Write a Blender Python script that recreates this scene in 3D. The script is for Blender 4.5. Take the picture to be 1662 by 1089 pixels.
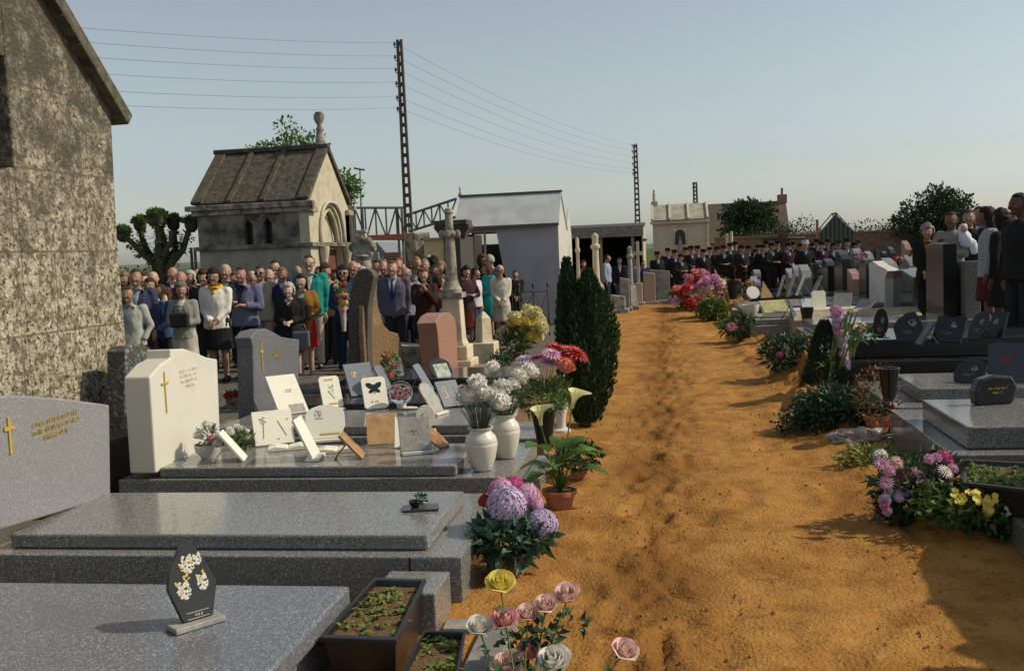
import bpy, math, random
import numpy as np
from mathutils import Vector, Matrix, noise
from mathutils.bvhtree import BVHTree
random.seed(7); np.random.seed(7)
PI = math.pi
R_ = math.radians
for o in list(bpy.data.objects): bpy.data.objects.remove(o)
SC = bpy.context.scene
COL = SC.collection

# ------------------------------------------------------------------ camera
PSI, PIT, ROLL, FPX, CZ = R_(9.0), R_(4.73), R_(2.4), 1616.0, 1.7
_f = Vector((-math.sin(PSI)*math.cos(PIT), math.cos(PSI)*math.cos(PIT), -math.sin(PIT)))
_r = Vector((math.cos(PSI), math.sin(PSI), 0)); _u = _r.cross(_f)
_R = _r*math.cos(ROLL) - _u*math.sin(ROLL); _U = _u*math.cos(ROLL) + _r*math.sin(ROLL)
cam = bpy.data.cameras.new('camera'); cam.lens = 35; cam.sensor_width = 36; cam.clip_end = 3000
camo = bpy.data.objects.new('camera', cam); COL.objects.link(camo)
M = Matrix((_R, _U, -_f)).transposed().to_4x4(); M.translation = (0, 0, CZ)
camo.matrix_world = M; SC.camera = camo

# ------------------------------------------------------------------ sky, sun, exposure
SUN_AZ, SUN_EL = R_(80), R_(41)
w = bpy.data.worlds.new('World'); SC.world = w; w.use_nodes = True
nt = w.node_tree; nt.nodes.clear()
sky = nt.nodes.new('ShaderNodeTexSky'); sky.sky_type = 'NISHITA'; sky.sun_disc = False
sky.sun_elevation = SUN_EL; sky.sun_rotation = SUN_AZ; sky.air_density = 1.0; sky.dust_density = 1.1; sky.ozone_density = 1.0; sky.altitude = 50
hs = nt.nodes.new('ShaderNodeHueSaturation'); hs.inputs['Saturation'].default_value = 0.50
tint = nt.nodes.new('ShaderNodeMix'); tint.data_type = 'RGBA'; tint.blend_type = 'MULTIPLY'; tint.inputs[0].default_value = 1
tint.inputs[7].default_value = (0.97, 1.0, 0.97, 1)
bg = nt.nodes.new('ShaderNodeBackground'); bg.inputs['Strength'].default_value = 0.13
wo = nt.nodes.new('ShaderNodeOutputWorld')
nt.links.new(sky.outputs[0], hs.inputs['Color']); nt.links.new(hs.outputs[0], tint.inputs[6])
nt.links.new(tint.outputs[2], bg.inputs[0]); nt.links.new(bg.outputs[0], wo.inputs[0])
sl = bpy.data.lights.new('sun', 'SUN'); sl.energy = 4.0; sl.angle = R_(0.6); sl.color = (1, 0.87, 0.66)
so = bpy.data.objects.new('sun', sl); COL.objects.link(so)
tosun = Vector((math.sin(SUN_AZ)*math.cos(SUN_EL), math.cos(SUN_AZ)*math.cos(SUN_EL), math.sin(SUN_EL)))
so.rotation_euler = tosun.to_track_quat('Z', 'Y').to_euler(); so.location = (20, 10, 30)
vs = SC.view_settings; vs.view_transform = 'Standard'; vs.look = 'None'; vs.exposure = -0.2; vs.gamma = 1; vs.use_curve_mapping = False

# ------------------------------------------------------------------ pixel -> world helpers
def ray(u, v): return _f + _R*((u-831)/FPX) - _U*((v-544.5)/FPX)
def G(u, v, z=0.0):
    d = ray(u, v); return d*((z-CZ)/d.z) + Vector((0, 0, CZ))
def D(u, v, t): return ray(u, v)*t + Vector((0, 0, CZ))
def Yp(u, v, y):
    d = ray(u, v); return d*(y/d.y) + Vector((0, 0, CZ))
def proj(p):
    q = Vector(p)-Vector((0, 0, CZ)); t = q.dot(_f); return 831+FPX*q.dot(_R)/t, 544.5-FPX*q.dot(_U)/t, t
def Xp(u, v, x):
    d = ray(u, v); return d*(x/d.x) + Vector((0, 0, CZ))

# ------------------------------------------------------------------ mesh builder
def rotm(rx=0, ry=0, rz=0): return (Matrix.Rotation(rz, 3, 'Z') @ Matrix.Rotation(ry, 3, 'Y') @ Matrix.Rotation(rx, 3, 'X'))
class MB:
    def __init__(s): s.V = []; s.F = []; s.MI = []; s.n = 0
    def add(s, V, F, mi=0, rot=None, loc=(0, 0, 0)):
        V = np.asarray(V, float).reshape(-1, 3)
        if rot is not None: V = V @ np.array(rot).T
        V = V + np.array(loc, float)
        s.V.append(V); n = s.n; s.F += [tuple(i+n for i in f) for f in F]; s.MI += [mi]*len(F); s.n += len(V); return s
    def box(s, c, d, rot=None, mi=0):
        x, y, z = d[0]/2, d[1]/2, d[2]/2
        V = [(-x,-y,-z),(x,-y,-z),(x,y,-z),(-x,y,-z),(-x,-y,z),(x,-y,z),(x,y,z),(-x,y,z)]
        return s.add(V, [(0,3,2,1),(4,5,6,7),(0,1,5,4),(1,2,6,5),(2,3,7,6),(3,0,4,7)], mi, rot, c)
    def bb(s, x0, x1, y0, y1, z0, z1, mi=0): return s.box(((x0+x1)/2, (y0+y1)/2, (z0+z1)/2), (x1-x0, y1-y0, z1-z0), None, mi)
    def prism(s, pts, y0, y1, axis='y', mi=0, rot=None, loc=(0, 0, 0)):
        # pts 2-D outline; axis 'y': (x,z); 'x': (y,z); 'z': (x,y)
        n = len(pts)
        def m(p, t): return (p[0], t, p[1]) if axis == 'y' else ((t, p[0], p[1]) if axis == 'x' else (p[0], p[1], t))
        V = [m(p, y0) for p in pts] + [m(p, y1) for p in pts]
        F = [tuple(range(n)), tuple(range(2*n-1, n-1, -1))] + [(i, i+n, (i+1) % n+n, (i+1) % n) for i in range(n)]
        a = sum(pts[i][0]*pts[(i+1) % n][1]-pts[(i+1) % n][0]*pts[i][1] for i in range(n))
        flip = (a < 0) if axis == 'y' else (a > 0)
        if flip: F = [f[::-1] for f in F]
        return s.add(V, F, mi, rot, loc)
    def rings(s, rs, mi=0, cap=True, rot=None, loc=(0, 0, 0)):
        n = len(rs[0]); V = [p for r in rs for p in r]; F = []
        for i in range(len(rs)-1):
            for j in range(n):
                F.append((i*n+j, i*n+(j+1) % n, (i+1)*n+(j+1) % n, (i+1)*n+j))
        if cap: F.append(tuple(range(n-1, -1, -1))); F.append(tuple((len(rs)-1)*n+j for j in range(n)))
        return s.add(V, F, mi, rot, loc)
    def lathe(s, prof, n=24, mi=0, cap=True, rot=None, loc=(0, 0, 0), sx=1, sy=1):
        return s.rings([[(r*math.cos(2*PI*j/n)*sx, r*math.sin(2*PI*j/n)*sy, z) for j in range(n)] for r, z in prof], mi, cap, rot, loc)
    def loft(s, secs, n=20, mi=0, p=2.0):   # secs: (z, hx, hy, yc)
        rs = []
        for z, hx, hy, yc in secs:
            r = []
            for j in range(n):
                a = 2*PI*j/n; c, q = math.cos(a), math.sin(a)
                r.append((hx*math.copysign(abs(c)**(2/p), c), yc+hy*math.copysign(abs(q)**(2/p), q), z))
            rs.append(r)
        return s.rings(rs, mi)
    def tube(s, pts, rad, n=8, mi=0, cap=True):
        pts = [Vector(p) for p in pts]
        if not hasattr(rad, '__len__'): rad = [rad]*len(pts)
        rs = []; prev = None
        for i, p in enumerate(pts):
            d = (pts[min(i+1, len(pts)-1)] - pts[max(i-1, 0)])
            d = d.normalized() if d.length > 1e-9 else Vector((0, 0, 1))
            if prev is None: a = d.orthogonal().normalized()
            else:
                a = prev - d*prev.dot(d); a = a.normalized() if a.length > 1e-6 else d.orthogonal().normalized()
            prev = a; b = d.cross(a)
            rs.append([tuple(p + (a*math.cos(2*PI*j/n) + b*math.sin(2*PI*j/n))*rad[i]) for j in range(n)])
        return s.rings(rs, mi, cap)
    def ell(s, c, r, n=14, m=9, mi=0, rot=None, f=None):
        V = []; F = []
        for i in range(m+1):
            t = PI*i/m
            for j in range(n):
                a = 2*PI*j/n; d = (math.sin(t)*math.cos(a), math.sin(t)*math.sin(a), math.cos(t))
                k = f(d) if f else 1.0
                V.append((d[0]*r[0]*k, d[1]*r[1]*k, d[2]*r[2]*k))
        for i in range(m):
            for j in range(n): F.append((i*n+j, (i+1)*n+j, (i+1)*n+(j+1) % n, i*n+(j+1) % n))
        return s.add(V, F, mi, rot, c)
    def cone_caps(s, a, b, ra, rb, n=12): # tapered capsule
        a = Vector(a); b = Vector(b); d = (b-a); L = d.length; d = d/L
        pts = []; rr = []
        for k in (-1, -.8, -.45, 0): pts.append(a + d*ra*k); rr.append(max(ra*math.sqrt(max(0, 1-k*k)), ra*.02))
        for k in (0, .45, .8, 1): pts.append(b + d*rb*k); rr.append(max(rb*math.sqrt(max(0, 1-k*k)), rb*.02))
        return s.tube(pts, rr, n)
    def leaf(s, p, d, nrm, L, W, mi=0, bend=0.0):
        p = Vector(p); d = Vector(d).normalized(); sd = d.cross(Vector(nrm))
        if sd.length < 1e-5: sd = d.orthogonal()
        sd.normalize(); n = sd.cross(d)
        a = p; m1 = p + d*L*.45 + n*L*bend*.5; e = p + d*L - n*L*bend
        return s.add([a, m1 + sd*W/2 + n*W*.15, e, m1 - sd*W/2 + n*W*.15, m1], [(0, 1, 4), (1, 2, 4), (2, 3, 4), (3, 0, 4)], mi)
    def mesh(s, name='mesh'):
        me = bpy.data.meshes.new(name)
        V = np.concatenate(s.V) if s.V else np.zeros((0, 3))
        me.from_pydata(V.tolist(), [], s.F)
        me.polygons.foreach_set('material_index', s.MI); me.update(); return me

def obj(name, mb, mats, parent=None, smooth=False, bevel=0, seg=2, loc=None):
    me = mb.mesh(name) if isinstance(mb, MB) else mb
    if not isinstance(mats, (list, tuple)): mats = [mats]
    me.materials.clear()
    for m in mats: me.materials.append(m)
    if smooth == 'auto':
        me.polygons.foreach_set('use_smooth', [True]*len(me.polygons)); me.set_sharp_from_angle(angle=R_(38))
    elif smooth: me.polygons.foreach_set('use_smooth', [True]*len(me.polygons))
    o = bpy.data.objects.new(name, me); COL.objects.link(o)
    if parent: o.parent = parent
    if loc is not None: o.location = loc
    if bevel:
        b = o.modifiers.new('bevel', 'BEVEL'); b.width = bevel; b.segments = seg; b.limit_method = 'ANGLE'; b.angle_limit = R_(40)
    return o
def tag(o, label=None, cat=None, group=None, kind=None):
    if label: o['label'] = label
    if cat: o['category'] = cat
    if group: o['group'] = group
    if kind: o['kind'] = kind
    return o
def thing(name, label, cat, loc=(0, 0, 0), rz=0, group=None, kind=None):
    o = bpy.data.objects.new(name, None); COL.objects.link(o); o.empty_display_size = .1
    o.location = loc; o.rotation_euler = (0, 0, rz); return tag(o, label, cat, group, kind)
def copy_tree(o, parent=None):
    c = o.copy(); COL.objects.link(c); c.parent = parent
    for ch in list(o.children): copy_tree(ch, c)
    return c

# ------------------------------------------------------------------ materials
MATS = {}
def mat(name, col, rough=.7, col2=None, scale=20, amt=(.4, .6), detail=4, spec=.5, bump=0, bscale=60, metal=0,
        extra=(), trans=0, coat=0, vary=0, coord='Object', transl=0):
    if name in MATS: return MATS[name]
    m = bpy.data.materials.new(name); m.use_nodes = True; t = m.node_tree; N = t.nodes; Lk = t.links
    b = N['Principled BSDF']; b.inputs['Roughness'].default_value = rough; b.inputs['Metallic'].default_value = metal
    b.inputs['Specular IOR Level'].default_value = spec; b.inputs['Transmission Weight'].default_value = trans
    b.inputs['Coat Weight'].default_value = coat
    tc = N.new('ShaderNodeTexCoord'); co = tc.outputs[coord]
    c4 = lambda c: (c[0], c[1], c[2], 1)
    cur = None
    def layer(prev, colr, sc, rng, det, kind='noise'):
        if kind == 'vor':
            n = N.new('ShaderNodeTexVoronoi'); n.inputs['Scale'].default_value = sc; out = n.outputs['Color']
            sp = N.new('ShaderNodeSeparateColor'); Lk.new(out, sp.inputs[0]); out = sp.outputs[0]
        else:
            n = N.new('ShaderNodeTexNoise'); n.inputs['Scale'].default_value = sc; n.inputs['Detail'].default_value = det
            n.inputs['Roughness'].default_value = .6; out = n.outputs['Fac']
        Lk.new(co, n.inputs['Vector'])
        mr = N.new('ShaderNodeMapRange'); mr.inputs[1].default_value = rng[0]; mr.inputs[2].default_value = rng[1]; Lk.new(out, mr.inputs[0])
        mx = N.new('ShaderNodeMix'); mx.data_type = 'RGBA'; Lk.new(mr.outputs[0], mx.inputs[0])
        if prev is None: mx.inputs[6].default_value = c4(col)
        else: Lk.new(prev, mx.inputs[6])
        mx.inputs[7].default_value = c4(colr); return mx.outputs[2]
    if col2: cur = layer(None, col2, scale, amt, detail)
    for e in extra: cur = layer(cur, *e)
    if vary:
        oi = N.new('ShaderNodeNewGeometry'); h = N.new('ShaderNodeHueSaturation')
        mr = N.new('ShaderNodeMapRange'); mr.inputs[3].default_value = 1-vary; mr.inputs[4].default_value = 1+vary
        Lk.new(oi.outputs['Random Per Island'], mr.inputs[0]); Lk.new(mr.outputs[0], h.inputs['Value'])
        if cur is None: h.inputs['Color'].default_value = c4(col)
        else: Lk.new(cur, h.inputs['Color'])
        cur = h.outputs[0]
    if cur is None: b.inputs['Base Color'].default_value = c4(col)
    else: Lk.new(cur, b.inputs['Base Color'])
    if bump:
        n = N.new('ShaderNodeTexNoise'); n.inputs['Scale'].default_value = bscale; n.inputs['Detail'].default_value = 5; Lk.new(co, n.inputs['Vector'])
        bp = N.new('ShaderNodeBump'); bp.inputs['Strength'].default_value = 1; bp.inputs['Distance'].default_value = bump
        Lk.new(n.outputs['Fac'], bp.inputs['Height']); Lk.new(bp.outputs[0], b.inputs['Normal'])
    if transl:
        tr = N.new('ShaderNodeBsdfTranslucent'); ms = N.new('ShaderNodeMixShader'); ms.inputs[0].default_value = transl
        if cur is None: tr.inputs[0].default_value = c4(col)
        else: Lk.new(cur, tr.inputs[0])
        Lk.new(b.outputs[0], ms.inputs[1]); Lk.new(tr.outputs[0], ms.inputs[2]); Lk.new(ms.outputs[0], N['Material Output'].inputs[0])
    MATS[name] = m; return m

def granite(name, base, dark, light, rough=.22, sc=260):
    return mat(name, base, rough, dark, sc, (.42, .58), 3, spec=.5,
               extra=[(light, sc*.8, (.72, .95), 0, 'vor'), (dark, sc*.5, (.55, .75), 2), ((base[0]*.8, base[1]*.78, base[2]*.75), 3, (.5, .8), 4)])
GR_GREY = granite('grey_granite', (.235, .235, .225), (.075, .078, .08), (.47, .46, .44), .14)
GR_BLUE = granite('blue_grey_granite', (.17, .18, .205), (.09, .095, .115), (.36, .37, .40), .24, 240)
GR_DARK = granite('dark_granite', (.045, .048, .05), (.018, .018, .02), (.12, .125, .13), .1)
GR_BLACK = granite('black_granite', (.02, .02, .022), (.01, .01, .01), (.05, .05, .055), .22)
GR_BROWN = granite('brown_granite', (.26, .17, .09), (.12, .08, .045), (.36, .25, .14), .15, 120)
GR_PINK = granite('pink_granite', (.37, .20, .145), (.25, .125, .09), (.44, .30, .23), .4, 200)
GR_SPECK = granite('speckled_granite', (.10, .10, .095), (.03, .03, .03), (.3, .29, .27), .5, 60)
MARBLE = mat('white_marble', (.66, .64, .56), .35, (.56, .55, .50), 3, (.5, .75), 6)
WHITE = mat('white_enamel', (.66, .64, .58), .3, (.58, .56, .5), 6, (.5, .8))
CREAM = mat('cream_stone', (.62, .55, .4), .8, (.42, .36, .25), 5, (.45, .7), 6, bump=.004)
OLDSTONE = mat('weathered_stone', (.36, .33, .27), .9, (.12, .11, .09), 6, (.42, .62), 8, bump=.008, bscale=30, extra=[((.32, .26, .12), 14, (.62, .75), 5)])
GREYSTONE = mat('grey_cement', (.3, .29, .26), .9, (.17, .165, .15), 5, (.4, .65), 7, bump=.004)
GOLD = mat('gold_leaf', (.62, .42, .08), .4, metal=.3)
BLACKM = mat('black_plastic', (.012, .012, .014), .35)
TERRA = mat('terracotta', (.42, .17, .08), .8, (.3, .13, .07), 12, (.45, .65))
SOIL = mat('potting_soil', (.10, .055, .022), .95, (.19, .11, .045), 80, (.45, .65), bump=.01, bscale=80)
IRON = mat('rusty_iron', (.10, .055, .035), .8, (.03, .028, .026), 20, (.4, .6))
STEM = mat('green_stem', (.09, .16, .04), .6)
LEAFG = mat('leaf_green', (.07, .15, .03), .55, vary=.45, transl=.25)
LEAFD = mat('dark_leaf_green', (.03, .075, .03), .55, vary=.5, transl=.15)
LEAFY = mat('yellow_green_leaf', (.17, .22, .05), .6, vary=.4, transl=.3)
LEAFB = mat('bluish_leaf', (.10, .15, .10), .6, vary=.4, transl=.2)
def petal(name, c, v=.2): return mat(name, c, .6, vary=v, transl=.25)
P_WHITE = petal('white_petal', (.80, .78, .72), .1); P_PINK = petal('pink_petal', (.6, .22, .32)); P_RED = petal('red_petal', (.5, .03, .03))
P_YEL = petal('yellow_petal', (.75, .62, .12)); P_PURP = petal('mauve_petal', (.62, .50, .70), .12); P_LILAC = petal('lilac_pink_petal', (.74, .42, .60))
P_CORAL = petal('coral_petal', (.7, .22, .15)); P_PALE = petal('pale_pink_petal', (.82, .60, .54), .1); P_PYEL = petal('pale_yellow_petal', (.72, .68, .35)); P_MAG = petal('magenta_petal', (.55, .08, .28))
P_ORNG = petal('orange_petal', (.75, .35, .12))

# ------------------------------------------------------------------ ground
def sst(a, b, x):
    t = max(0, min(1, (x-a)/(b-a))); return t*t*(3-2*t)
def hz(x, y):
    h = .26*sst(2.6, 4.6, x)*sst(5, 9, y)
    far = sst(60, 140, y); h += far*.4
    return h
def ground_z(x, y):
    h = hz(x, y)
    near = 1 - sst(16, 40, y); inp = sst(-1.35, -1.0, x)*(1-sst(2.0, 2.6, x))
    n = noise.fractal(Vector((x*1.3, y*1.3, 0)), 1, 2, 4)*.018
    h += n*(.4+.6*inp)
    h += inp*near*(noise.fractal(Vector((x*9, y*6, 3)), .8, 2, 3)*.008 - max(0, noise.noise(Vector((x*3.2, y*2.1, 9)))-.18)*.07)
    ch = math.exp(-((x+.14-.10*sst(5, 14, y))/.24)**2)*sst(2, 3, y)*near
    h += ch*(noise.fractal(Vector((x*7, y*3.2, 7)), .7, 2, 4)*.042 - max(0, noise.noise(Vector((x*8, y*4, 2)))-.1)*.09)
    h -= inp*.02*math.exp(-((x-(.02+.1*math.sin(y*.5)))/.22)**2)       # worn track
    # spoil heaped along the right-hand graves
    b = math.exp(-((x-1.55-.12*math.sin(y*1.1))/.33)**2)
    m = max(0, noise.noise(Vector((1.7, y*.42+3.1, 0)))+.28)
    h += b*m*(.50+.55*noise.noise(Vector((x*5, y*3, 1)))+.3*noise.noise(Vector((x*14, y*9, 4))))*sst(5.2, 7, y)*(1-sst(26, 30, y))
    return h
def axis(parts):
    r = []
    for a, b, st in parts:
        n = max(1, int(round((b-a)/st))); r += [a+(b-a)*i/n for i in range(n)]
    r.append(parts[-1][1]); return r
xs = axis([(-900, -100, 200), (-100, -20, 20), (-20, -4, 2), (-4, -1.4, .2), (-1.4, 2.6, .028), (2.6, 6, .2), (6, 40, 4), (40, 100, 20), (100, 900, 200)])
ys = axis([(-20, 2.4, 2), (2.4, 11, .03), (11, 20, .07), (20, 40, .3), (40, 100, 4), (100, 1500, 100)])
V = [(x, y, ground_z(x, y)) for y in ys for x in xs]
nx = len(xs); F = [(j*nx+i, j*nx+i+1, (j+1)*nx+i+1, (j+1)*nx+i) for j in range(len(ys)-1) for i in range(nx-1)]
gm = bpy.data.meshes.new('ground'); gm.from_pydata(V, [], F); gm.polygons.foreach_set('use_smooth', [True]*len(F))
SAND = mat('ochre_sand', (.42, .212, .058), .95, (.30, .134, .032), 2.2, (.42, .62), 6, spec=.1, bump=.016, bscale=52,
           extra=[((.22, .10, .03), 7, (.56, .72), 8), ((.46, .27, .095), 13, (.58, .75), 5), ((.12, .06, .02), 55, (.62, .70), 4), ((.15, .075, .025), 18, (.64, .72), 5)])
# the sand path turns into grey gravel away from it and grass far off
t = SAND.node_tree; N = t.nodes; Lk = t.links; bs = N['Principled BSDF']; src = bs.inputs['Base Color'].links[0].from_socket
geo = N.new('ShaderNodeNewGeometry'); sp = N.new('ShaderNodeSeparateXYZ'); Lk.new(geo.outputs['Position'], sp.inputs[0])
def mr(inp, a, b):
    n = N.new('ShaderNodeMapRange'); n.inputs[1].default_value = a; n.inputs[2].default_value = b; Lk.new(inp, n.inputs[0]); return n.outputs[0]
def mixc(f, a, bcol):
    n = N.new('ShaderNodeMix'); n.data_type = 'RGBA'; Lk.new(f, n.inputs[0]); Lk.new(a, n.inputs[6]); n.inputs[7].default_value = (*bcol, 1); return n.outputs[2]
# churned strip of darker, damper sand down the middle of the walk, seen where feet and barrows broke the crust
n1 = N.new('ShaderNodeTexNoise'); n1.inputs['Scale'].default_value = 1.1; n1.inputs['Detail'].default_value = 7; Lk.new(geo.outputs['Position'], n1.inputs['Vector'])
ax = N.new('ShaderNodeMath'); ax.operation = 'ADD'; Lk.new(sp.outputs[0], ax.inputs[0]); ax.inputs[1].default_value = .12
ab = N.new('ShaderNodeMath'); ab.operation = 'ABSOLUTE'; Lk.new(ax.outputs[0], ab.inputs[0])
ma = N.new('ShaderNodeMath'); ma.operation = 'MULTIPLY_ADD'; Lk.new(n1.outputs['Fac'], ma.inputs[0]); ma.inputs[1].default_value = 1.3; Lk.new(ab.outputs[0], ma.inputs[2])
ms_ = mr(ma.outputs[0], .98, .60); mu = N.new('ShaderNodeMath'); mu.operation = 'MULTIPLY'; Lk.new(ms_, mu.inputs[0]); mu.inputs[1].default_value = .85
src = mixc(mu.outputs[0], src, (.17, .075, .018))
c = mixc(mr(sp.outputs[0], -1.15, -1.9), src, (.13, .12, .10)); c = mixc(mr(sp.outputs[0], 2.4, 4.5), c, (.10, .085, .06))
c = mixc(mr(sp.outputs[1], 60, 75), c, (.07, .10, .035)); Lk.new(c, bs.inputs['Base Color'])
gm.materials.append(SAND); go = bpy.data.objects.new('ground', gm); COL.objects.link(go); tag(go, kind='structure')
# crumbs and clods of sand on the path: nobody could count them
cl = MB()
for i in range(9000):
    x = random.uniform(-1.0, 1.7); y = 3.2 + 15*random.random()**1.8
    if noise.noise(Vector((x*2.1, y*1.3, 5)))+.55*math.exp(-((x+.1)/.3)**2) < random.uniform(-.1, .5): continue
    r = random.choice([.003, .003, .004, .004, .005, .005, .006, .008, .012]) * random.uniform(.7, 1.3)
    V4 = [(random.gauss(0, 1), random.gauss(0, 1), random.gauss(0, .6)) for _ in range(4)]
    cl.add([tuple(Vector(v).normalized()*r) for v in ((1, 0, -.4), (-.5, .9, -.4), (-.6, -.8, -.3), (random.uniform(-.3, .3), .1, .9), (.2, -.9, .5))], [(0, 1, 3), (1, 2, 3), (2, 4, 3), (4, 0, 3), (0, 2, 1), (0, 4, 2)], random.choice([0, 0, 1]), rotm(0, 0, random.uniform(0, 6)), (x, y, ground_z(x, y)+r*.2))
o = obj('sand_clods', cl, [mat('clod', (.3, .16, .05), .95), mat('dark_clod', (.10, .06, .03), .95)]); tag(o, 'crumbs and small clods scattered on the sandy path', 'clods', kind='stuff')
# ================================================================== buildings, walls, poles, trees
def dotset(t): return t
CHST = mat('lichened_limestone', (.47, .43, .34), .95, (.32, .27, .19), 5, (.35, .65), 8, spec=.2, bump=.025, bscale=32,
           extra=[((.17, .145, .10), 10, (.48, .58), 12), ((.58, .53, .42), 21, (.56, .62), 8), ((.075, .06, .042), 27, (.53, .60), 8), ((.62, .58, .48), 48, (.62, .67), 5), ((.45, .24, .06), 26, (.64, .72), 4)])
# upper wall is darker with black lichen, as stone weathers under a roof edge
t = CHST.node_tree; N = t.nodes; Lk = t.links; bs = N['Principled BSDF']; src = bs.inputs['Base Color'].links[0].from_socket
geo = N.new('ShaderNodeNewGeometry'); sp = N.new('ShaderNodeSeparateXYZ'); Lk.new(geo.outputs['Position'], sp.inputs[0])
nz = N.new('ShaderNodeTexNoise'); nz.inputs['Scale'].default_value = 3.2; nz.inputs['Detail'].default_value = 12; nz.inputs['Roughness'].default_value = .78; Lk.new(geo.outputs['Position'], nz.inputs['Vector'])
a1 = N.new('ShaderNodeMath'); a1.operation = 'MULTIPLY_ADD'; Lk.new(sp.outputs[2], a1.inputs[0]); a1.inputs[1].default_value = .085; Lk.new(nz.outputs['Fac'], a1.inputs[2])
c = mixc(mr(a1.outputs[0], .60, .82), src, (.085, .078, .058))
# wide courses: dark joints from a brick pattern on (y, z)
cb = N.new('ShaderNodeCombineXYZ'); Lk.new(sp.outputs[1], cb.inputs[0]); Lk.new(sp.outputs[2], cb.inputs[1])
br = N.new('ShaderNodeTexBrick'); br.inputs['Scale'].default_value = 1; br.inputs['Brick Width'].default_value = .95; br.inputs['Row Height'].default_value = .62
br.inputs['Mortar Size'].default_value = .012; br.inputs['Mortar Smooth'].default_value = .6; Lk.new(cb.outputs[0], br.inputs['Vector'])
jf = N.new('ShaderNodeMath'); jf.operation = 'MULTIPLY'; Lk.new(br.outputs['Fac'], jf.inputs[0]); jf.inputs[1].default_value = .75
c = mixc(jf.outputs[0], c, (.12, .095, .065)); Lk.new(c, bs.inputs['Base Color'])

# --- old stone chapel at the left edge (its gable wall faces the path)
ch = thing('stone_chapel', 'old lichen-spotted limestone chapel gable at the left edge, towering over the grey granite tomb', 'chapel', (-4.7, 8.0, 0))
def ln(p, q, t): return (p[0]+(q[0]-p[0])*t, p[1]+(q[1]-p[1])*t)
yr, zr = -3.3, 6.02                       # ridge, from the eave corner at local y=.1 z=3.0
wm = MB()
out = [(.06, -.3), (0.03, .62), (.09, .64), (.04, 2.2), (.1, 3.06), (yr, zr), (2*yr-.1, 3.06), (2*yr, -.3)]
out = out[::-1]
# slit window cut: build the wall as strips round it
x0, x1 = -.45, 0.0
wy0, wy1, wz0, wz1 = -1.75, -1.27, 2.48, 3.27
def band(a, b, top):    # wall between y=a and y=b
    pts = []
    return pts
def roofz(y): return 3.06 + (zr-3.06)*(1-abs(y-yr)/(.1-yr))
wm.prism([(wy1, -.3), (.06, -.3), (.02, .62), (.07, .63), (.05, 2.0), (.1, 3.06), (wy1, roofz(wy1))], x0, x1, 'x')
wm.prism([(wy0, -.3), (wy1, -.3), (wy1, wz0), (wy0, wz0-.12)], x0, x1, 'x')
wm.prism([(wy0, wz1), (wy1, wz1), (wy1, roofz(wy1)), (wy0, roofz(wy0))], x0, x1, 'x')
wm.prism([(yr*2, -.3), (wy0, -.3), (wy0, roofz(wy0)), (yr, zr), (yr*2, 3.06)], x0, x1, 'x')
wm.bb(-7, x0, -.44, .04, -.3, 3.02); wm.bb(-7, x0, 2*yr, 2*yr+.4, -.3, 3.02)
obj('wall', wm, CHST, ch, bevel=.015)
wd = MB(); wd.bb(-.34, -.30, wy0-.05, wy1+.05, wz0-.1, wz1+.05)
obj('window_pane', wd, mat('dark_window', (.03, .035, .03), .3), ch)
rf = MB()
L = math.hypot(.1-yr, zr-3.06)
def slope_slab(mb, ya, za, yb, zb, th, xa, xb, mi=0):
    d = Vector((0, yb-ya, zb-za)).normalized(); n = Vector((0, -d.z, d.y))
    if n.z < 0: n = -n
    p = [(ya, za), (yb, zb), (yb+n.y*th, zb+n.z*th), (ya+n.y*th, za+n.z*th)]
    mb.prism(p, xa, xb, 'x', mi)
slope_slab(rf, .20, 2.95, yr, zr+.0, .12, -7.1, .10); slope_slab(rf, 2*yr-.2, 2.95, yr, zr, .12, -7.1, .10)
obj('roof', rf, mat('mossy_coping', (.12, .115, .08), .95, (.045, .045, .03), 9, (.4, .62), 6, bump=.01, extra=[((.2, .19, .12), 30, (.6, .68), 3)]), ch, bevel=.012)

# --- small mausoleum with the pointed arch
mo = thing('mausoleum', 'small gothic stone mausoleum with mossy slab roof and pointed arch facade behind the crowd', 'mausoleum', (-7.16, 19.5, 0))
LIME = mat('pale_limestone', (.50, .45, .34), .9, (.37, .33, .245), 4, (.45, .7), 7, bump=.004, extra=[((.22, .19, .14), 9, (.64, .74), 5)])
SIDE = mat('grey_mottled_limestone', (.22, .21, .17), .9, (.07, .066, .055), 3.2, (.42, .6), 8, bump=.006, extra=[((.06, .055, .045), 1.6, (.55, .7), 6)])  # grey side stone, darker than the facade, with dark mottling
wl = MB()   # side walls and back, local: x from -2.42 to 0, y 0..2.62
wl.bb(-2.42, -.22, 0, .3, 0, 2.05); wl.bb(-2.42, 0, 2.32, 2.62, 0, 2.82); wl.bb(-2.42, -2.12, .3, 2.32, 0, 2.82)
obj('side_wall', wl, mat('plain_grey_render', (.34, .32, .27), .9, (.26, .24, .2), 3, (.4, .6), 6, bump=.003), mo, bevel=.01)
up = MB()
wx = [(-1.42, -1.22), (-1.0, -.8)]
up.bb(-2.42, -1.42, 0, .3, 2.09, 2.82); up.bb(-1.22, -1.0, 0, .3, 2.09, 2.82); up.bb(-.8, -.22, 0, .3, 2.09, 2.82)
for a, b in wx:
    up.bb(a, b, 0, .3, 2.62, 2.82)
    up.prism([(a, 2.52), (a+.02, 2.52), ((a+b)/2, 2.62), (a, 2.62)], 0, .3, 'y'); up.prism([(b, 2.52), (b, 2.62), ((a+b)/2, 2.62), (b-.02, 2.52)], 0, .3, 'y')
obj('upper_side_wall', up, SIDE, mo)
pn = MB(); pn.bb(-1.5, -.7, .2, .24, 2.1, 2.65); obj('window_pane', pn, MATS['dark_window'], mo)
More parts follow.
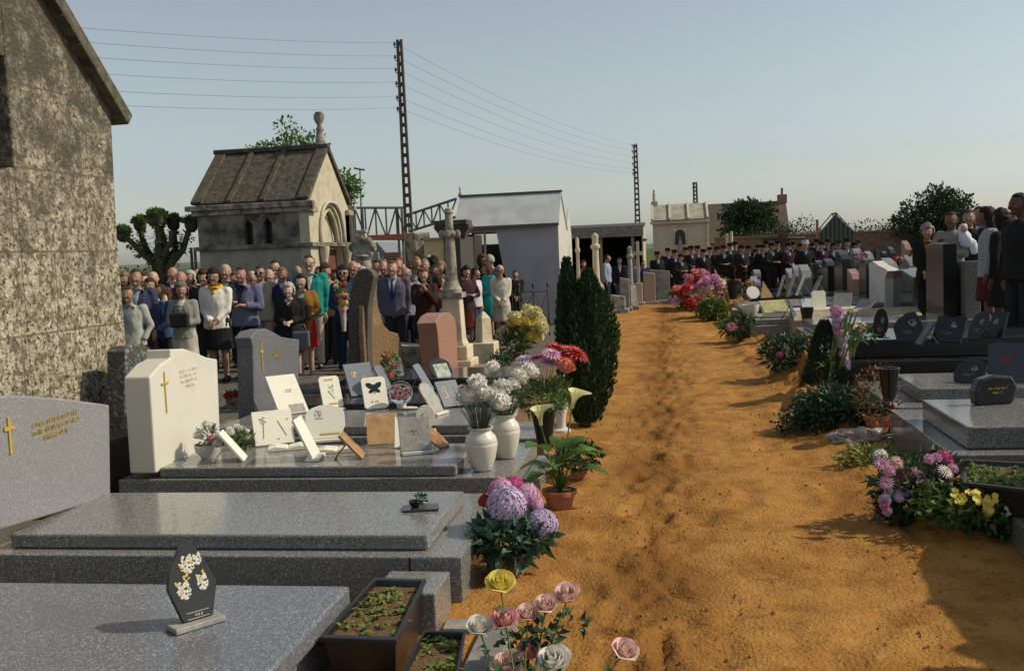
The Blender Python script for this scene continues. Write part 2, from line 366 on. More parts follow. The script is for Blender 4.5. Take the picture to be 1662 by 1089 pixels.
oc = MB(); oc.lathe([(.055, 0), (.055, .012)], 14, rot=rotm(PI/2, 0, 0), loc=(-1.11, -.003, 2.68)); obj('oculus', oc, BLACKM, mo)
gb = MB()   # gable facade facing +x with pointed opening recess
def gabz(y): return 2.82 + 1.22*(1-abs(y-1.31)/1.31)
arch = [(.62, 2.02)] + [(.62+.69*(1-math.cos(a)), 2.02+.86*math.sin(a)**.9) for a in [R_(x) for x in (15, 30, 45, 60, 75, 90)]]
archr = [(2.62-y, z) for y, z in arch][::-1]
pts_l = [(0, 0), (.62, 0)] + arch + [(1.31, gabz(1.31)), (0, 2.82)]
pts_r = [(2.62, 0), (2.62, 2.82), (1.31, gabz(1.31))] + archr[0:] + [(2.0, 0)]
gb.prism(pts_l, -.22, 0, 'x'); gb.prism(pts_r, -.22, 0, 'x')
gb.prism([(.5, 2.02), (2.12, 2.02), (1.31, 2.95)], -.2, -.16, 'x')      # tympanum
obj('facade', gb, LIME, mo, bevel=.008)
for k, (g, xo) in enumerate(((.0, -.11), (.10, -.05), (-.09, .035))):
    hp = [(y+(g if y < 1.31 else -g), z-(g*.8 if z > 2.1 else 0)) for y, z in arch + archr]
    t = MB(); t.tube([(xo, y, z) for y, z in hp], .035, 8); obj('arch_moulding', t, LIME, mo, True)
dr = MB(); dr.bb(-.2, -.15, .62, 2.0, 0, 1.98); obj('door', dr, mat('rust_door', (.16, .05, .03), .7), mo)
for yy in (.55, 2.07):
    c_ = MB(); c_.lathe([(.11, 0), (.11, .15), (.075, .2), (.07, 1.72), (.085, 1.78), (.11, 1.93), (.11, 2.0)], 12, loc=(.09, yy, 0)); obj('column', c_, LIME, mo, 'auto')
co = MB(); co.bb(-2.5, .08, -.08, -.002, 2.0, 2.09); co.bb(.002, .08, -.002, 2.7, 2.0, 2.09); obj('string_course', co, SIDE, mo, bevel=.012)
cn = MB(); cn.bb(-2.62, .14, 2.6, 2.76, 2.82, 2.93); obj('cornice', cn, OLDSTONE, mo, bevel=.015); cn = MB(); cn.bb(-2.62, .14, -.14, .02, 2.82, 2.93); cn.bb(-2.52, .06, -.06, .0, 2.72, 2.82)
obj('cornice', cn, OLDSTONE, mo, bevel=.015)
for ya, yb in ((-.02, .3), (2.32, 2.64)): cn = MB(); cn.bb(.002, .1, ya, yb, 2.7, 2.82); obj('corner_capital', cn, OLDSTONE, mo, bevel=.015)
MOSS = mat('mossy_stone_slabs', (.095, .082, .06), .95, (.04, .036, .025), 8, (.4, .62), 8, bump=.012, bscale=24, extra=[((.19, .15, .08), 22, (.58, .68), 4)])
rr = MB()
slope_slab(rr, -.02, 2.93, 1.31, 4.05, .06, -2.45, -.02); slope_slab(rr, 2.64, 2.93, 1.31, 4.05, .06, -2.45, -.02)
obj('roof', rr, MOSS, mo, bevel=.01)
for xa in (-2.5, -1.72, -1.0, -.20):
    r = MB(); wdt = .24 if xa in (-2.5, -.20) else .11
    slope_slab(r, -.06, 2.94, 1.31, 4.07, .085, xa, xa+wdt); slope_slab(r, 2.68, 2.94, 1.31, 4.09, .11, xa, xa+wdt); obj('roof_rib', r, MOSS, mo, bevel=.015)
r = MB(); r.bb(-2.55, .06, 1.22, 1.40, 4.10, 4.20); obj('ridge', r, MOSS, mo, bevel=.02)
r = MB(); r.loft([(4.18, .12, .12, 0), (4.36, .10, .10, 0), (4.42, .07, .07, 0), (4.62, .055, .055, 0), (4.66, .09, .07, 0), (4.74, .12, .08, 0), (4.82, .12, .08, 0), (4.88, .07, .06, 0)], 10)
ro = obj('finial', r, OLDSTONE, mo, 'auto', loc=(-.13, 1.31, 0))

# --- corrugated shed with the torn side
CORR = mat('zinc_sheet', (.46, .48, .53), .5, (.38, .40, .45), 1.5, (.4, .65), 6, metal=.25, bump=.002, extra=[((.55, .56, .56), 6, (.6, .75), 3)])
sh = thing('zinc_shed', 'pale zinc sheet shed with steep roof and a curved opening in its side', 'shed', (-2.45, 22.9, 0))
def corr(mb, x0, x1, zf0, zf1, y, n=26, amp=.02, mi=0):
    V = []; F = []
    for i in range(n*2+1):
        x = x0+(x1-x0)*i/(2*n); V += [(x, y+amp*(1 if i % 2 else -1), zf0(x)), (x, y+amp*(1 if i % 2 else -1), zf1(x))]
    for i in range(n*2): F.append((2*i, 2*i+2, 2*i+3, 2*i+1))
    mb.add(V, F, mi)
s1 = MB()
def curveb(x):   # lower edge of the sheet: it hangs like a curtain
    if x > -.92: return 0.02
    return .02 + 2.35*min(1, ((-.92-x)/.54)**1.0*.55+((-.92-x)/.54)**3*.45)
corr(s1, -1.455, 0, lambda x: min(curveb(x), 2.36), lambda x: 2.37, 0, 60, .006)
obj('side_sheet', s1, CORR, sh)
s2 = MB(); V = [(0, 0, 0), (0, 3.2, 0), (0, 3.2, 2.1), (0, 2.6, 2.75), (0, 2.0, 2.2), (0, .75, 3.06), (0, 0, 2.37)]
s2.prism([(p[1], p[2]) for p in V], -.03, .0, 'x'); obj('end_sheet', s2, mat('white_painted_zinc', (.55, .55, .5), .6, (.42, .42, .38), 4, (.45, .7), 5), sh)
s3 = MB(); slope_slab(s3, -.10, 2.33, .72, 3.08, .02, -2.42, .03); slope_slab(s3, 2.0, 2.2, .72, 3.08, .02, -2.42, .03)
obj('roof', s3, mat('grey_roof_sheet', (.55, .57, .57), .5, (.44, .46, .46), 2.5, (.4, .65), 6, metal=.2), sh)
s4 = MB(); s4.bb(-2.45, .05, .66, .78, 3.09, 3.13); s4.bb(-2.42, .03, -.14, -.101, 2.28, 2.345); obj('ridge_cap', s4, mat('dark_zinc', (.09, .09, .085), .6), sh)
s5 = MB()
for x in (-2.38, -1.75): s5.bb(x, x+.05, -.02, .04, 0, 2.3)
s5.bb(-2.4, -1.35, .0, .05, 2.2, 2.29); obj('post', s5, mat('grey_paint', (.28, .28, .26), .7), sh)
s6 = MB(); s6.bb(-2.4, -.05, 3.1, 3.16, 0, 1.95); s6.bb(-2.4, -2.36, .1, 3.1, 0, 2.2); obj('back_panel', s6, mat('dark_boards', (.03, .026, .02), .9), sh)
s7 = MB(); s7.lathe([(.03, 3.1), (.05, 3.17), (.02, 3.22), (.035, 3.27), (.005, 3.36)], 8, loc=(-2.4, .72, 0)); obj('finial', s7, LIME, sh, True)

# --- open-fronted timber shed further on
os_ = thing('open_shed', 'open-fronted dark timber shed with plank fascia and pale plank end wall', 'shed', (-3.1, 34, 0))
t = MB(); t.prism([(-.9, 2.32), (3.4, 2.55), (3.4, 2.62), (-.9, 2.42)], -.4, 2.35, 'x'); obj('roof', t, mat('felt_roof', (.05, .05, .05), .9), os_)
t = MB(); t.bb(-.4, 2.36, -.98, -.905, 2.08, 2.40); obj('fascia', t, mat('weathered_planks', (.26, .24, .2), .9, (.17, .16, .13), 6, (.4, .6), 5), os_)
t = MB(); t.prism([(-.85, 0), (3.3, 0), (3.3, 2.52), (2.8, 2.5), (-.85, 2.3)], 2.3, 2.34, 'x'); obj('end_wall', t, mat('pale_planks', (.50, .44, .28), .85, (.38, .33, .2), 8, (.4, .6), 5), os_)
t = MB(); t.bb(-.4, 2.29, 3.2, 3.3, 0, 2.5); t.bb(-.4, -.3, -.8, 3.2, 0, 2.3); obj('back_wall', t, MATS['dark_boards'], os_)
for x in (.9, 1.95):
    t = MB(); t.bb(x, x+.1, -.85, -.75, 0, 2.3); obj('post', t, mat('timber_post', (.3, .22, .12), .85), os_)
t = MB(); t.prism([(-.9, 1.95), (3.5, 1.95), (3.5, 2.0), (-.9, 2.0)], 2.36, 2.40, 'x', rot=rotm(R_(0), 0, 0)); obj('rail', t, MATS['dark_boards'], os_)

# --- pale funerary chapel at the end of the path
fc = thing('funerary_chapel', 'cream funerary chapel with ribbed stone roof and niche window at the end of the path', 'chapel', (-.55, 42, 0))
PALE = mat('pale_ashlar', (.52, .48, .38), .9, (.43, .39, .31), 2, (.4, .65), 6, extra=[((.3, .27, .2), 5, (.66, .76), 4)])
t = MB(); t.bb(0, .45+.45, 0, .3, 0, 2.62); t.bb(1.32, 2.18, 0, .3, 0, 2.62); t.bb(.9, 1.32, 0, .3, 0, 1.75); t.bb(.9, 1.32, 0, .3, 2.4, 2.62)
t.bb(0, .3, .3, 2.3, 0, 2.62); t.bb(1.9, 2.18, .3, 2.3, 0, 2.62); t.prism([(.3, 2.62), (2.3, 2.62), (1.2, 3.3)], 0, 2.18, 'x'); obj('wall', t, PALE, fc)
t = MB(); t.bb(2.181, 2.30, -.05, .35, 0, 2.66); t.bb(2.181, 2.30, 1.95, 2.35, 0, 2.66); obj('corner_pilaster', t, CREAM, fc, bevel=.01)
t = MB(); a = [(.9, 1.75), (1.32, 1.75)] + [(1.11+.21*math.cos(q), 2.12+.27*math.sin(q)) for q in [R_(x) for x in range(0, 181, 20)]]
t.prism(a, .06, .1, 'y'); obj('window_pane', t, MATS['dark_window'], fc)
t = MB(); cpts = [(1.11+.235*math.cos(q), -.02, 2.12+.31*math.sin(q)) for q in [R_(x) for x in range(-10, 191, 10)]]
t.tube([(1.345, -.02, 1.75)]+cpts+[(.875, -.02, 1.75)], .03, 6); obj('window_frame', t, PALE, fc, True)
t = MB(); t.loft([(1.4, .12, .1, 0), (1.55, .09, .07, 0), (1.8, .08, .07, 0), (1.95, .04, .04, 0), (2.02, .05, .05, 0), (2.1, .02, .02, 0)], 10); obj('statue', t, OLDSTONE, fc, True, loc=(1.11, -.1, .0))
t = MB(); t.bb(-.1, 2.32, -.14, 0, 2.62, 2.73); obj('cornice', t, PALE, fc, bevel=.02)
t = MB(); slope_slab(t, -.1, 2.74, 1.2, 3.42, .06, -.02, 2.28); slope_slab(t, 2.5, 2.74, 1.2, 3.42, .06, -.02, 2.28); obj('roof', t, mat('pale_slabs', (.40, .37, .29), .9, (.28, .26, .2), 3, (.4, .6), 6), fc)
for x in (-.06, .66, 1.42, 2.2):
    t = MB(); slope_slab(t, -.13, 2.74, 1.2, 3.44, .12, x, x+.09); obj('roof_rib', t, PALE, fc, bevel=.01)
t = MB(); t.bb(-.05, .22, 1.05, 1.35, 3.4, 3.62); t.loft([(3.62, .06, .06, 1.2), (3.7, .07, .06, 1.2), (3.95, .06, .05, 1.2), (4.0, .03, .03, 1.2), (4.08, .055, .055, 1.2), (4.14, .02, .02, 1.2)], 8); t.V[-1][:, 0] += .08
obj('finial_statue', t, LIME, fc, 'auto')

# --- far house with tiled roof, boundary wall, glasshouse
RTILE = mat('brown_roof_tiles', (.14, .10, .075), .9, (.09, .065, .05), 3, (.4, .6), 6, extra=[((.26, .17, .11), 20, (.6, .7), 3)])
fh = thing('farmhouse', 'long low farmhouse with dull brown tiled roof beyond the cemetery wall', 'house', (6.2, 92, -1.3))
t = MB(); t.bb(-2, 4.6, 0, 6, 0, 3.4); t.prism([(0, 3.4), (6, 3.4), (3, 6.6)], -2, 4.6, 'x'); obj('wall', t, mat('farm_wall', (.3, .25, .19), .9), fh)
t = MB(); slope_slab(t, -.5, 2.95, 3, 6.6, .2, -2.3, 4.7); slope_slab(t, 6.5, 2.95, 3, 6.6, .2, -2.3, 4.7); rfo = obj('roof', t, RTILE, fh)
t = MB(); t.bb(4.0, 4.8, 2.6, 3.4, 6.5, 7.3); t.bb(4.3, 4.5, 2.9, 3.1, 7.3, 7.9); ch_ = obj('chimney', t, mat('brick_red', (.33, .15, .11), .9), rfo)
t = MB()
for x in (0, 2.4): t = MB(); t.bb(x, x+.8, -.04, .02, 1.0, 2.3); obj('window', t, MATS['dark_window'], fh)
bw = thing('cemetery_wall', 'long low brick-coped wall closing the cemetery behind the band', 'wall', (2.7, 58, 0))
t = MB(); t.bb(0, 40, 0, .35, 0, 2.0); obj('masonry', t, mat('dull_brick', (.24, .15, .10), .95, (.15, .10, .07), 4, (.4, .6), 6), bw)
t = MB(); t.bb(-.05, 40.05, -.06, .41, 2.0, 2.1); obj('coping', t, mat('red_coping', (.36, .17, .10), .9, (.25, .12, .08), 6, (.4, .6), 5), bw)
_g = D(1357, 390, 50); gh = thing('greenhouse', 'small gabled wooden glasshouse frame rising over the cemetery wall', 'greenhouse', (_g.x-.8, _g.y, 0)); gh.scale = (.5, .5, .88)
t = MB(); GW = mat('grey_green_wood', (.12, .13, .11), .8)
for k in range(9):
    x = k*.42; zt = 2.3+1.1*(1-abs(x-1.68)/1.68)
    t.bb(x-.06, x+.06, 0, .05, 0, zt)
t.tube([(0, .02, 2.3), (1.68, .02, 3.42), (3.36, .02, 2.3)], .05, 6); t.tube([(0, 3, 2.3), (1.68, 3, 3.42), (3.36, 3, 2.3)], .05, 6); t.tube([(1.68, 0, 3.42), (1.68, 3, 3.42)], .05, 6)
t.tube([(0, 0, 2.3), (0, 3, 2.3)], .05, 6); t.tube([(3.36, 0, 2.3), (3.36, 3, 2.3)], .05, 6); obj('frame', t, GW, gh); t = MB(); t.prism([(0, 0), (3.36, 0), (3.36, 2.3), (1.68, 3.38), (0, 2.3)], .5, .56, 'y'); obj('back_wall', t, mat('dark_glazing', (.05, .06, .05), .4), gh)
t = MB(); t.bb(-.32, -.08, -.1, .15, 0, 3.1); obj('chimney', t, MATS['brick_red'], gh)
# left distance: houses behind the gantry, hazy hill
for (u0, u1, vt, vb, tt, nm, lab, wc, rc) in ((600, 628, 392, 432, 60, 'house', 'distant house with blue-grey slate gable beneath the railway gantry', (.33, .33, .32), (.17, .19, .22)),
                                              (628, 646, 398, 434, 57, 'house', 'distant house with pink brick side wall beneath the railway gantry', (.42, .2, .15), (.2, .1, .08)),
                                              (255, 318, 458, 480, 40, 'house', 'long low white building glimpsed between heads under the pollarded tree', (.7, .68, .6), (.3, .3, .3))):
    p = D(u0, vb, tt); q = D(u1, vt, tt); h_ = q.z; wdt = q.x-p.x
    hq = thing(nm, lab, 'house', (p.x, p.y, 0))
    t = MB(); t.bb(0, wdt, 0, 4, 0, max(h_-.8, .9)); obj('wall', t, mat('wall_%d' % u0, wc, .9), hq)
    t = MB(); hh = max(h_-.8, .9); t.prism([(-.1, hh), (wdt+.1, hh), (wdt/2, h_)] if tt == 60 else [(-.1, hh), (wdt+.1, hh), (wdt+.1, hh+.4), (-.1, hh+.4)], -.1, 4.1, 'y'); obj('roof', t, mat('roof_%d' % u0, rc, .9), hq)
hl = MB()
n = 60; V = []; F = []
for i in range(n+1):
    a = R_(-75+100*i/n); h = 26+14*noise.noise(Vector((i*.13, 2, 0)))
    for (rr_, zz) in ((900, -2), (960, h), (1300, h*.8), (1350, -2)): V.append((rr_*math.sin(a), rr_*math.cos(a), zz*.22))
for i in range(n):
    for k in range(3): F.append((4*i+k, 4*i+k+1, 4*i+k+5, 4*i+k+4))
hl.add(V, F); o = obj('hills', hl, mat('hill_green', (.12, .16, .12), .95, (.08, .11, .07), .02, (.4, .6), 4), None, True); tag(o, kind='structure')

# --- railway gantry behind the shed
GM = mat('grey_steel', (.11, .12, .12), .7)
def truss(mb, a, b, h, n, r):
    a = Vector(a); b = Vector(b); up_ = Vector((0, 0, h))
    mb.tube([a, b], r, 5); mb.tube([a+up_, b+up_], r, 5)
    for i in range(n):
        p = a.lerp(b, i/n); q = a.lerp(b, (i+1)/n)
        mb.tube([p, q+up_] if i % 2 else [p+up_, q], r*.7, 4); mb.tube([p, p+up_], r*.7, 4)
rg = thing('railway_gantry', 'grey steel lattice gantry spanning the railway behind the long zinc shed', 'gantry')
t = MB(); truss(t, D(578, 388, 45), D(662, 388, 45), 1.4, 5, .06); obj('lattice_beam', t, GM, rg)
t = MB(); truss(t, D(664, 376, 45), D(742, 352, 42), .75, 6, .06); obj('lattice_beam', t, GM, rg)
t = MB()
for u in (572, 588, 645, 652): 
    p = D(u, 340, 45); q = D(u+4, 430, 45); t.tube([(q.x, q.y, 0), p], .06, 5)
obj('upright', t, GM, rg)
t = MB(); p = D(584, 275, 45); t.tube([(p.x-.1, p.y, 1.5), p], [.05, .03], 6); q = D(574, 273, 45); r = D(592, 276, 45); t.tube([q, p, r], .045, 6)
q = D(562, 310, 45); r = D(585, 307, 45); t.tube([q, r], .08, 6); obj('signal_mast', t, GM, rg)
t = MB(); p = D(575, 388, 44); q = D(662, 382, 44); t.box(((p.x+q.x)/2, (p.y+q.y)/2, (p.z+q.z)/2), ((q-p).length, .3, .2), rotm(0, 0, math.atan2(q.y-p.y, q.x-p.x))); obj('red_beam', t, mat('red_oxide', (.42, .11, .05), .8), rg)

# --- lattice poles and wires
POLE = mat('pole_concrete', (.13, .10, .075), .9, (.09, .07, .055), 9, (.4, .6))
def lattice_pole(u, vt, t_, w0, w1, rungs, label, arms, side=-1):
    top = D(u, vt, t_); H = top.z
    po = thing('utility_pole', label, 'pole', (top.x, top.y, 0), 0, 'lattice poles carrying the wires')
    m = MB()
    for sgn in (-1, 1): m.add(*_slant(sgn*w0/2, sgn*w1/2, H, w1*.32))
    for k in range(rungs):
        z = .3+(H-.5)*k/(rungs-1); w_ = w0+(w1-w0)*z/H; m.bb(-w_/2, w_/2, -w1*.2, w1*.2, z, z+(H/rungs)*.38)
    obj('shaft', m, POLE, po)
    tips = []
    for v in arms:
        p = D(u, v, t_); z = p.z; m = MB(); x = side*(w1/2+.12)
        m.tube([(0, 0, z-.06), (x, 0, z-.06), (x, 0, z)], .018, 5); br_ = obj('bracket', m, IRON, po)
        m = MB(); m.lathe([(.02, 0), (.05, .02), (.05, .05), (.03, .07), (.045, .1), (.02, .13)], 8, loc=(x, 0, z)); obj('insulator', m, mat('glass_insulator', (.1, .13, .13), .2), br_, True)
        tips.append(Vector((top.x+x, top.y, z+.1)))
    return po, tips
def _slant(xb, xt, H, hw):
    V = [(xb-hw, -hw*1.4, 0), (xb+hw, -hw*1.4, 0), (xb+hw, hw*1.4, 0), (xb-hw, hw*1.4, 0), (xt-hw, -hw*1.4, H), (xt+hw, -hw*1.4, H), (xt+hw, hw*1.4, H), (xt-hw, hw*1.4, H)]
    return V, [(0, 3, 2, 1), (4, 5, 6, 7), (0, 1, 5, 4), (1, 2, 6, 5), (2, 3, 7, 6), (3, 0, 4, 7)]
arms1 = (74, 95, 115, 137, 160, 178)
p1, tip1 = lattice_pole(648, 65, 35, .27, .13, 26, 'tall concrete lattice pole with insulators behind the man in the grey suit', arms1)
arms2 = (238, 247, 257, 267, 277, 283)
p2, tip2 = lattice_pole(1031, 234, 65, .34, .16, 24, 'slender concrete lattice pole rising behind the open timber shed', arms2)
p3, tip3 = lattice_pole(1128, 296, 110, .5, .3, 20, 'farthest lattice pole, seen above the funerary chapel roof', (299, 305))
WIRE = mat('wire', (.04, .045, .05), .7)
lefts = ((85, -2), (110, 25), (130, 57), (150, 92), (178, 130), (200, 166))
for i, (a, lf, b) in enumerate(zip(tip1, lefts, tip2)):
    slope = (lf[1]-arms1[i])/(lf[0]-640)
    e = D(lf[0]-260, lf[1]+slope*260-14, 16); m = MB(); pts = []
    for k in range(21):
        s = k/20; p = a.lerp(e, s); p.z -= .22*4*s*(1-s)*.6; pts.append(p)
    m.tube(pts, .0045, 4); tag(obj('overhead_wire', m, WIRE), ('topmost', 'second', 'third', 'fourth', 'fifth', 'lowest')[i]+' overhead wire running left from the tall pole toward the chapel', 'wire', 'overhead wires')
    m = MB(); pts = []
    for k in range(21):
        s = k/20; p = a.lerp(b, s); p.z -= .8*4*s*(1-s)*.6; pts.append(p)
    m.tube(pts, .0045, 4); tag(obj('overhead_wire', m, WIRE), ('topmost', 'second', 'third', 'fourth', 'fifth', 'lowest')[i]+' wire sagging between the tall pole and the slender pole', 'wire', 'overhead wires')

# --- trees
def crown_mesh(blobs, n, L, mi=1, up=0.3):
    mb = MB(); tot = sum(b[3]*b[4]*b[5] for b in blobs); VV = []; FF = []; MI = []; c = 0
    for b in blobs:
        k = int(n*b[3]*b[4]*b[5]/tot)
        for _ in range(k):
            d = Vector((random.gauss(0, 1), random.gauss(0, 1), random.gauss(0, 1))).normalized(); r = random.random()**.45
            nn = noise.noise(d*2.3+Vector((b[0], b[1], b[2])))
            if nn < -.12 and r > .6 and random.random() < .8: continue
            r *= 1+.28*nn
            p = Vector((b[0]+d.x*b[3]*r, b[1]+d.y*b[4]*r, b[2]+d.z*b[5]*r))
            q = (d + Vector((random.gauss(0, .6), random.gauss(0, .6), random.gauss(0, .6)+up))).normalized(); s = q.orthogonal().normalized()
            s = (s*math.cos(random.random()*6)+q.cross(s)*math.sin(random.random()*6)); l = L*random.uniform(.6, 1.3); w_ = l*.55
            VV += [tuple(p), tuple(p+q*l*.5+s*w_*.5), tuple(p+q*l), tuple(p+q*l*.5-s*w_*.5)]; FF.append((c, c+1, c+2, c+3)); c += 4
    mb.add(VV, FF, 0); return mb
BARK = mat('bark', (.10, .075, .05), .95, (.05, .04, .03), 14, (.4, .6), 6, bump=.02, bscale=18)
def tree(name, label, loc, blobs, n, L, m, trunk_r=.15, cat='tree', group='trees beyond the cemetery'):
    tr = thing(name, label, cat, loc, 0, group)
    t = MB(); zc = min(b[2] for b in blobs)
    t.tube([(0, 0, -.1), (.03, .02, zc*.5), (0, 0, zc+.1)], [trunk_r*1.3, trunk_r, trunk_r*.7], 8)
    for b in blobs: t.tube([(0, 0, zc*.7), (b[0]*.5, b[1]*.5, (zc*.7+b[2])/2), (b[0], b[1], b[2])], [trunk_r*.6, trunk_r*.35, trunk_r*.12], 6)
    obj('trunk', t, BARK, tr, True); obj('crown', crown_mesh(blobs, n, L), m, tr); return tr
TG1 = mat('tree_green', (.055, .10, .025), .7, vary=.5, transl=.15); TG2 = mat('tree_dark', (.035, .07, .022), .8, vary=.5, transl=.2); TG3 = mat('spring_green', (.10, .19, .035), .6, vary=.4, transl=.35); TG4 = mat('scrub_green', (.06, .085, .035), .8, vary=.5)
p = D(1214, 395, 80); tree('evergreen_tree', 'dark bushy evergreen in front of the farmhouse roof', (p.x, p.y, 0), [(0, 0, 3.2, 2.3, 2, 1.8), (-.8, 0, 4.0, 1.3, 1.2, 1.1), (1.1, 0, 3.8, 1.3, 1.2, 1.2), (.2, 0, 4.5, .9, .9, .8)], 9000, .26, TG2)
p = D(1515, 385, 55); tree('bushy_tree', 'large dark rounded tree behind the woman with the baby', (p.x, p.y, 0), [(0, 0, 2.6, 2.2, 1.8, 1.5), (-.9, 0, 2.2, 1.5, 1.3, 1.1), (1.0, 0, 3.0, 1.2, 1.1, 1.1), (.3, 0, 3.8, .9, .9, .75), (1.5, 0, 2.2, 1.0, 1.1, 1.0)], 11000, .2, TG2)
for i, (u, v, t_, sx, sz, m, lab) in enumerate(((1225, 372, 75, 2.4, 1.1, TG4, 'low yellow-green bush at the foot of the dark evergreen'), (1300, 352, 72, 1.3, 1.4, TG4, 'thin leafless-topped bush left of the glasshouse'),
        (1270, 362, 70, 1.0, 1.0, TG4, 'small scrubby bush between the evergreen and the glasshouse'), (1405, 360, 70, 2.0, 1.0, TG4, 'scrubby bush right of the glasshouse'), (1440, 366, 66, 1.4, .8, TG4, 'low bush left of the large dark tree'), (1345, 372, 66, 1.6, .8, TG4, 'low bush directly in front of the glasshouse'))):
    p = D(u, v, t_); zt = p.z+.1
    tree('scrub_bush', lab, (p.x, p.y, 0), [(0, 0, zt-sz, sx, 1.2, sz), (sx*.5, 0, zt-sz*1.3, sx*.6, 1, sz*.7), (-sx*.5, 0, zt-sz*1.2, sx*.6, 1, sz*.7), (0, 0, 1.2, sx*1.3, 1.2, 1.0)], 2600, .17, m, .06, 'bush')
p = D(462, 245, 30); tree('leafy_tree', 'spring green tree showing above the mausoleum roof', (p.x, p.y, 0), [(0, 0, p.z-.1, 1.0, .8, .42), (-.65, 0, p.z+.1, .5, .5, .16), (.1, 0, p.z+.62, .38, .35, .36), (1.0, 0, p.z+.15, .35, .4, .4), (.4, 0, p.z+.3, .6, .5, .25)], 1900, .13, TG3)
p = D(562, 295, 32); tree('leafy_tree', 'small spring green tree peeping out right of the mausoleum gable', (p.x, p.y, 0), [(0, 0, p.z, .38, .4, .38), (.1, 0, p.z-.4, .42, .4, .3), (.2, 0, p.z-.1, .42, .4, .2)], 800, .13, TG3)
p = D(206, 452, 24); tree('garden_bush', 'dark green bush beside the chapel corner behind the crowd', (p.x, p.y, 0), [(0, 0, p.z-.1, .45, .5, .4), (0, 0, .9, .6, .6, .6)], 1500, .09, TG2, .04, 'bush')
# pollarded plane tree: fat limbs ending in knuckles
def limb_pts(uv, t_): return [D(u, v, t_) for u, v in uv]
pt = D(258, 460, 21); pl = thing('pollarded_tree', 'pollarded tree with knobbly stumped limbs between chapel and mausoleum', 'tree', (pt.x, pt.y, 0))
limbs = [[(262, 470), (252, 430), (228, 408), (212, 392), (198, 380)], [(262, 460), (250, 425), (236, 402), (230, 385), (227, 364)], [(262, 460), (256, 415), (258, 385), (254, 362), (252, 355)], [(262, 460), (262, 420), (268, 398), (262, 375), (260, 356)],
         [(262, 460), (272, 420), (285, 405), (283, 385), (281, 362)], [(262, 460), (280, 425), (297, 405), (303, 385), (310, 364)], [(262, 460), (262, 430), (270, 402), (278, 392), (279, 375)]]
t = MB(); t.tube([(0, 0, -.1), (.05, 0, .7), (.05, 0, 1.5)], [.15, .12, .11], 10); lf = MB()
for li, l_ in enumerate(limbs):
    pts = [D(u, v, 21+.25*math.sin(li*2)) - Vector((pt.x, pt.y, 0)) for u, v in l_]
    t.tube(pts, [.085, .08, .07, .06, .065], 8)
    kn = pts[-1]; kr = .17 if li != 2 else .2
    if li == 6: continue
    t.ell(kn, (kr*.85, kr*.85, kr), 10, 7, f=lambda d: 1+.25*noise.noise(Vector(d)*3))
    for _ in range(240):
        d = Vector((random.gauss(0, 1), random.gauss(0, 1), abs(random.gauss(0, 1))*.8+.1)).normalized(); lf.leaf(kn+d*kr*.85, d+Vector((0, 0, .2)), Vector((random.random(), random.random(), .3)), .09*random.uniform(.6, 1.3), .05)
    for q in pts[1:4]:
        for _ in range(40):
            d = Vector((random.gauss(0, 1), random.gauss(0, 1), random.gauss(0, 1))).normalized(); lf.leaf(q+d*.1, d, (0, 0, 1), .1, .07)
obj('trunk', t, mat('dark_bark', (.10, .075, .05), .95, (.055, .04, .03), 14, (.4, .6), 6), pl, True); obj('foliage', lf, TG3, pl)
for u in (310, 316):
    p = D(u, 402, 30); t = MB(); t.tube([(p.x, p.y, 0), (p.x+.0, p.y, p.z)], .045, 6); tag(obj('timber_post', t, IRON), ('left' if u == 310 else 'right')+' one of two thin dark posts beside the mausoleum', 'post', 'two thin dark posts')
# ================================================================== people
TMP = bpy.data.scenes.new('tmp')
def remesh(mb, vox, smooth=3, sf=.5, name='m'):
    me = mb.mesh('src'); o = bpy.data.objects.new('src', me); TMP.collection.objects.link(o)
    m = o.modifiers.new('r', 'REMESH'); m.mode = 'VOXEL'; m.voxel_size = vox
    if smooth: q = o.modifiers.new('s', 'SMOOTH'); q.iterations = smooth; q.factor = sf
    with bpy.context.temp_override(scene=TMP, view_layer=TMP.view_layers[0]): dg = bpy.context.evaluated_depsgraph_get()
    r = bpy.data.meshes.new_from_object(o.evaluated_get(dg), depsgraph=dg); r.name = name
    bpy.data.objects.remove(o); bpy.data.meshes.remove(me); return r
def wrinkle(me, amp, sc, seed=0):
    n = len(me.vertices); co = np.empty(n*3); me.vertices.foreach_get('co', co); nr = np.empty(n*3); me.vertex_normals.foreach_get('vector', nr)
    co = co.reshape(-1, 3); nr = nr.reshape(-1, 3); off = Vector((seed*3.1, seed, 0))
    for i in range(n):
        c_ = co[i]; k = noise.noise(Vector((c_[0]*sc, c_[1]*sc, c_[2]*sc*.55))+off) + .5*noise.noise(Vector((c_[0]*sc*2.3, c_[1]*sc*2.3, c_[2]*sc))+off)
        co[i] += nr[i]*amp*k
    me.vertices.foreach_set('co', co.ravel()); me.update()
SKIN = {}
def skin(c): 
    k = 'skin_%02d%02d%02d' % tuple(int(x*99) for x in c)
    return mat(k, c, .55, (c[0]*.8, c[1]*.68, c[2]*.62), 22, (.42, .66), 3, spec=.35)
S_FAIR = (.50, .33, .25); S_TAN = (.36, .215, .15); S_RED = (.44, .245, .19); S_PALE = (.56, .41, .34); S_DARK = (.14, .07, .045)
EYEM = mat('eye_dark', (.05, .03, .025), .4); LIPM = mat('lips', (.38, .16, .12), .5)
def cloth(c):
    k = 'cloth_%02d%02d%02d' % tuple(int(x*99) for x in c)
    return mat(k, c, .9, tuple(x*.86 for x in c), 40, (.4, .6), 3, spec=.15)
def hairm(c):
    k = 'hair_%02d%02d%02d' % tuple(int(x*99) for x in c)
    return mat(k, c, .75, tuple(x*.45 for x in c), 70, (.38, .6), 4, spec=.3, bump=.004, bscale=90)
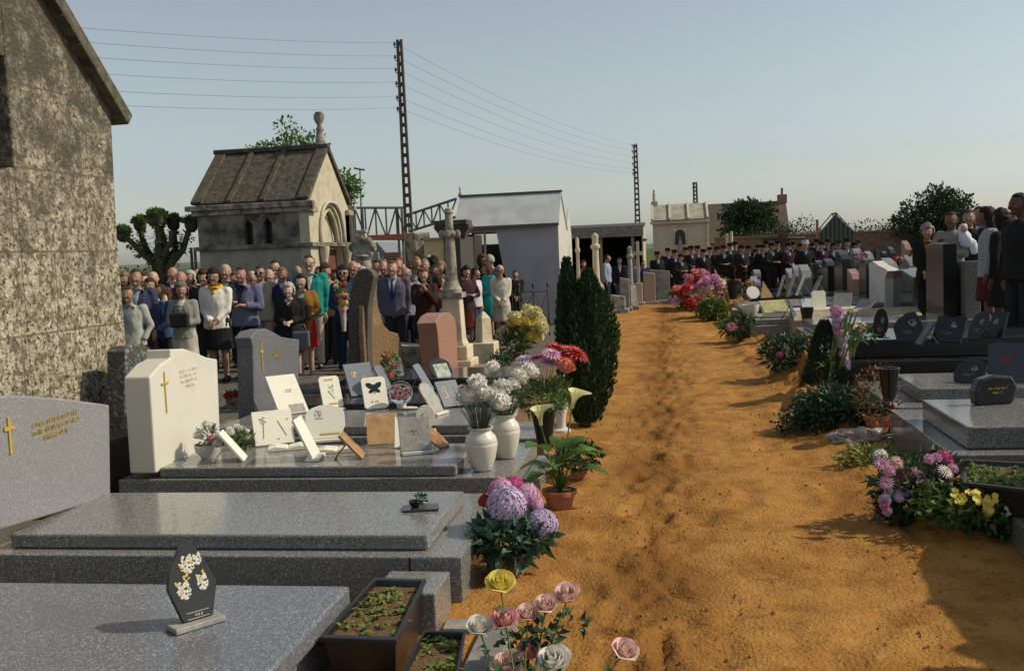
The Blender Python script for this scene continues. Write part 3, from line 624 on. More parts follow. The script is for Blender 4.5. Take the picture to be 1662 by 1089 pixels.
def headf(d):
    x, y, z = d; k = 1.0
    if z < 0:
        k *= 1 - .20*abs(x)*(-z) - .10*(-z)*max(0, y)
        if y < 0: k *= 1 + .05*(-z)*(-y)
    return k
def person(u, v, t, label, sex='m', yaw=0, hyaw=0, pitch=0, hair=('short', (.05, .03, .02)), sk=S_FAIR, coat=(.05, .06, .1), coat_name='jacket',
           shirt=None, tie=None, bottom=('trousers', (.03, .03, .04)), pose='down', glasses=0, scarf=None, cap=None, vox=.011, build=1.0, group='mourners standing in the crowd', z0=0.0, hem=.475, shoes=(.02, .02, .02), open_=1.0, gl=False):
    top = D(u, v, t); h = top.z - z0; 
    if cap: h -= .05
    root = thing('person', label, 'person', (top.x, top.y, z0), R_(yaw+9), group)
    W = build*h/1.52; fem = sex == 'f'
    sw = (.185 if fem else .205)*W; hz_ = .93*h - .0
    HR = h*.0685
    HC = Vector((0, -.035*h/1.7, .932*h)); nb = Vector((0, .012, .835*h))
    hm = rotm(R_(-pitch), 0, 0); hm = rotm(0, 0, R_(hyaw)) @ hm
    # ---- body: one continuous surface
    b = MB()
    kk = h/1.72
    b.loft([(.46*h, .11*W, .07*W, 0), (.52*h, .12*W, .08*W, .01), (.60*h, .125*W, .09*W, 0), (.70*h, .145*W, .10*W, 0), (.78*h, .155*W, .095*W, .005), (.815*h, .13*W, .07*W, .01), (.84*h, .065*W, .06*W, .012)], 18)
    b.tube([(0, .012, .80*h), (0, .005, .86*h), tuple(HC + Vector((0, .012, -.03*h)))], [.062*kk, .054*kk, .056*kk], 12)
    hd = MB(); hd.ell((0, 0, 0), (HR*.74, HR*.86, HR*1.03), 28, 20, f=headf)
    hd.ell((0, -HR*.90, -HR*.12), (HR*.13, HR*.20, HR*.24), 8, 6, rot=rotm(R_(-14), 0, 0)); hd.ell((0, -HR*.80, HR*.18), (HR*.42, HR*.12, HR*.09), 10, 6)
    hd.ell((0, -HR*.74, -HR*.72), (HR*.22, HR*.18, HR*.17), 8, 6)
    for s in (-1, 1):
        hd.ell((s*HR*.72, HR*.05, -HR*.10), (HR*.09, HR*.17, HR*.26), 8, 6); hd.ell((s*HR*.36, -HR*.68, -HR*.25), (HR*.2, HR*.16, HR*.18), 8, 6)
    for V_ in hd.V: b.V.append(V_ @ np.array(hm).T + np.array(HC))
    off = b.n
    for f in hd.F: b.F.append(tuple(i+off for i in f))
    b.MI += hd.MI; b.n += hd.n
    # arms
    sh_z = .806*h; SL = {}; wr = {'down': ((.175, -.03, .475),)*2, 'clasp': ((.045, -.19, .54), (.035, -.2, .545)), 'waist': ((.06, -.2, .60), (.05, -.2, .61)), 'chest': ((.10, -.2, .68), (.09, -.2, .66)),
          'pray': ((.035, -.19, .79), (.035, -.19, .79)), 'hold': ((.05, -.22, .58), (.10, -.2, .6)), 'book': ((.09, -.25, .65), (.09, -.25, .65)), 'back': ((.08, .14, .54),)*2, 'baby': ((.12, -.22, .74), (.03, -.26, .67)), 'pocket': ((.17, -.06, .52),)*2, 'one': ((.175, -.03, .475), (.05, -.2, .62))}[pose]
    for i, s in enumerate((-1, 1)):
        S = Vector((s*(sw-.035*W), .01, sh_z)); wp = wr[i]; Wp = Vector((s*wp[0]*kk*(1.15 if wp[0] > .15 else 1), wp[1]*kk, wp[2]*h))
        la, lb = .172*h, .150*h; d = Wp-S; L_ = min(d.length, (la+lb)*.985); d.normalize(); Wp = S+d*L_
        ca = (la*la+L_*L_-lb*lb)/(2*la*L_); q = la*ca; hgt = math.sqrt(max(0, la*la-q*q))
        pole = Vector((s*.7, .55, -.6)); pole = (pole-d*pole.dot(d)).normalized(); E_ = S+d*q+pole*hgt
        SL[s] = (S, E_, Wp)
        b.cone_caps(S, E_, .045*W, .036*W); b.cone_caps(E_, Wp, .036*W, .026*W)
        fd = (Wp-E_).normalized(); side = Vector((0, 0, 1)).cross(fd)
        side = side.normalized() if side.length > .1 else Vector((0, 1, 0))
        pn_ = fd.cross(side).normalized()
        hl_ = .105*h*.9; a, bb_ = Wp, Wp+fd*hl_*.45
        b.cone_caps(a, bb_, .026*kk, .030*kk, 8)
        for fi, fo in enumerate((-.030, -.010, .010, .030)):
            ln_ = hl_*(.5, .56, .53, .42)[fi]; f0 = bb_+side*fo*kk*1.0; f1 = f0+fd*ln_*.5+side*fo*.15-pn_*.008*s; f2 = f1+fd*ln_*.4-pn_*ln_*.35*(1 if pose != 'down' else .2)
            b.tube([f0-fd*.015, f0, f1, f2, f2+fd*.003], [.006, .0105*kk, .0095*kk, .008*kk, .002], 7)
        t0 = Wp+fd*hl_*.12+side*.02*kk*s; t1 = t0+fd*hl_*.25+side*.028*s*kk; t2 = t1+fd*hl_*.25; b.tube([t0-side*.01*s, t0, t1, t2, t2+fd*.003], [.004, .012*kk, .011*kk, .009*kk, .002], 7)
    # legs
    for s in (-1, 1):
        hp_, kn, an = Vector((s*.075*W, 0, .50*h)), Vector((s*.078*W, -.01, .28*h)), Vector((s*.075*W, .015, .05*h))
        b.cone_caps(hp_, kn, .078*W, .05*W); b.cone_caps(kn, an, .05*W, .033*W); b.cone_caps(an+Vector((0, .01, -.02*h)), an+Vector((s*.02, -.13*kk, -.03*h)), .034*W, .028*W)
    me = remesh(b, vox, 2, .5, 'body')
    pc = np.empty(len(me.polygons)*3); me.polygons.foreach_get('center', pc); pc = (pc.reshape(-1, 3)-np.array(HC)) @ np.array(hm) / HR
    mi = np.zeros(len(me.polygons), int)
    for s in (-1, 1):
        e = ((pc[:, 0]-s*.30)/.15)**2+((pc[:, 2]-.03)/.085)**2 < 1; mi[e & (pc[:, 1] < -.4)] = 1
        e = ((pc[:, 0]-s*.31)/.19)**2+((pc[:, 2]-.24)/.05)**2 < 1; mi[e & (pc[:, 1] < -.4)] = 3
    e = ((pc[:, 0])/.25)**2+((pc[:, 2]+.50)/.065)**2 < 1; mi[e & (pc[:, 1] < -.4)] = 2
    me.polygons.foreach_set('material_index', mi.tolist())
    body = obj('body', me, [skin(sk), EYEM, LIPM, hairm(hair[1])], root, True)
    # ---- hair
    st, hc = hair
    if st != 'none':
        big = {'short': 1.07, 'bald': 1.03, 'curly': 1.28, 'bob': 1.16, 'bun': 1.14, 'wavy': 1.22}[st]
        ns = {'short': .04, 'bald': .03, 'curly': .16, 'bob': .06, 'bun': .05, 'wavy': .10}[st]
        hb = MB(); n_, m_ = 34, 24; Vv = []; keep = {}
        low = {'short': -.35, 'bald': -.35, 'curly': -.75, 'bob': -.8, 'bun': -.45, 'wavy': -.95}[st]
        for i in range(m_+1):
            th = PI*i/m_
            for j in range(n_):
                a = 2*PI*j/n_; d = Vector((math.sin(th)*math.cos(a), math.sin(th)*math.sin(a), math.cos(th)))
                line = (.58 if st in ('short', 'bun', 'bald') else .45) + .1*noise.noise(d*2+Vector((u*.1, 0, 0)))
                # signed: >0 hair
                front = min(1, max(0, (-d.y-.02)/.25)) if abs(d.x) < .97 else 0
                lim = low + (line-low)*front
                g = d.z-lim
                if st == 'bald': g = min(g, .45-d.z + .6*max(0, d.y))
                k = big*(1+ns*noise.noise(d*(3.6 if st != 'curly' else 5)+Vector((u, v, 0)))*1.6); ed = max(0, min(1, g/.22)); k = .93+(k-.93)*ed**.5
                keep[(i, j)] = g > -.02
                Vv.append((d.x*HR*.74*k*(1 if st in ('short', 'bald') else 1.03), d.y*HR*.88*k+HR*.03, d.z*HR*1.03*k*(1.0 if d.z > 0 else (1.25 if st in ('wavy', 'bob') else 1))))
        Ff = []
        for i in range(m_):
            for j in range(n_):
                q = [(i, j), (i+1, j), (i+1, (j+1) % n_), (i, (j+1) % n_)]
                if sum(keep[x] for x in q) >= 3: Ff.append(tuple(a*n_+b_ for a, b_ in q))
        hb.add(Vv, Ff, 0, hm, tuple(HC)); obj('hair', hb, hairm(hc), root, True)
    if cap:
        cb_ = MB(); cb_.lathe([(HR*.80, HR*.42), (HR*.84, HR*.6), (HR*.86, HR*.95), (HR*.96, HR*1.12), (HR*.6, HR*1.24), (.001, HR*1.26)], 18, sy=1.12, rot=hm, loc=tuple(HC))
        cb_.lathe([(HR*.86, HR*.42), (HR*1.02, HR*.36), (HR*.86, HR*.36)], 18, 1, rot=hm @ rotm(R_(14), 0, 0), loc=tuple(HC + hm @ Vector((0, -HR*.32, HR*.10))))
        obj('cap', cb_, [cloth(cap), BLACKM], root, True)
    if glasses:
        g = MB(); dk = glasses == 2
        for s in (-1, 1):
            if dk: g.ell((s*HR*.32, -HR*.86, HR*.04), (HR*.24, HR*.07, HR*.19), 10, 6)
            else: g.tube([(s*HR*.32+HR*.22*math.cos(a), -HR*.88, HR*.03+HR*.18*math.sin(a)) for a in [k*PI/5 for k in range(11)]], HR*.025, 4)
            g.tube([(s*HR*.54, -HR*.84, HR*.06), (s*HR*.76, HR*.0, HR*.06)], HR*.03, 4)
        g.tube([(-HR*.1, -HR*.93, HR*.05), (HR*.1, -HR*.93, HR*.05)], HR*.03, 4)
        for i_ in range(len(g.V)): g.V[i_] = g.V[i_] @ np.array(hm).T + np.array(HC)
        obj('glasses', g, mat('dark_lens', (.02, .015, .012), .15), root, True)
    # ---- bottoms
    bt, bc = bottom
    if not gl:
        l_ = MB()
        if bt == 'trousers':
            l_.loft([(.47*h, .15*W, .105*W, .005), (.53*h, .165*W, .125*W, .01), (.61*h, .14*W, .105*W, .0)], 16)
            for s in (-1, 1):
                l_.cone_caps((s*.078*W, .005, .49*h), (s*.082*W, -.008, .28*h), .088*W, .068*W); l_.cone_caps((s*.082*W, -.008, .28*h), (s*.082*W, .01, .055*h), .068*W, .055*W)
        else:
            hemz = .29 if bt == 'skirt' else .22
            l_.loft([(hemz*h, .20*W, .155*W, .0), (.38*h, .185*W, .145*W, .005), (.50*h, .178*W, .14*W, .01), (.56*h, .16*W, .12*W, .005), (.62*h, .13*W, .095*W, 0)], 18)
        me = remesh(l_, max(vox*1.5, .016), 3); wrinkle(me, .010, 9, u); obj('trousers' if bt == 'trousers' else 'skirt', me, cloth(bc), root, True)
        sh_ = MB()
        for s in (-1, 1):
            sh_.rings([[(s*.078*W+sx_*x_, y_, z_) for x_, sx_ in ()] or [(s*.085*W+.045*kk*math.cos(a)*w__, y_, .04*hh__*math.sin(a)+.042*hh__) for a in [k*PI/5 for k in range(10)]] for y_, w__, hh__ in ((.07*kk, .6, .9), (.05*kk, .9, 1.2), (-.03*kk, .9, 1.1), (-.12*kk, 1.0, .75), (-.19*kk, .65, .5))])
        obj('shoes', sh_, cloth(shoes), root, True)
    # ---- coat
    j = MB(); hw = .178 if not fem else .17
    j.loft([(hem*h, hw*W*1.04, .14*W, .005), (.52*h, hw*W, .135*W, .005), (.60*h, (.148 if fem else .162)*W, .118*W, 0), (.70*h, .172*W, .128*W, -.004), (.765*h, .182*W, .118*W, 0), (.80*h, .168*W, .098*W, .006), (.825*h, .115*W, .08*W, .01), (.842*h, .07*W, .068*W, .012)], 20, p=2.25)
    for s in (-1, 1):
        S, E_, Wp = SL[s]; j.cone_caps(S, E_, .066*W, .054*W); j.tube([S+Vector((-s*.05, 0, .0)), S, S.lerp(E_, .5), E_, E_.lerp(Wp, .5), E_.lerp(Wp, .93)], [.06*W, .064*W, .060*W, .052*W, .046*W, .040*W], 12)
        j.ell(E_, (.052*W,)*3, 10, 7)
    me = remesh(j, max(vox*1.3, .014), 3); wrinkle(me, .011, 11, v); jk = obj(coat_name, me, cloth(coat), root, True)
    # ---- shirt V, tie, lapels laid on the chest by casting onto the coat
    bv = BVHTree.FromPolygons([p.co[:] for p in me.vertices], [tuple(p.vertices) for p in me.polygons])
    def onchest(x, z, off_=.006):
        r_ = bv.ray_cast(Vector((x, -1, z)), Vector((0, 1, 0)))
        # the front of the torso, not a hand crossing it
        hit = r_[0]; yy = -.118*W if hit is None else max(hit.y, -.165*W)
        return Vector((x, yy-off_, z))
    ztop, zbot = .845*h, (.845-.155*open_)*h
    def vee(w0, w1, z0_, z1_, off_, rows=9, cols=6):
        m_ = MB(); Vv = []; Ff = []
        for i in range(rows+1):
            s_ = i/rows; z = z0_+(z1_-z0_)*s_; w_ = w0+(w1-w0)*s_
            for k in range(cols+1): Vv.append(onchest(-w_+2*w_*k/cols, z, off_))
        for i in range(rows):
            for k in range(cols): a = i*(cols+1)+k; Ff.append((a, a+1, a+cols+2, a+cols+1))
        m_.add(Vv, Ff); return m_
    if shirt: obj('shirt', vee(.062*W, .004, ztop, zbot, .006), cloth(shirt), root, True)
    if tie: obj('tie', vee(.012, .028, ztop-.01*h, zbot-.02*h, .012, 8, 2), cloth(tie), root, True)
    if shirt and open_ > .5 and vox < .013:
        lp = MB()
        for s in (-1, 1):
            Vv = []; 
            for i in range(7):
                s_ = i/6; z = ztop-.008*h+(zbot-ztop)*s_; x_in = s*(.062*W*(1-s_)+.004); x_out = x_in+s*.045*W*math.sin(PI*(.15+.85*s_))**.7
                Vv += [onchest(x_in, z, .010), onchest(x_out, z, .009)]
            lp.add(Vv, [(2*i, 2*i+1, 2*i+3, 2*i+2) if s > 0 else (2*i, 2*i+2, 2*i+3, 2*i+1) for i in range(6)])
        obj('lapel', lp, cloth(tuple(x*.8 for x in coat)), root, True)
    if scarf:
        s_ = MB(); s_.tube([(.075*W*math.cos(a), .015-.075*W*math.sin(a)*1.0, .845*h-.012*h*math.sin(a)) for a in [k*PI/8 for k in range(17)]], .026*W, 8)
        s_.ell(tuple(onchest(0, .80*h, .01)), (.03, .02, .045), 8, 6); obj('scarf', s_, cloth(scarf), root, True)
    root['_w'] = 1
    del root['_w']
    return root, h, SL
def handpos(root, SL, s=None):
    M_ = Matrix.Translation(root.location) @ Matrix.Rotation(root.rotation_euler.z, 4, 'Z')
    if s is None: return M_ @ ((SL[1][2]+SL[-1][2])/2+Vector((0, -.03, -.02)))
    return M_ @ SL[s][2]

BRN = (.05, .03, .018); BLK = (.012, .011, .012); GRY = (.28, .27, .25); WHT = (.55, .53, .48); AUB = (.16, .06, .025); BLO = (.3, .19, .09); RED = (.13, .05, .03)
crowd = [
 dict(u=208, v=466, t=13.0, label='tan-faced short person in pale grey-green jacket with light blue tie, beside the chapel corner', sk=S_TAN, hair=('short', BRN), coat=(.40, .42, .38), shirt=(.5, .52, .5), tie=(.2, .28, .45), pose='pocket', bottom=('trousers', (.2, .2, .2)), build=1.0),
 dict(u=220, v=438, t=13.9, label='dark-haired man in a navy suit with pale blue shirt behind the pale-jacketed person', sk=S_TAN, coat=(.05, .055, .12), shirt=(.42, .5, .58), tie=(.2, .3, .42), yaw=8),
 dict(u=249, v=441, t=15.6, label='balding man in maroon jacket and white shirt behind the brown-haired woman', hair=('bald', BRN), coat=(.12, .05, .045), shirt=(.6, .6, .6), sk=S_FAIR),
 dict(u=244, v=452, t=14.8, label='brown-haired woman in cream cardigan, mostly hidden behind a navy sleeve', sex='f', hair=('bob', BRN), coat=(.68, .62, .45), coat_name='cardigan', sk=S_TAN, bottom=('skirt', (.05, .03, .03))),
 dict(u=262, v=462, t=14.3, label='woman in a blue jacket seen between the navy suit and the grey cardigan', sex='f', hair=('short', BRN), coat=(.05, .10, .22), sk=S_TAN, yaw=-30, hyaw=-20, pose='clasp'),
 dict(u=294, v=441, t=16.2, label='bald red-faced man in a brown jacket behind the grey-haired woman', hair=('bald', GRY), coat=(.11, .07, .06), sk=S_RED),
 dict(u=294, v=460, t=13.9, label='grey-haired woman in a grey cardigan over a white collar, clutching a black handbag', sex='f', hair=('curly', (.22, .21, .19)), coat=(.27, .27, .24), coat_name='cardigan', shirt=(.65, .65, .62), pose='waist', hyaw=18, sk=S_TAN, bottom=('skirt', (.45, .43, .38)), open_=.8),
 dict(u=330, v=440, t=15.7, label='dark-haired figure in dark clothes just behind the woman in the white jacket', hair=('curly', BRN), coat=(.025, .025, .03), sk=S_TAN),
 dict(u=347, v=438, t=14.5, label='woman with curly dark hair, glasses, white jacket, yellow scarf and black skirt, hands clasped', sex='f', hair=('curly', (.03, .015, .01)), coat=(.74, .72, .66), glasses=1, scarf=(.7, .42, .04), pose='clasp', bottom=('skirt', (.012, .012, .014)), shirt=(.6, .6, .6), open_=.3, sk=S_TAN, build=1.05),
 dict(u=366, v=430, t=16.4, label='white-haired man in black suit directly left of the man in the blue-grey jacket', hair=('short', WHT), coat=(.02, .02, .028), shirt=(.6, .58, .5), sk=S_RED),
 dict(u=392, v=434, t=14.8, label='stout dark-haired man in blue-grey jacket over a black waistcoat, hands at his chest', hair=('short', BRN), coat=(.13, .15, .24), shirt=(.03, .03, .035), pose='chest', sk=S_RED, build=1.12, yaw=-8, open_=1.2),
 dict(u=409, v=441, t=16.6, label='pink-faced white-haired old man peeping behind the blue-grey jacket', hair=('short', WHT), coat=(.3, .28, .22), sk=S_RED, hyaw=20),
 dict(u=422, v=432, t=15.8, label='man with brown hair and dark glasses in a beige suit', hair=('short', BRN), coat=(.36, .32, .23), shirt=(.6, .6, .55), glasses=2, sk=S_TAN, bottom=('trousers', (.33, .3, .22))),
 dict(u=437, v=437, t=16.5, label='thin-haired man in a light grey jacket right of the beige suit', hair=('bald', GRY), coat=(.27, .27, .24), shirt=(.6, .58, .5), sk=S_FAIR),
 dict(u=458, v=434, t=15.8, label='fair short-haired person in a navy pullover with head tilted back', sex='f', hair=('short', (.22, .15, .09)), coat=(.02, .03, .08), coat_name='pullover', pitch=-18, sk=S_TAN, pose='back', shirt=(.5, .5, .5), open_=.35),
 dict(u=468, v=461, t=14.4, label='small white-haired old woman in black with her hands clasped', sex='f', hair=('curly', WHT), coat=(.013, .012, .013), coat_name='dress', shirt=(.4, .35, .4), open_=.4, pose='waist', bottom=('skirt', (.013, .012, .013)), sk=S_PALE, build=1.12, hem=.42),
 dict(u=489, v=446, t=14.7, label='black-haired woman in an ochre suede jacket and red skirt', sex='f', hair=('bob', (.02, .012, .01)), coat=(.30, .14, .03), shirt=(.4, .38, .45), pose='hold', bottom=('skirt', (.42, .015, .02)), sk=S_FAIR, hem=.43, hyaw=-10, shoes=(.05, .05, .05)),
 dict(u=501, v=415, t=15.7, label='tall young man with dark hair in a teal green jacket and cream trousers', hair=('short', BRN), coat=(.02, .26, .22), shirt=(.68, .68, .62), bottom=('trousers', (.5, .45, .36)), sk=S_FAIR, yaw=5, glasses=1),
 dict(u=518, v=433, t=17.2, label='person in dark sunglasses peering over the teal-jacketed shoulder', hair=('short', BRN), coat=(.3, .2, .15), glasses=2, sk=S_TAN),
 dict(u=529, v=430, t=16.4, label='brown-haired person in a tan top and dark grey trousers beside the teal jacket', sex='f', hair=('curly', RED), coat=(.35, .22, .14), sk=S_TAN, hyaw=15, bottom=('trousers', (.06, .055, .05))),
 dict(u=557, v=432, t=14.9, label='woman with big dark curls and sunglasses in a blue jacket, holding a bouquet', sex='f', hair=('wavy', (.02, .013, .012)), coat=(.02, .06, .16), glasses=2, pose='waist', bottom=('trousers', (.015, .03, .07)), shirt=(.3, .1, .1), sk=S_TAN, open_=1.1),
 dict(u=573, v=424, t=17.0, label='old man with thin white hair and spectacles left of the tall brown gravestone', hair=('bald', WHT), coat=(.05, .05, .05), glasses=1, sk=S_RED),
 dict(u=588, v=433, t=16.6, label='white-haired head just above the tall brown gravestone', hair=('short', WHT), coat=(.2, .2, .2), sk=S_PALE),
 dict(u=601, v=440, t=16.3, label='red-brown haired person in a light grey jacket right of the tall brown gravestone', hair=('short', RED), coat=(.2, .19, .22), sk=S_RED, bottom=('trousers', (.02, .02, .02))),
 dict(u=622, v=424, t=17.6, label='pink balding man behind the left shoulder of the grey-suited man', hair=('bald', GRY), coat=(.05, .05, .07), sk=S_RED),
 dict(u=637, v=424, t=15.8, label='auburn-haired man with moustache in a grey-lilac suit and royal blue tie', hair=('short', AUB), coat=(.13, .12, .16), shirt=(.66, .66, .68), tie=(.02, .04, .25), bottom=('trousers', (.04, .045, .06)), sk=S_FAIR, open_=1.25, build=1.08, yaw=-6),
 dict(u=645, v=419, t=17.2, label='auburn crown of hair right behind the grey-lilac suit', hair=('short', AUB), coat=(.1, .05, .04), sk=S_RED),
 dict(u=659, v=435, t=16.7, label='bald pink old man looking left beside the grey-lilac suit', hair=('bald', GRY), coat=(.3, .32, .36), sk=S_RED, hyaw=-55),
 dict(u=667, v=421, t=17.8, label='dark-complexioned balding man behind the bald pink man', hair=('bald', BLK), coat=(.08, .09, .1), sk=S_DARK),
 dict(u=684, v=416, t=18.6, label='bushy dark-haired person at the back below the cream monument', hair=('curly', BRN), coat=(.05, .04, .04), sk=S_TAN),
 dict(u=689, v=421, t=17.4, label='grey-haired person right behind the praying woman', hair=('short', GRY), coat=(.08, .08, .09), sk=S_TAN),
 dict(u=703, v=418, t=18.2, label='dark round-haired person at the back beside the column cross', hair=('curly', (.02, .012, .01)), coat=(.5, .45, .35), sk=S_TAN, hyaw=180),
 dict(u=687, v=436, t=15.4, label='woman with auburn hair in a long dark maroon coat, hands raised in prayer', sex='f', hair=('wavy', (.22, .10, .04)), coat=(.045, .02, .018), coat_name='coat', pose='pray', bottom=('skirt', (.03, .015, .015)), sk=S_RED, hem=.35),
 dict(u=704, v=431, t=16.9, label='dark-skinned man with glasses and grey jacket left of the column cross', hair=('short', BLK), coat=(.10, .09, .10), shirt=(.5, .5, .55), sk=S_DARK, glasses=1),
 dict(u=712, v=447, t=15.7, label='person in maroon patterned jacket in front of the dark-skinned man', sex='f', hair=('wavy', BRN), coat=(.10, .035, .035), sk=S_TAN, bottom=('skirt', (.03, .02, .02)), hyaw=120),
 dict(u=725, v=432, t=18.0, label='dark-clad person standing hidden behind the column cross', hair=('short', BLK), coat=(.03, .022, .02), sk=S_TAN),
 dict(u=755, v=434, t=18.6, label='ruddy woman in black hat and dark plaid dress right of the column cross', sex='f', hair=('curly', BLK), coat=(.055, .03, .035), coat_name='dress', pose='book', sk=S_RED, bottom=('dress', (.10, .025, .02)), yaw=25, hem=.4),
 dict(u=770, v=437, t=19.6, label='person in white short sleeves and blue jeans behind the plaid dress', hair=('short', BRN), coat=(.6, .58, .6), sk=S_TAN, bottom=('trousers', (.06, .09, .15)), yaw=60),
 dict(u=783, v=414, t=21.4, label='tall brown-haired person in dark brown inside the zinc shed opening', hair=('wavy', RED), coat=(.05, .03, .025), sk=S_TAN, hyaw=60),
 dict(u=796, v=414, t=21.2, label='white-haired man in blue-grey jacket looking left before the zinc shed', hair=('short', WHT), coat=(.15, .15, .19), sk=S_RED, hyaw=-60, yaw=-40),
 dict(u=791, v=428, t=19.9, label='person in a long turquoise coat turned left', sex='f', hair=('wavy', RED), coat=(.02, .30, .28), coat_name='coat', sk=S_TAN, yaw=-60, hyaw=-20, pose='waist', bottom=('skirt', (.02, .24, .22)), hem=.38),
 dict(u=811, v=431, t=18.7, label='white-haired woman with sunglasses in a cream suit, hands clasped, before the zinc shed', sex='f', hair=('short', WHT), coat=(.62, .58, .48), glasses=2, pose='clasp', bottom=('skirt', (.45, .42, .36)), shirt=(.6, .5, .45), sk=S_TAN, open_=.7),
 dict(u=836, v=440, t=22.6, label='dark-coated person in the black shadow of the torn zinc sheet', coat=(.02, .018, .018), sk=S_TAN, pose='clasp', hair=('short', BLK)),
 dict(u=947, v=424, t=29, label='person in a bright pink top inside the open timber shed', sex='f', coat=(.6, .1, .22), hair=('wavy', RED), sk=S_RED, vox=.018),
 dict(u=984, v=414, t=29, label='person in a light blue shirt and dark trousers in the open timber shed', coat=(.28, .34, .45), coat_name='shirt', hair=('short', BRN), sk=S_TAN, vox=.018, yaw=70),
 dict(u=1005, v=419, t=29.5, label='man in dark jacket and jeans in the open timber shed', coat=(.02, .02, .03), hair=('short', BRN), sk=S_TAN, shirt=(.5, .5, .5), vox=.018, bottom=('trousers', (.05, .08, .15))),
 dict(u=1032, v=420, t=30.5, label='person in a blue-grey shirt behind the pale thin stele', coat=(.2, .24, .33), coat_name='shirt', hair=('short', BLK), sk=S_TAN, vox=.018),
 dict(u=1044, v=424, t=30.5, label='person in dark blue with bare forearms behind the thin columns', coat=(.03, .04, .10), hair=('short', BRN), sk=S_RED, vox=.018, pose='one'),
]
ORD = 'first second third fourth fifth sixth seventh eighth ninth tenth eleventh twelfth thirteenth fourteenth fifteenth sixteenth seventeenth eighteenth nineteenth twentieth'.split()
ORD += ['twenty-'+w_ for w_ in ORD[:9]]+['thirtieth']
rc = random.Random(21)
CL = [('black', (.015, .015, .017)), ('navy', (.03, .035, .08)), ('charcoal', (.05, .05, .055)), ('brown', (.10, .06, .04)), ('grey', (.16, .16, .16)), ('maroon', (.10, .02, .025)), ('beige', (.34, .29, .2)), ('slate blue', (.08, .11, .18))]
HCL = [('brown', BRN), ('black', BLK), ('grey', GRY), ('white', WHT), ('reddish', RED), ('fair', BLO)]
extra = []
for i, u_ in enumerate((203, 232, 280, 308, 322, 381, 446, 482, 545, 580, 612, 652, 676, 697, 715)):
    tt_ = rc.uniform(17.2, 19.5) if u_ < 700 else rc.uniform(17.5, 20.5); hor = 446-.0419*u_; cn_, cc_ = rc.choice(CL); hn_, hc_ = rc.choice(HCL); fm = rc.random() < .45; hh = rc.uniform(1.52, 1.66) if fm else rc.uniform(1.62, 1.74)
    extra.append(dict(u=u_, v=hor-(hh-1.7)*1616/tt_, t=tt_, sex='f' if fm else 'm', hair=(rc.choice(['curly', 'bob', 'short', 'wavy']) if fm else rc.choice(['short', 'short', 'bald']), hc_), coat=cc_, sk=rc.choice([S_FAIR, S_TAN, S_RED, S_TAN]), shirt=None if fm else (.5, .5, .48), hyaw=rc.uniform(-35, 35), yaw=rc.uniform(-20, 20), vox=.014, glasses=rc.choice([0, 0, 1]), bottom=('trousers', (.03, .03, .035)),
        label='%s-haired mourner in %s, %s from the left in the packed back row' % (hn_, cn_, ORD[i])))
crowd += extra
PPL = {}
for d in crowd:
    k = d['label']; d.setdefault('group', 'mourners standing in the crowd'); PPL[k] = person(**d)
def who(txt): return next(v_ for k_, v_ in PPL.items() if txt in k_)
# things held
def bag(key, label, dx, col=(.012, .012, .014), sz=(.26, .10, .2), dz=-.06):
    root, h, SL = who(key); p = handpos(root, SL); bg_ = thing('handbag', label, 'handbag', (p.x+dx, p.y-.07, p.z+dz), R_(9))
    t = MB(); t.box((0, 0, 0), sz); obj('bag_body', t, mat('bag_%d' % int(col[2]*1000), col, .45), bg_, bevel=.025)
    t = MB(); t.tube([(-sz[0]*.3, 0, sz[2]*.5), (-sz[0]*.22, 0, sz[2]*.5+.09), (sz[0]*.22, 0, sz[2]*.5+.09), (sz[0]*.3, 0, sz[2]*.5)], .009, 6); obj('handle', t, mat('bag_%d' % int(col[2]*1000), col), bg_, True)
bag('clutching a black handbag', 'black leather handbag held against the grey cardigan', .05, dz=.10)
bag('ochre suede', 'black handbag tucked under the arm of the ochre jacket', .0, dz=.1, sz=(.3, .12, .22))
bag('small white-haired old woman', 'grey-blue flat bag hanging beside the woman in black', .22, (.10, .12, .15), (.24, .08, .24), -.22)
root, h, SL = who('maroon patterned'); p = handpos(root, SL, 1)
t = MB(); t.loft([(-.42, .11, .05, 0), (-.2, .13, .07, 0), (0, .12, .08, 0), (.13, .09, .07, 0), (.18, .03, .03, 0)], 14)
me = remesh(t, .015, 2); wrinkle(me, .03, 9, 3)
o = obj('folded_shawl', me, cloth((.75, .74, .66)), None, True); o.location = (p.x-.05, p.y-.18, p.z+.05); tag(o, 'white folded shawl hanging over an arm above the pink gravestone', 'shawl')

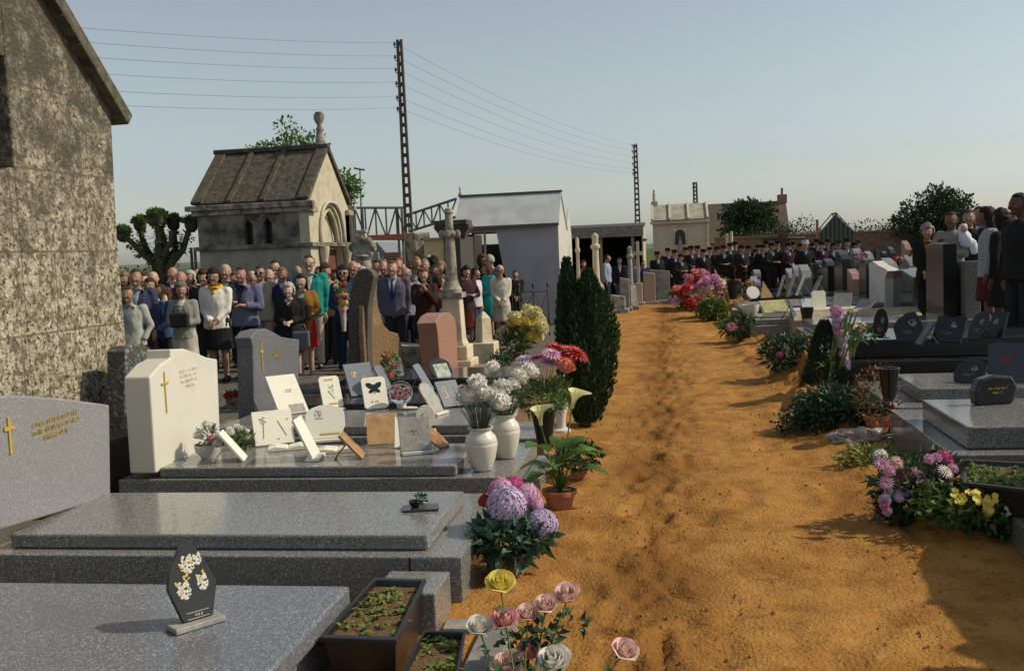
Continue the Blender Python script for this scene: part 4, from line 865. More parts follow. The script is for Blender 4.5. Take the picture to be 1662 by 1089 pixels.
# ---- the band in dark uniform caps at the end of the path
band = [(1066, 407, 31.5, 0), (1094, 404, 32, 0), (1104, 411, 30.5, 10), (1121, 398, 33, 0), (1141, 403, 31, -10), (1163, 399, 33, 20), (1174, 397, 31.5, -15), (1203, 397, 31.5, 0), (1225, 404, 34, 10), (1238, 396, 32, -20), (1251, 393, 31, 15), (1278, 393, 31, 10),
        (1291, 404, 34, 0), (1306, 389, 29, -15), (1333, 391, 31, 0), (1352, 393, 33, 10), (1374, 386, 30, -10), (1386, 392, 32, 30)]
word = 'first second third fourth fifth sixth seventh eighth ninth tenth eleventh twelfth thirteenth fourteenth fifteenth sixteenth seventeenth eighteenth'.split()
for i, (u, v, t_, yw) in enumerate(band):
    whitecap = i == 13
    person(u, v, t_, word[i]+' from the left in the uniformed band, '+('white-topped cap' if whitecap else 'dark cap and coat'), coat=(.012, .012, .016) if i not in (11, 14) else (.04, .015, .018), shirt=(.35, .4, .5), open_=.55, cap=(.5, .5, .55) if whitecap else (.015, .013, .018),
           sk=(S_TAN, S_RED, S_FAIR)[i % 3], pose=('down', 'pocket', 'book', 'waist')[i % 4], vox=.02, yaw=yw+15, pitch=6, hair=('short', BRN), bottom=('trousers', (.012, .012, .016)), group='uniformed band members')
rb_ = random.Random(5)
for i, u in enumerate((1083, 1112, 1131, 1152, 1184, 1193, 1214, 1231, 1244, 1262, 1270, 1286, 1298, 1318, 1326, 1343, 1361, 1392)):
    t_ = rb_.uniform(34.5, 36.5); hor = 446-.0419*u
    person(u, hor-2+rb_.uniform(-3, 5), t_, '%s from the left in the rear rank of the band, mostly hidden' % word[i], coat=(.012, .012, .016), shirt=(.35, .4, .5), open_=.55, cap=(.015, .013, .018), sk=(S_TAN, S_RED)[i % 2], pose='down', vox=.022, yaw=rb_.uniform(-20, 20), hair=('short', BRN), bottom=('trousers', (.012, .012, .016)), group='uniformed band members', build=1.1)
# ---- people on the raised ground at the right
right = [
 dict(u=1505, v=366, t=16.0, label='old grey-haired woman in a black coat, far left of the right-hand group', sex='f', hair=('curly', (.32, .3, .26)), coat=(.015, .014, .014), coat_name='coat', shirt=(.3, .12, .03), pose='clasp', yaw=-25, sk=S_TAN, hem=.4, open_=.8),
 dict(u=1545, v=345, t=15.4, label='dark-haired person in a pale top cradling a baby in white', sex='f', hair=('short', (.02, .014, .012)), coat=(.25, .25, .22), coat_name='blouse', pose='baby', yaw=-40, sk=(.2, .09, .06), bottom=('skirt', (.012, .012, .012))),  # blouse colour darkened to carry the shade of a backlit figure
 dict(u=1573, v=342, t=16.2, label='dark-haired man in a black coat right of the baby', hair=('short', BRN), coat=(.015, .015, .018), sk=S_TAN, yaw=-30),
 dict(u=1588, v=336, t=16.4, label='dark-haired man with blue shirt collar looking over the black coat', hair=('short', BRN), coat=(.04, .05, .08), shirt=(.25, .35, .55), sk=S_TAN, yaw=-10),
 dict(u=1606, v=338, t=13.6, label='person with wavy dark hair in a white-blue blouse seen from behind', sex='f', hair=('wavy', BLK), coat=(.33, .35, .40), coat_name='blouse', yaw=-120, sk=(.2, .1, .06), bottom=('skirt', (.10, .03, .015))),
 dict(u=1629, v=341, t=12.8, label='person in black with a lace panel, back turned, before the white blouse', sex='f', hair=('wavy', BLK), coat=(.012, .012, .013), coat_name='dress', yaw=-150, sk=S_DARK, bottom=('skirt', (.012, .012, .013)), hem=.38),
 dict(u=1645, v=345, t=13.4, label='brown-faced person in a pale blue and white top near the right edge', sex='f', hair=('short', BLK), coat=(.5, .52, .6), coat_name='blouse', yaw=-30, sk=(.2, .1, .06), bottom=('skirt', (.02, .02, .02)), pose='waist'),
 dict(u=1659, v=314, t=11.6, label='tall dark-haired man in black, cut by the right edge', hair=('short', BLK), coat=(.015, .015, .016), yaw=-80, sk=S_DARK, build=1.1),
]
for k_, (x_, y_, h_, d_) in enumerate(((3.25, 5.15, 1.78, dict(label='unseen tall mourner in a dark suit, added for shadow past the right edge, nearest the camera', coat=(.03, .03, .04))), (3.3, 5.62, 1.65, dict(label='unseen woman in brown, added for shadow past the right edge, second from the camera', sex='f', coat=(.12, .07, .04), hair=('curly', GRY), bottom=('skirt', (.05, .04, .03)))),
        (3.4, 6.1, 1.75, dict(label='unseen mourner in a grey raincoat, added for shadow past the right edge, farthest from the camera', coat=(.15, .15, .15), hem=.35)), (3.0, 4.3, 1.8, dict(label='unseen mourner in navy, added for shadow past the right edge, standing apart from the others', coat=(.03, .04, .09))),
        (3.55, 5.4, 1.82, dict(label='unseen mourner in olive, added for shadow past the right edge, behind the front pair', coat=(.06, .07, .03))), (3.6, 5.88, 1.78, dict(label='unseen mourner in burgundy, added for shadow past the right edge, behind the raincoat', coat=(.10, .02, .03))), (3.7, 6.35, 1.8, dict(label='unseen mourner in beige, added for shadow past the right edge, farthest back', coat=(.3, .25, .18))))):
    u_, v_, t_ = proj((x_, y_, h_)); d_.update(u=u_, v=v_, t=t_, vox=.02, build=1.1, yaw=-60); right.append(d_)  # unseen figures, added to throw the broad shadow across the lower right sand
for d in right:
    _q = D(d['u'], d['v'], d['t']); d['z0'] = ground_z(_q.x, _q.y); d['group'] = 'people standing on the raised right-hand ground'; PPL[d['label']] = person(**d)
root, h, SL = who('cradling'); p = root.location + Vector((.10, -.22, h*.80))
t = MB(); t.ell((0, 0, .10), (.065, .065, .075), 12, 9); t.ell((.03, 0, -.04), (.10, .08, .11), 12, 9); t.ell((.09, 0, -.12), (.13, .07, .07), 12, 9); t.ell((.16, -.02, -.20), (.08, .05, .10), 12, 9); me = remesh(t, .014, 2); wrinkle(me, .02, 12, 1)
bb = thing('baby', 'baby wrapped in white blankets held in the dark-haired person\'s arms', 'baby', p, R_(9)); obj('blanket', me, cloth((.7, .72, .8)), bb, True)
t = MB(); t.ell((0, -.035, .10), (.052, .052, .06), 12, 9); obj('face', t, skin(S_FAIR), bb, True)
bpy.data.scenes.remove(TMP)
# ================================================================== graves
def scribble(mb, origin, ux, uz, nrm, w, h, rows, seed=0, th=.004):
    """worn gilded lettering: rows of short illegible strokes"""
    rnd = random.Random(seed); O = Vector(origin); ux = Vector(ux).normalized(); uz = Vector(uz).normalized(); nn = Vector(nrm).normalized()
    rm = Matrix((ux, nn, uz)).transposed()
    for r in range(rows):
        x = rnd.uniform(0, .08)*w; ch_ = h/rows*.62; end = w*(1-rnd.uniform(0, .12)) if r < rows-1 else w*.7
        if r == rows-1: x = w*.22
        while x < end:
            if rnd.random() < .13: x += ch_*.6; continue
            cw = ch_*rnd.uniform(.45, .65); z = -r*h/rows
            for k in range(rnd.choice([2, 2, 3])):
                a = rnd.choice([0, 0, PI/2, PI/2, .4, -.4]); L = ch_*(1 if abs(a) < 1 else .5)*rnd.uniform(.7, 1); cxx = x+rnd.uniform(.1, .9)*cw
                R3 = rm @ Matrix.Rotation(a, 3, 'Y'); mb.box(tuple(O+ux*cxx+uz*(z+rnd.uniform(-.1, .1)*ch_)+nn*.002), (ch_*.16, th, L), R3)
            x += cw*1.35
def gcross(mb, c, ux, uz, nrm, h, w, t=.012, zc=.72, th=.006):
    c = Vector(c); ux = Vector(ux); uz = Vector(uz); nn = Vector(nrm); rm = Matrix((ux, nn, uz)).transposed()
    mb.box(tuple(c+uz*h/2+nn*.002), (t, th, h), rm); mb.box(tuple(c+uz*h*zc+nn*.003), (w, th, t*1.2), rm)
YV, ZV, XV = (0, 1, 0), (0, 0, 1), (1, 0, 0)
def plane_stone(name_part, px, X0, th, m, parent, bevel=.012, back=-1, zmin=None):
    """headstone whose +x (or -x) face outline is read on the plane x=X0"""
    pts = [Xp(u, v, X0) for u, v in px]; o2 = [(p.y-parent.location.y, (max(p.z, zmin) if zmin is not None else p.z)-parent.location.z) for p in pts]
    t = MB(); x = X0-parent.location.x; t.prism(o2, min(x, x+back*th), max(x, x+back*th), 'x'); return obj(name_part, t, m, parent, bevel=bevel)
def tomb(label, x0, x1, y0, y1, bh, sx0, sx1, sy0, sy1, st, mb_, ms_, z0=-.06, name='tomb', cat='grave', group=None, joint=None):
    r = thing(name, label, cat, ((x0+x1)/2, (y0+y1)/2, 0), 0, group)
    t = MB(); cx, cy = r.location.x, r.location.y; t.bb(x0-cx, x1-cx, y0-cy, y1-cy, z0, bh); obj('base', t, mb_, r, bevel=.008)
    if st: t = MB(); t.bb(sx0-cx, sx1-cx, sy0-cy, sy1-cy, bh+.002, st); obj('slab', t, ms_, r, bevel=.012)
    return r
# A: nearest slab, bottom left
A = tomb('long blue-grey speckled granite slab nearest the camera, bearing the black fan-shaped plaque', -3.4, -1.46, 2.3, 3.95, .21, -3.3, -1.392, 2.2, 4.03, .30, GR_BLUE, GR_BLUE, group='granite tombs along the left edge of the path')
# B
B = tomb('polished grey granite tomb with slanted-top headstone, second from the bottom on the left', -3.75, -1.035, 4.66, 5.95, .23, -3.53, -1.225, 4.76, 5.68, .31, GR_DARK, GR_GREY, group='granite tombs along the left edge of the path')
B.children[0].data.materials[0] = GR_GREY
hp = plane_stone('headstone', [(180, 806), (178, 657), (100, 646), (30, 641), (-90, 645), (-230, 668), (-230, 930)], -3.50, .10, granite('light_granite', (.27, .27, .28), (.16, .165, .18), (.42, .42, .42), .35, 300), B, zmin=.25)
def on(parent, mb, name, m, **k): 
    for i in range(len(mb.V)): mb.V[i] = mb.V[i]-np.array(parent.location)
    return obj(name, mb, m, parent, **k)
t = MB(); p = Xp(17, 737, -3.5); gcross(t, (-3.497, p.y, p.z), YV, ZV, XV, .20, .085, .018, .7); c_ = on(B, t, 'gilded_cross', GOLD)
t = MB(); p = Xp(50, 692, -3.5); scribble(t, (-3.498, p.y, p.z), (0, 1, .03), (0, 0, 1), XV, .46, .13, 3, 3); on(B, t, 'inscription', GOLD)
t = MB(); t.bb(-1.30, -1.292, 4.655, 4.662, .0, .228); on(B, t, 'joint', BLACKM)
# C white marble headstone
C_ = tomb('low grey granite tomb crowded with plaques before a white marble headstone', -3.93, -1.06, 6.50, 7.72, .20, -3.63, -1.46, 6.54, 7.34, .275, GR_GREY, GR_GREY, group='granite tombs along the left edge of the path')
plane_stone('headstone', [(253, 768), (243, 612), (262, 590), (277, 582), (277, 567), (300, 566), (318, 572), (336, 580), (353, 583), (358, 720)], -3.63, .20, MARBLE, C_, .012, zmin=.203)
t = MB(); p = Xp(270, 670, -3.63); gcross(t, (-3.627, p.y, p.z), YV, ZV, XV, .30, .10, .012, .72); on(C_, t, 'gilded_cross', GOLD)
t = MB(); p = Xp(290, 604, -3.63); scribble(t, (-3.629, p.y, p.z), (0, 1, 0), (0, 0, 1), XV, .30, .16, 4, 5, .0025); on(C_, t, 'inscription', mat('faint_gilding', (.78, .72, .55), .6))
stp = MB(); stp.bb(-1.055, -.93, 6.9, 7.7, -.05, .10); on(C_, stp, 'step', GR_GREY, bevel=.01)
# dark speckled stone behind C, against the chapel wall
S0 = thing('gravestone', 'rough dark speckled round-topped stone wedged between the chapel wall and the white headstone', 'gravestone', (-4.3, 8.0, 0))
plane_stone('slab', [(203, 800), (203, 570), (208, 562), (225, 559), (242, 563), (254, 575), (262, 600), (262, 800)], -4.32, .16, GR_SPECK, S0, .01, zmin=-.05)
pth = MB(); pth.bb(-4.75, -4.15, 6.2, 7.9, -.05, .42); on(S0, pth, 'plinth', mat('dark_plinth_stone', (.05, .045, .035), .9))  # plinth in one flat, very dark brown
# D blue-grey headstone with gold cross
D_ = tomb('blue-grey granite tomb with wavy-topped headstone, gilded cross and many plaques', -4.2, -1.52, 7.93, 9.1, .22, -3.9, -1.62, 8.0, 8.9, .30, GR_GREY, GR_GREY, group='granite tombs along the left edge of the path')
plane_stone('headstone', [(415, 700), (411, 566), (407, 548), (416, 537), (432, 533), (446, 540), (458, 547), (470, 549), (486, 551), (487, 690)], -3.92, .17, granite('slate_granite', (.17, .18, .20), (.10, .105, .12), (.27, .28, .3), .3, 160), D_, .012, zmin=.2)
t = MB(); p = Xp(426, 604, -3.92); gcross(t, (-3.917, p.y, p.z), YV, ZV, XV, .29, .09, .016, .7); on(D_, t, 'gilded_cross', GOLD)
t = MB(); p = Xp(443, 569, -3.92); scribble(t, (-3.918, p.y, p.z), (0, 1, 0), (0, 0, 1), XV, .21, .13, 3, 8); on(D_, t, 'inscription', GOLD)
rb = MB(); rb.bb(-1.50, -1.05, 8.1, 8.9, -.05, .16); on(D_, rb, 'step', GR_GREY, bevel=.01)
# slabs between D and the crowd
for (lab, x0, x1, y0, y1, h, m) in (('low flat grey slab directly behind the wavy-topped headstone, at the mourners\' feet', -5.2, -3.95, 11.0, 12.4, .22, GR_GREY), ('low dark polished slab behind the wavy-topped headstone tomb', -3.9, -1.6, 9.45, 10.4, .26, GR_DARK)):
    tomb(lab, x0, x1, y0, y1, h-.07, x0+.1, x1-.1, y0+.1, y1-.1, h, GREYSTONE, m, group='granite tombs along the left edge of the path')
# E tall brown curved stone
E_t = tomb('dark tomb under the tall brown polished headstone with a swooping curved edge', -3.9, -1.6, 10.7, 11.9, .26, -3.6, -1.7, 10.8, 11.8, .34, GR_DARK, GR_DARK, group='granite tombs along the left edge of the path')
eh = plane_stone('headstone', [(596, 640), (590, 540), (590, 500), (594, 468), (602, 448), (594, 441), (606, 440), (612, 452), (611, 470), (614, 500), (622, 525), (632, 537), (646, 541), (652, 560), (655, 600), (656, 640)], -3.45, .06, GR_BROWN, E_t, .012, zmin=.3)
t = MB(); p = Xp(622, 551, -3.45); scribble(t, (-3.446, p.y, p.z), (0, 1, 0), (0, 0, 1), XV, .24, .09, 2, 11); on(E_t, t, 'inscription', GOLD)
# back of the same: broad rounded rough rear block, its shade put into a darker brown
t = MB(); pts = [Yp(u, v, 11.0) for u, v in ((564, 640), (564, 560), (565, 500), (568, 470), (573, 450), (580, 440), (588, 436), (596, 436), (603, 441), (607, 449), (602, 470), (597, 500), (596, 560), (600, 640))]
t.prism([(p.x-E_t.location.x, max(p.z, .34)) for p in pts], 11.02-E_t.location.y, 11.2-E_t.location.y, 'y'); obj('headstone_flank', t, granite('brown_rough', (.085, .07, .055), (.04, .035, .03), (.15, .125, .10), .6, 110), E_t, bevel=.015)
# pink rounded headstone
F_ = thing('gravestone', 'pink granite gravestone with rounded top in front of the column cross', 'gravestone', (-3.0, 13.0, 0))
plane_stone('headstone', [(716, 610), (711, 545), (708, 524), (713, 513), (722, 507), (731, 508), (738, 516), (741, 530), (744, 608)], -2.95, .26, GR_PINK, F_, .012, zmin=.12)
t = MB(); t.bb(-3.4, -2.5, 12.4, 13.9, -.05, .14); on(F_, t, 'plinth', GR_PINK, bevel=.01)
G_ = tomb('low stone block behind the pink gravestone with mossy tilted top', -3.9, -3.15, 13.6, 14.4, .30, 0, 0, 0, 0, 0, OLDSTONE, OLDSTONE)
tomb('dark polished slab left of the pink gravestone', -4.4, -2.6, 12.2, 12.35+.02, .22, -4.35, -2.65, 12.205, 12.365, .26, GR_DARK, GR_BROWN)
# column cross
def at(u, v, t_): p = D(u, v, t_); return (p.x, p.y)
x, y = at(738, 560, 14.3); CCx = thing('column_cross', 'tall weathered stone column cross on a stepped pedestal in the crowd', 'monument', (x, y, 0))
def zat(u, v, t_): return D(u, v, t_).z
t = MB(); t.bb(-.34, .34, -.34, .34, -.05, .22); t.bb(-.27, .27, -.27, .27, .222, .42); obj('steps', t, CREAM, CCx, bevel=.02)
t = MB(); t.loft([(.42, .23, .23, 0), (.5, .19, .19, 0), (.98, .17, .17, 0), (1.1, .16, .16, 0)], 4, p=2) ; t.V[0] = t.V[0] @ np.array(rotm(0, 0, PI/4)).T*np.array([1.3, 1.3, 1]); obj('pedestal', t, CREAM, CCx, bevel=.015)
t = MB(); t.bb(-.2, .2, -.2, .2, 1.10, 1.17); t.lathe([(.17, 1.17), (.17, 1.22), (.13, 1.27), (.12, 1.3), (.105, 1.34)], 20); obj('column_base', t, OLDSTONE, CCx, 'auto')
ztop = zat(737, 345, 14.3)
t = MB(); t.lathe([(.102, 1.34), (.083, ztop-.375)], 20); obj('column', t, OLDSTONE, CCx, 'auto')
t = MB(); zk = zat(736, 380, 14.3); t.lathe([(.082, ztop-.38), (.075, zk-.05), (.12, zk-.03), (.135, zk), (.12, zk+.03), (.07, zk+.05), (.065, zk+.28), (.085, zk+.30), (.06, zk+.36), (.0, zk+.38)], 16)
for a in range(4): t.ell((.14*math.cos(a*PI/2), .14*math.sin(a*PI/2), zk), (.055, .055, .06), 8, 6)
obj('cross_head', t, OLDSTONE, CCx, 'auto'); CCx.scale = (.84, .84, 1)
# ornate stone cross behind the crowd
x, y = at(590, 420, 19); OC = thing('ornate_cross', 'weathered ornate stone cross rising behind the white-haired head, right of the mausoleum', 'monument', (x, y, 0))
z1, z0_ = zat(590, 376, 19), zat(590, 440, 19)
t = MB(); t.loft([(0, .3, .3, 0), (.9, .28, .28, 0), (1.0, .2, .2, 0), (z0_, .17, .17, 0), (z0_+.2, .14, .14, 0)], 12); t.lathe([(.14, z0_+.2), (.19, z0_+.28), (.13, z0_+.33)], 14); obj('shaft', t, OLDSTONE, OC, 'auto')
t = MB(); zc = z1-.28; t.box((0, 0, zc), (.16, .16, .56)); t.box((0, 0, zc-.02), (.5, .14, .16)); t.box((0, 0, z1), (.2, .18, .06))
for a in range(8): t.ell((.2*math.cos(a*PI/4), -.05, zc-.02+.17*math.sin(a*PI/4)), (.075, .07, .075), 8, 6)
obj('cross_head', t, OLDSTONE, OC, bevel=.015)
x, y = at(612, 430, 20); t = MB(); t.bb(-.05, .05, -.04, .04, 0, zat(612, 410, 20)); t.bb(-.18, .18, -.04, .04, zat(612, 425, 20)-.06, zat(612, 425, 20)+.04)
o = obj('small_cross', t, OLDSTONE, None, bevel=.01, loc=(x, y, 0)); tag(o, 'small stone cross just right of the ornate cross', 'cross')
# cream walled monument with dark cornice
x, y = at(722, 420, 21); MN = thing('family_vault', 'stone vault with heavy dark cornice and cream painted side wall behind the column cross', 'vault', (x, y, 0))
zt, zm = zat(722, 358, 21), zat(722, 385, 21)
t = MB(); t.bb(-.44, .0, 0, 1.4, 0, zm-.05); obj('wall', t, mat('cream_paint', (.62, .50, .26), .8, (.5, .4, .22), 4, (.45, .7), 5), MN)
t = MB(); t.bb(.002, .35, -.04, 1.4, 0, zm); obj('pier', t, mat('dark_door_stone', (.06, .055, .045), .9), MN); t = MB(); t.bb(-.50, .0, -.06, 1.5, zm-.05, zm-.005); obj('wall_coping', t, OLDSTONE, MN)
t = MB(); t.loft([(zm, .30, .3, .3), (zm+.10, .36, .36, .3), (zm+.18, .42, .42, .3), (zm+.24, .43, .43, .3)], 4); t.V[0] = (t.V[0]-np.array([0, .3, 0])) @ np.array(rotm(0, 0, PI/4)).T*np.array([1.25, .9, 1])+np.array([.16, .3, 0]); t.bb(-.2, .5, .0, .6, zm+.242, zt); obj('cornice', t, mat('dark_mossy_stone', (.06, .055, .045), .9, (.11, .1, .08), 6, (.5, .7), 5), MN, bevel=.01)
x, y = at(678, 410, 22); t = MB(); t.loft([(0, .22, .2, 0), (zat(678, 440, 22), .2, .18, 0), (zat(678, 385, 22), .3, .25, 0), (zat(678, 378, 22), .3, .25, 0)], 4)
o = obj('stone_urn', t, OLDSTONE, None, bevel=.02, loc=(x, y, 0)); tag(o, 'grey flaring stone block left of the cream painted vault wall', 'monument')
# cream stele and small markers
def stele(u, vb, vt, t_, w_, d_, m, label, style='round', base=.0, rz=0):
    p = D(u, vb, t_); z0s = 0; H = D(u, vt, t_).z; r = thing('gravestone', label, 'gravestone', (p.x, p.y, 0), rz)
    t = MB()
    if style == 'round': pts = [(-w_/2, .1), (w_/2, .1), (w_/2, H-w_*.4)] + [(w_/2*math.cos(a), H-w_*.4+w_*.4*math.sin(a)) for a in [R_(k) for k in (20, 45, 70, 90, 110, 135, 160)]] + [(-w_/2, H-w_*.4)]; t.prism(pts, -d_/2, d_/2, 'y')
    elif style == 'taper': t.loft([(.1, w_*.62, w_*.62, 0), (H-.1, w_*.45, w_*.45, 0), (H, w_*.1, w_*.1, 0)], 4)
    elif style == 'slant': t.prism([(-w_/2, .1), (w_/2, .1), (w_/2, H-.06), (-w_/2*.9, H)], -d_/2, d_/2, 'y')
    elif style == 'column': t.loft([(.1, w_*.62, w_*.62, 0), (H*.36, w_*.5, w_*.5, 0), (H*.40, w_*.34, w_*.34, 0)], 4); t.lathe([(w_*.34, H*.40), (w_*.24, H*.43), (w_*.20, H*.80), (w_*.32, H*.82), (w_*.32, H*.85), (w_*.2, H*.87), (w_*.22, H*.97), (w_*.05, H)], 14)
    elif style == 'cross': t.bb(-w_*.5, w_*.5, -w_*.5, w_*.5, .1, H*.35); t.bb(-w_*.2, w_*.2, -w_*.2, w_*.2, H*.35, H); t.bb(-w_*.8, w_*.8, -w_*.18, w_*.18, H*.78, H*.84)
    obj('shaft', t, m, r, 'auto' if style == 'column' else False, bevel=.012)
    t = MB(); t.bb(-w_*.75, w_*.75, -max(d_, w_)*.8, max(d_, w_)*.8, -.05, .10+base); obj('plinth', t, m, r, bevel=.012); return r
stele(787, 585, 505, 15.4, .26, .30, CREAM, 'cream obelisk-like stele with peaked top right of the column cross', 'taper', .25)
stele(660, 600, 555, 14.2, .7, .4, OLDSTONE, 'low mossy stone slab with slanted top at the grey-suited man\'s right', 'slant')
for (u, vt, t_, w_, d_, m, lab, st) in ((940, 385, 25.5, .20, .2, LIME, 'slim pale stone column beside the shed corner, just behind the cypress tip', 'column'), (969, 378, 25.2, .38, .3, LIME, 'stout pale stone column with capital behind the cypress', 'column'),
        (1024, 399, 27.5, .30, .3, GREYSTONE, 'tapering stone pillar between the small grey slab and the thin pale cross', 'column'), (1037, 392, 29.5, .22, .2, LIME, 'thin pale stone cross before the open shed end wall', 'cross'), (1014, 450, 27, .26, .16, GREYSTONE, 'narrow grey upright slab left of the tapering pillar', 'slant'),
        (1054, 441, 29.8, .36, .3, mat('rose_stone', (.36, .27, .23), .9), 'square rose-grey stone at the end of the path, left of the slanted slab', 'slant'), (1071, 437, 30.2, .62, .14, GREYSTONE, 'grey slanted slab hiding the first band member at the path end', 'slant'), (1002, 478, 26.5, .4, .3, OLDSTONE, 'squat stone block under the thin posts left of the narrow grey slab', 'slant')):
    stele(u, 480, vt, t_, w_, d_, m, lab, st)
# rusty railing before the shed
fr = thing('iron_railing', 'rusty iron grave railing with crossed bars in front of the zinc shed', 'railing', (0, 0, 0))
p0, p1_ = G(800, 545), G(892, 545); p0.z = p1_.z = 0; fr.location = p0; d = p1_-p0
for k in range(5):
    q = d*k/4; t = MB(); t.tube([(q.x, q.y, 0), (q.x, q.y, 1.0)], .016, 6); t.ell((q.x, q.y, 1.03), (.03, .03, .05), 8, 6); obj('post', t, IRON, fr, True)
for zz in (.25, .9): t = MB(); t.tube([(0, 0, zz), (d.x, d.y, zz)], .010, 6); obj('rail', t, IRON, fr, True)
for k in range(2, 4):
    a, b = d*k/4, d*(k+1)/4
    for s in (0, 1): t = MB(); t.tube([(a.x, a.y, .25+.65*s), (b.x, b.y, .9-.65*s)], .008, 5); obj('cross_bar', t, IRON, fr, True)
for k in range(1, 16):
    if k < 9: q = d*k/16; t = MB(); t.tube([(q.x, q.y, .1), (q.x, q.y, .98)], .007, 5); obj('bar', t, IRON, fr, True)

# ------------------------------------------------------------------ right-hand graves
RG = 'tombs along the right edge of the path'
R0 = tomb('dark grey tomb corner at the far right, behind the black trough and yellow pansies', 1.80, 3.0, 3.9, 6.25, .17, 2.15, 2.9, 4.2, 6.05, .36, GR_GREY, GR_GREY, group=RG)
t = MB(); t.prism([(4.1-5.075, .1), (6.1-5.075, .1), (6.1-5.075, 1.35), (5.6-5.075, 1.5), (4.6-5.075, 1.55), (4.1-5.075, 1.35)], .52, .68, 'x'); obj('headstone', t, GR_GREY, R0, bevel=.012)  # out-of-view headstone added so its shadow darkens the sand at lower right
R1 = tomb('wide grey granite tomb at the right edge carrying the black block ornament', 1.76, 5.4, 6.62, 8.42, .30, 1.90, 5.2, 6.78, 7.95, .45, GR_GREY, GR_GREY, group=RG)
tt = MB(); tt.bb(2.75, 2.757, 6.615, 6.622, -.02, .298); on(R1, tt, 'joint', BLACKM)
R2 = tomb('grey granite tomb behind the block ornament tomb, second from the right foreground', 1.85, 5.5, 8.7, 10.35, .27, 2.12, 5.3, 8.95, 9.95, .39, GR_GREY, GR_GREY, group=RG)
R3 = tomb('tall black granite tomb with stepped sides and leaning dark plaques', 1.75, 5.6, 10.9, 12.9, .40, 1.95, 5.5, 11.2, 12.6, .60, GR_BLACK, GR_BLACK, group=RG)
R4 = tomb('long grey tomb with light top slab just beyond the black granite tomb', 1.95, 5.9, 14.6, 16.0, .36, 2.05, 5.8, 14.75, 15.85, .50, GR_GREY, GR_GREY, group=RG)
for o_ in (R0, R1, R2, R4):
    pass
R5 = tomb('cement tomb holding the white trough, white pot and yellow plaque', 1.35, 5.0, 17.2, 18.9, .30, 1.45, 4.9, 17.3, 18.8, .40, GREYSTONE, GREYSTONE, group=RG)
R6 = tomb('dark tomb with a bright edge behind the white trough', 1.5, 5.5, 20.6, 22.2, .34, 1.4, 5.6, 20.5, 22.3, .42, GR_DARK, GR_GREY, group=RG)
R7 = tomb('dark tomb behind the bright-edged one, beside the flower heap', 1.9, 5.5, 24.0, 25.5, .34, 1.95, 5.4, 24.1, 25.4, .46, GR_DARK, GR_DARK, group=RG)
r = thing('tomb_marker', 'small gabled cement marker with sunlit orange end beside the gladiolus', 'marker', (2.0, 16.6, 0)); t = MB(); t.prism([(0, -.05), (.85, -.05), (.85, .42), (.42, .56), (0, .42)], 0, 2.0, 'x'); obj('body', t, mat('warm_cement', (.42, .33, .22), .9, (.3, .24, .17), 6, (.4, .6), 5), r, bevel=.01)
r = thing('tomb_marker', 'flat pale stone lying on the sand before the gabled marker', 'marker', (1.75, 13.6, 0)); t = MB(); t.bb(0, .6, 0, .75, -.05, .20); obj('body', t, GREYSTONE, r, bevel=.015)
def rstone(u, vb, X0, zg, px, m, lab, th=.18, wy=None, grp='headstones on the right-hand graves'):
    r_ = thing('gravestone', lab, 'gravestone', (X0, Xp(u, vb, X0).y, zg), 0, grp)
    plane_stone('headstone', px, X0, th, m, r_, .01, back=1, zmin=zg-.02); return r_
WM = mat('white_stone', (.62, .61, .58), .7, (.5, .49, .46), 4, (.45, .65), 5)  # off-white stone with slightly greyer patches
rstone(1430, 500, 4.2, .26, [(1411, 505), (1410, 428), (1416, 424), (1425, 431), (1436, 436), (1441, 440), (1436, 452), (1436, 503)], WM, 'white headstone with scooped top at the centre of the right-hand rows', .22)
rstone(1470, 500, 4.35, .26, [(1449, 505), (1450, 440), (1462, 437), (1482, 450), (1482, 505)], GR_DARK, 'grey headstone with steeply slanted top right of the white scooped one', .2)
rstone(1520, 505, 3.95, .26, [(1503, 540), (1503, 400), (1512, 394), (1530, 396), (1532, 540)], GR_BLACK, 'tall black polished headstone between the slanted and the arched grey ones', .2)
rstone(1560, 505, 4.2, .26, [(1537, 540), (1537, 436), (1548, 427), (1560, 424), (1568, 424), (1568, 540)], GR_GREY, 'grey arched headstone at the feet of the black-haired people on the right', .2)
# rows of headstones and slabs filling the ground beyond
protos = []
def proto(style, m, nm):
    r_ = thing('gravestone', 'x', 'gravestone', (0, -50, 0), 0); t = MB(); H = 1.0
    if style == 0: t.prism([(-.42, 0), (.42, 0), (.42, .82), (.2, .92), (-.1, H), (-.42, .8)], -.09, .09, 'y')
    if style == 1: t.prism([(-.4, 0), (.4, 0), (.4, .8)] + [(.4*math.cos(a), .8+.2*math.sin(a)) for a in [R_(k) for k in (30, 60, 90, 120, 150)]] + [(-.4, .8)], -.09, .09, 'y')
    if style == 2: t.prism([(-.38, 0), (.38, 0), (.38, .7), (.12, .86), (-.38, .98)], -.1, .1, 'y')
    if style == 3: t.bb(-.4, .4, -.1, .1, 0, .3); t.bb(-.06, .06, -.05, .05, .3, 1.1); t.bb(-.24, .24, -.045, .045, .76, .87)
    obj('headstone', t, m, r_, bevel=.01)
    t = MB(); t.bb(-.45, .45, -1.9, .15, -.1, .0+.01); t.bb(-.38, .38, -1.75, -.13, .012, .14); obj('slab', t, m if style != 3 else GREYSTONE, r_, bevel=.01)
    r_.rotation_euler.z = -PI/2; return r_
for st in range(4):
    for m in (GR_GREY, GR_DARK, GR_BLUE, GR_PINK, CREAM, GR_BLACK): protos.append((st, m, None))
made = {}; HS = []
rows_ = [(4.6, 25.6), (4.7, 27.6)]
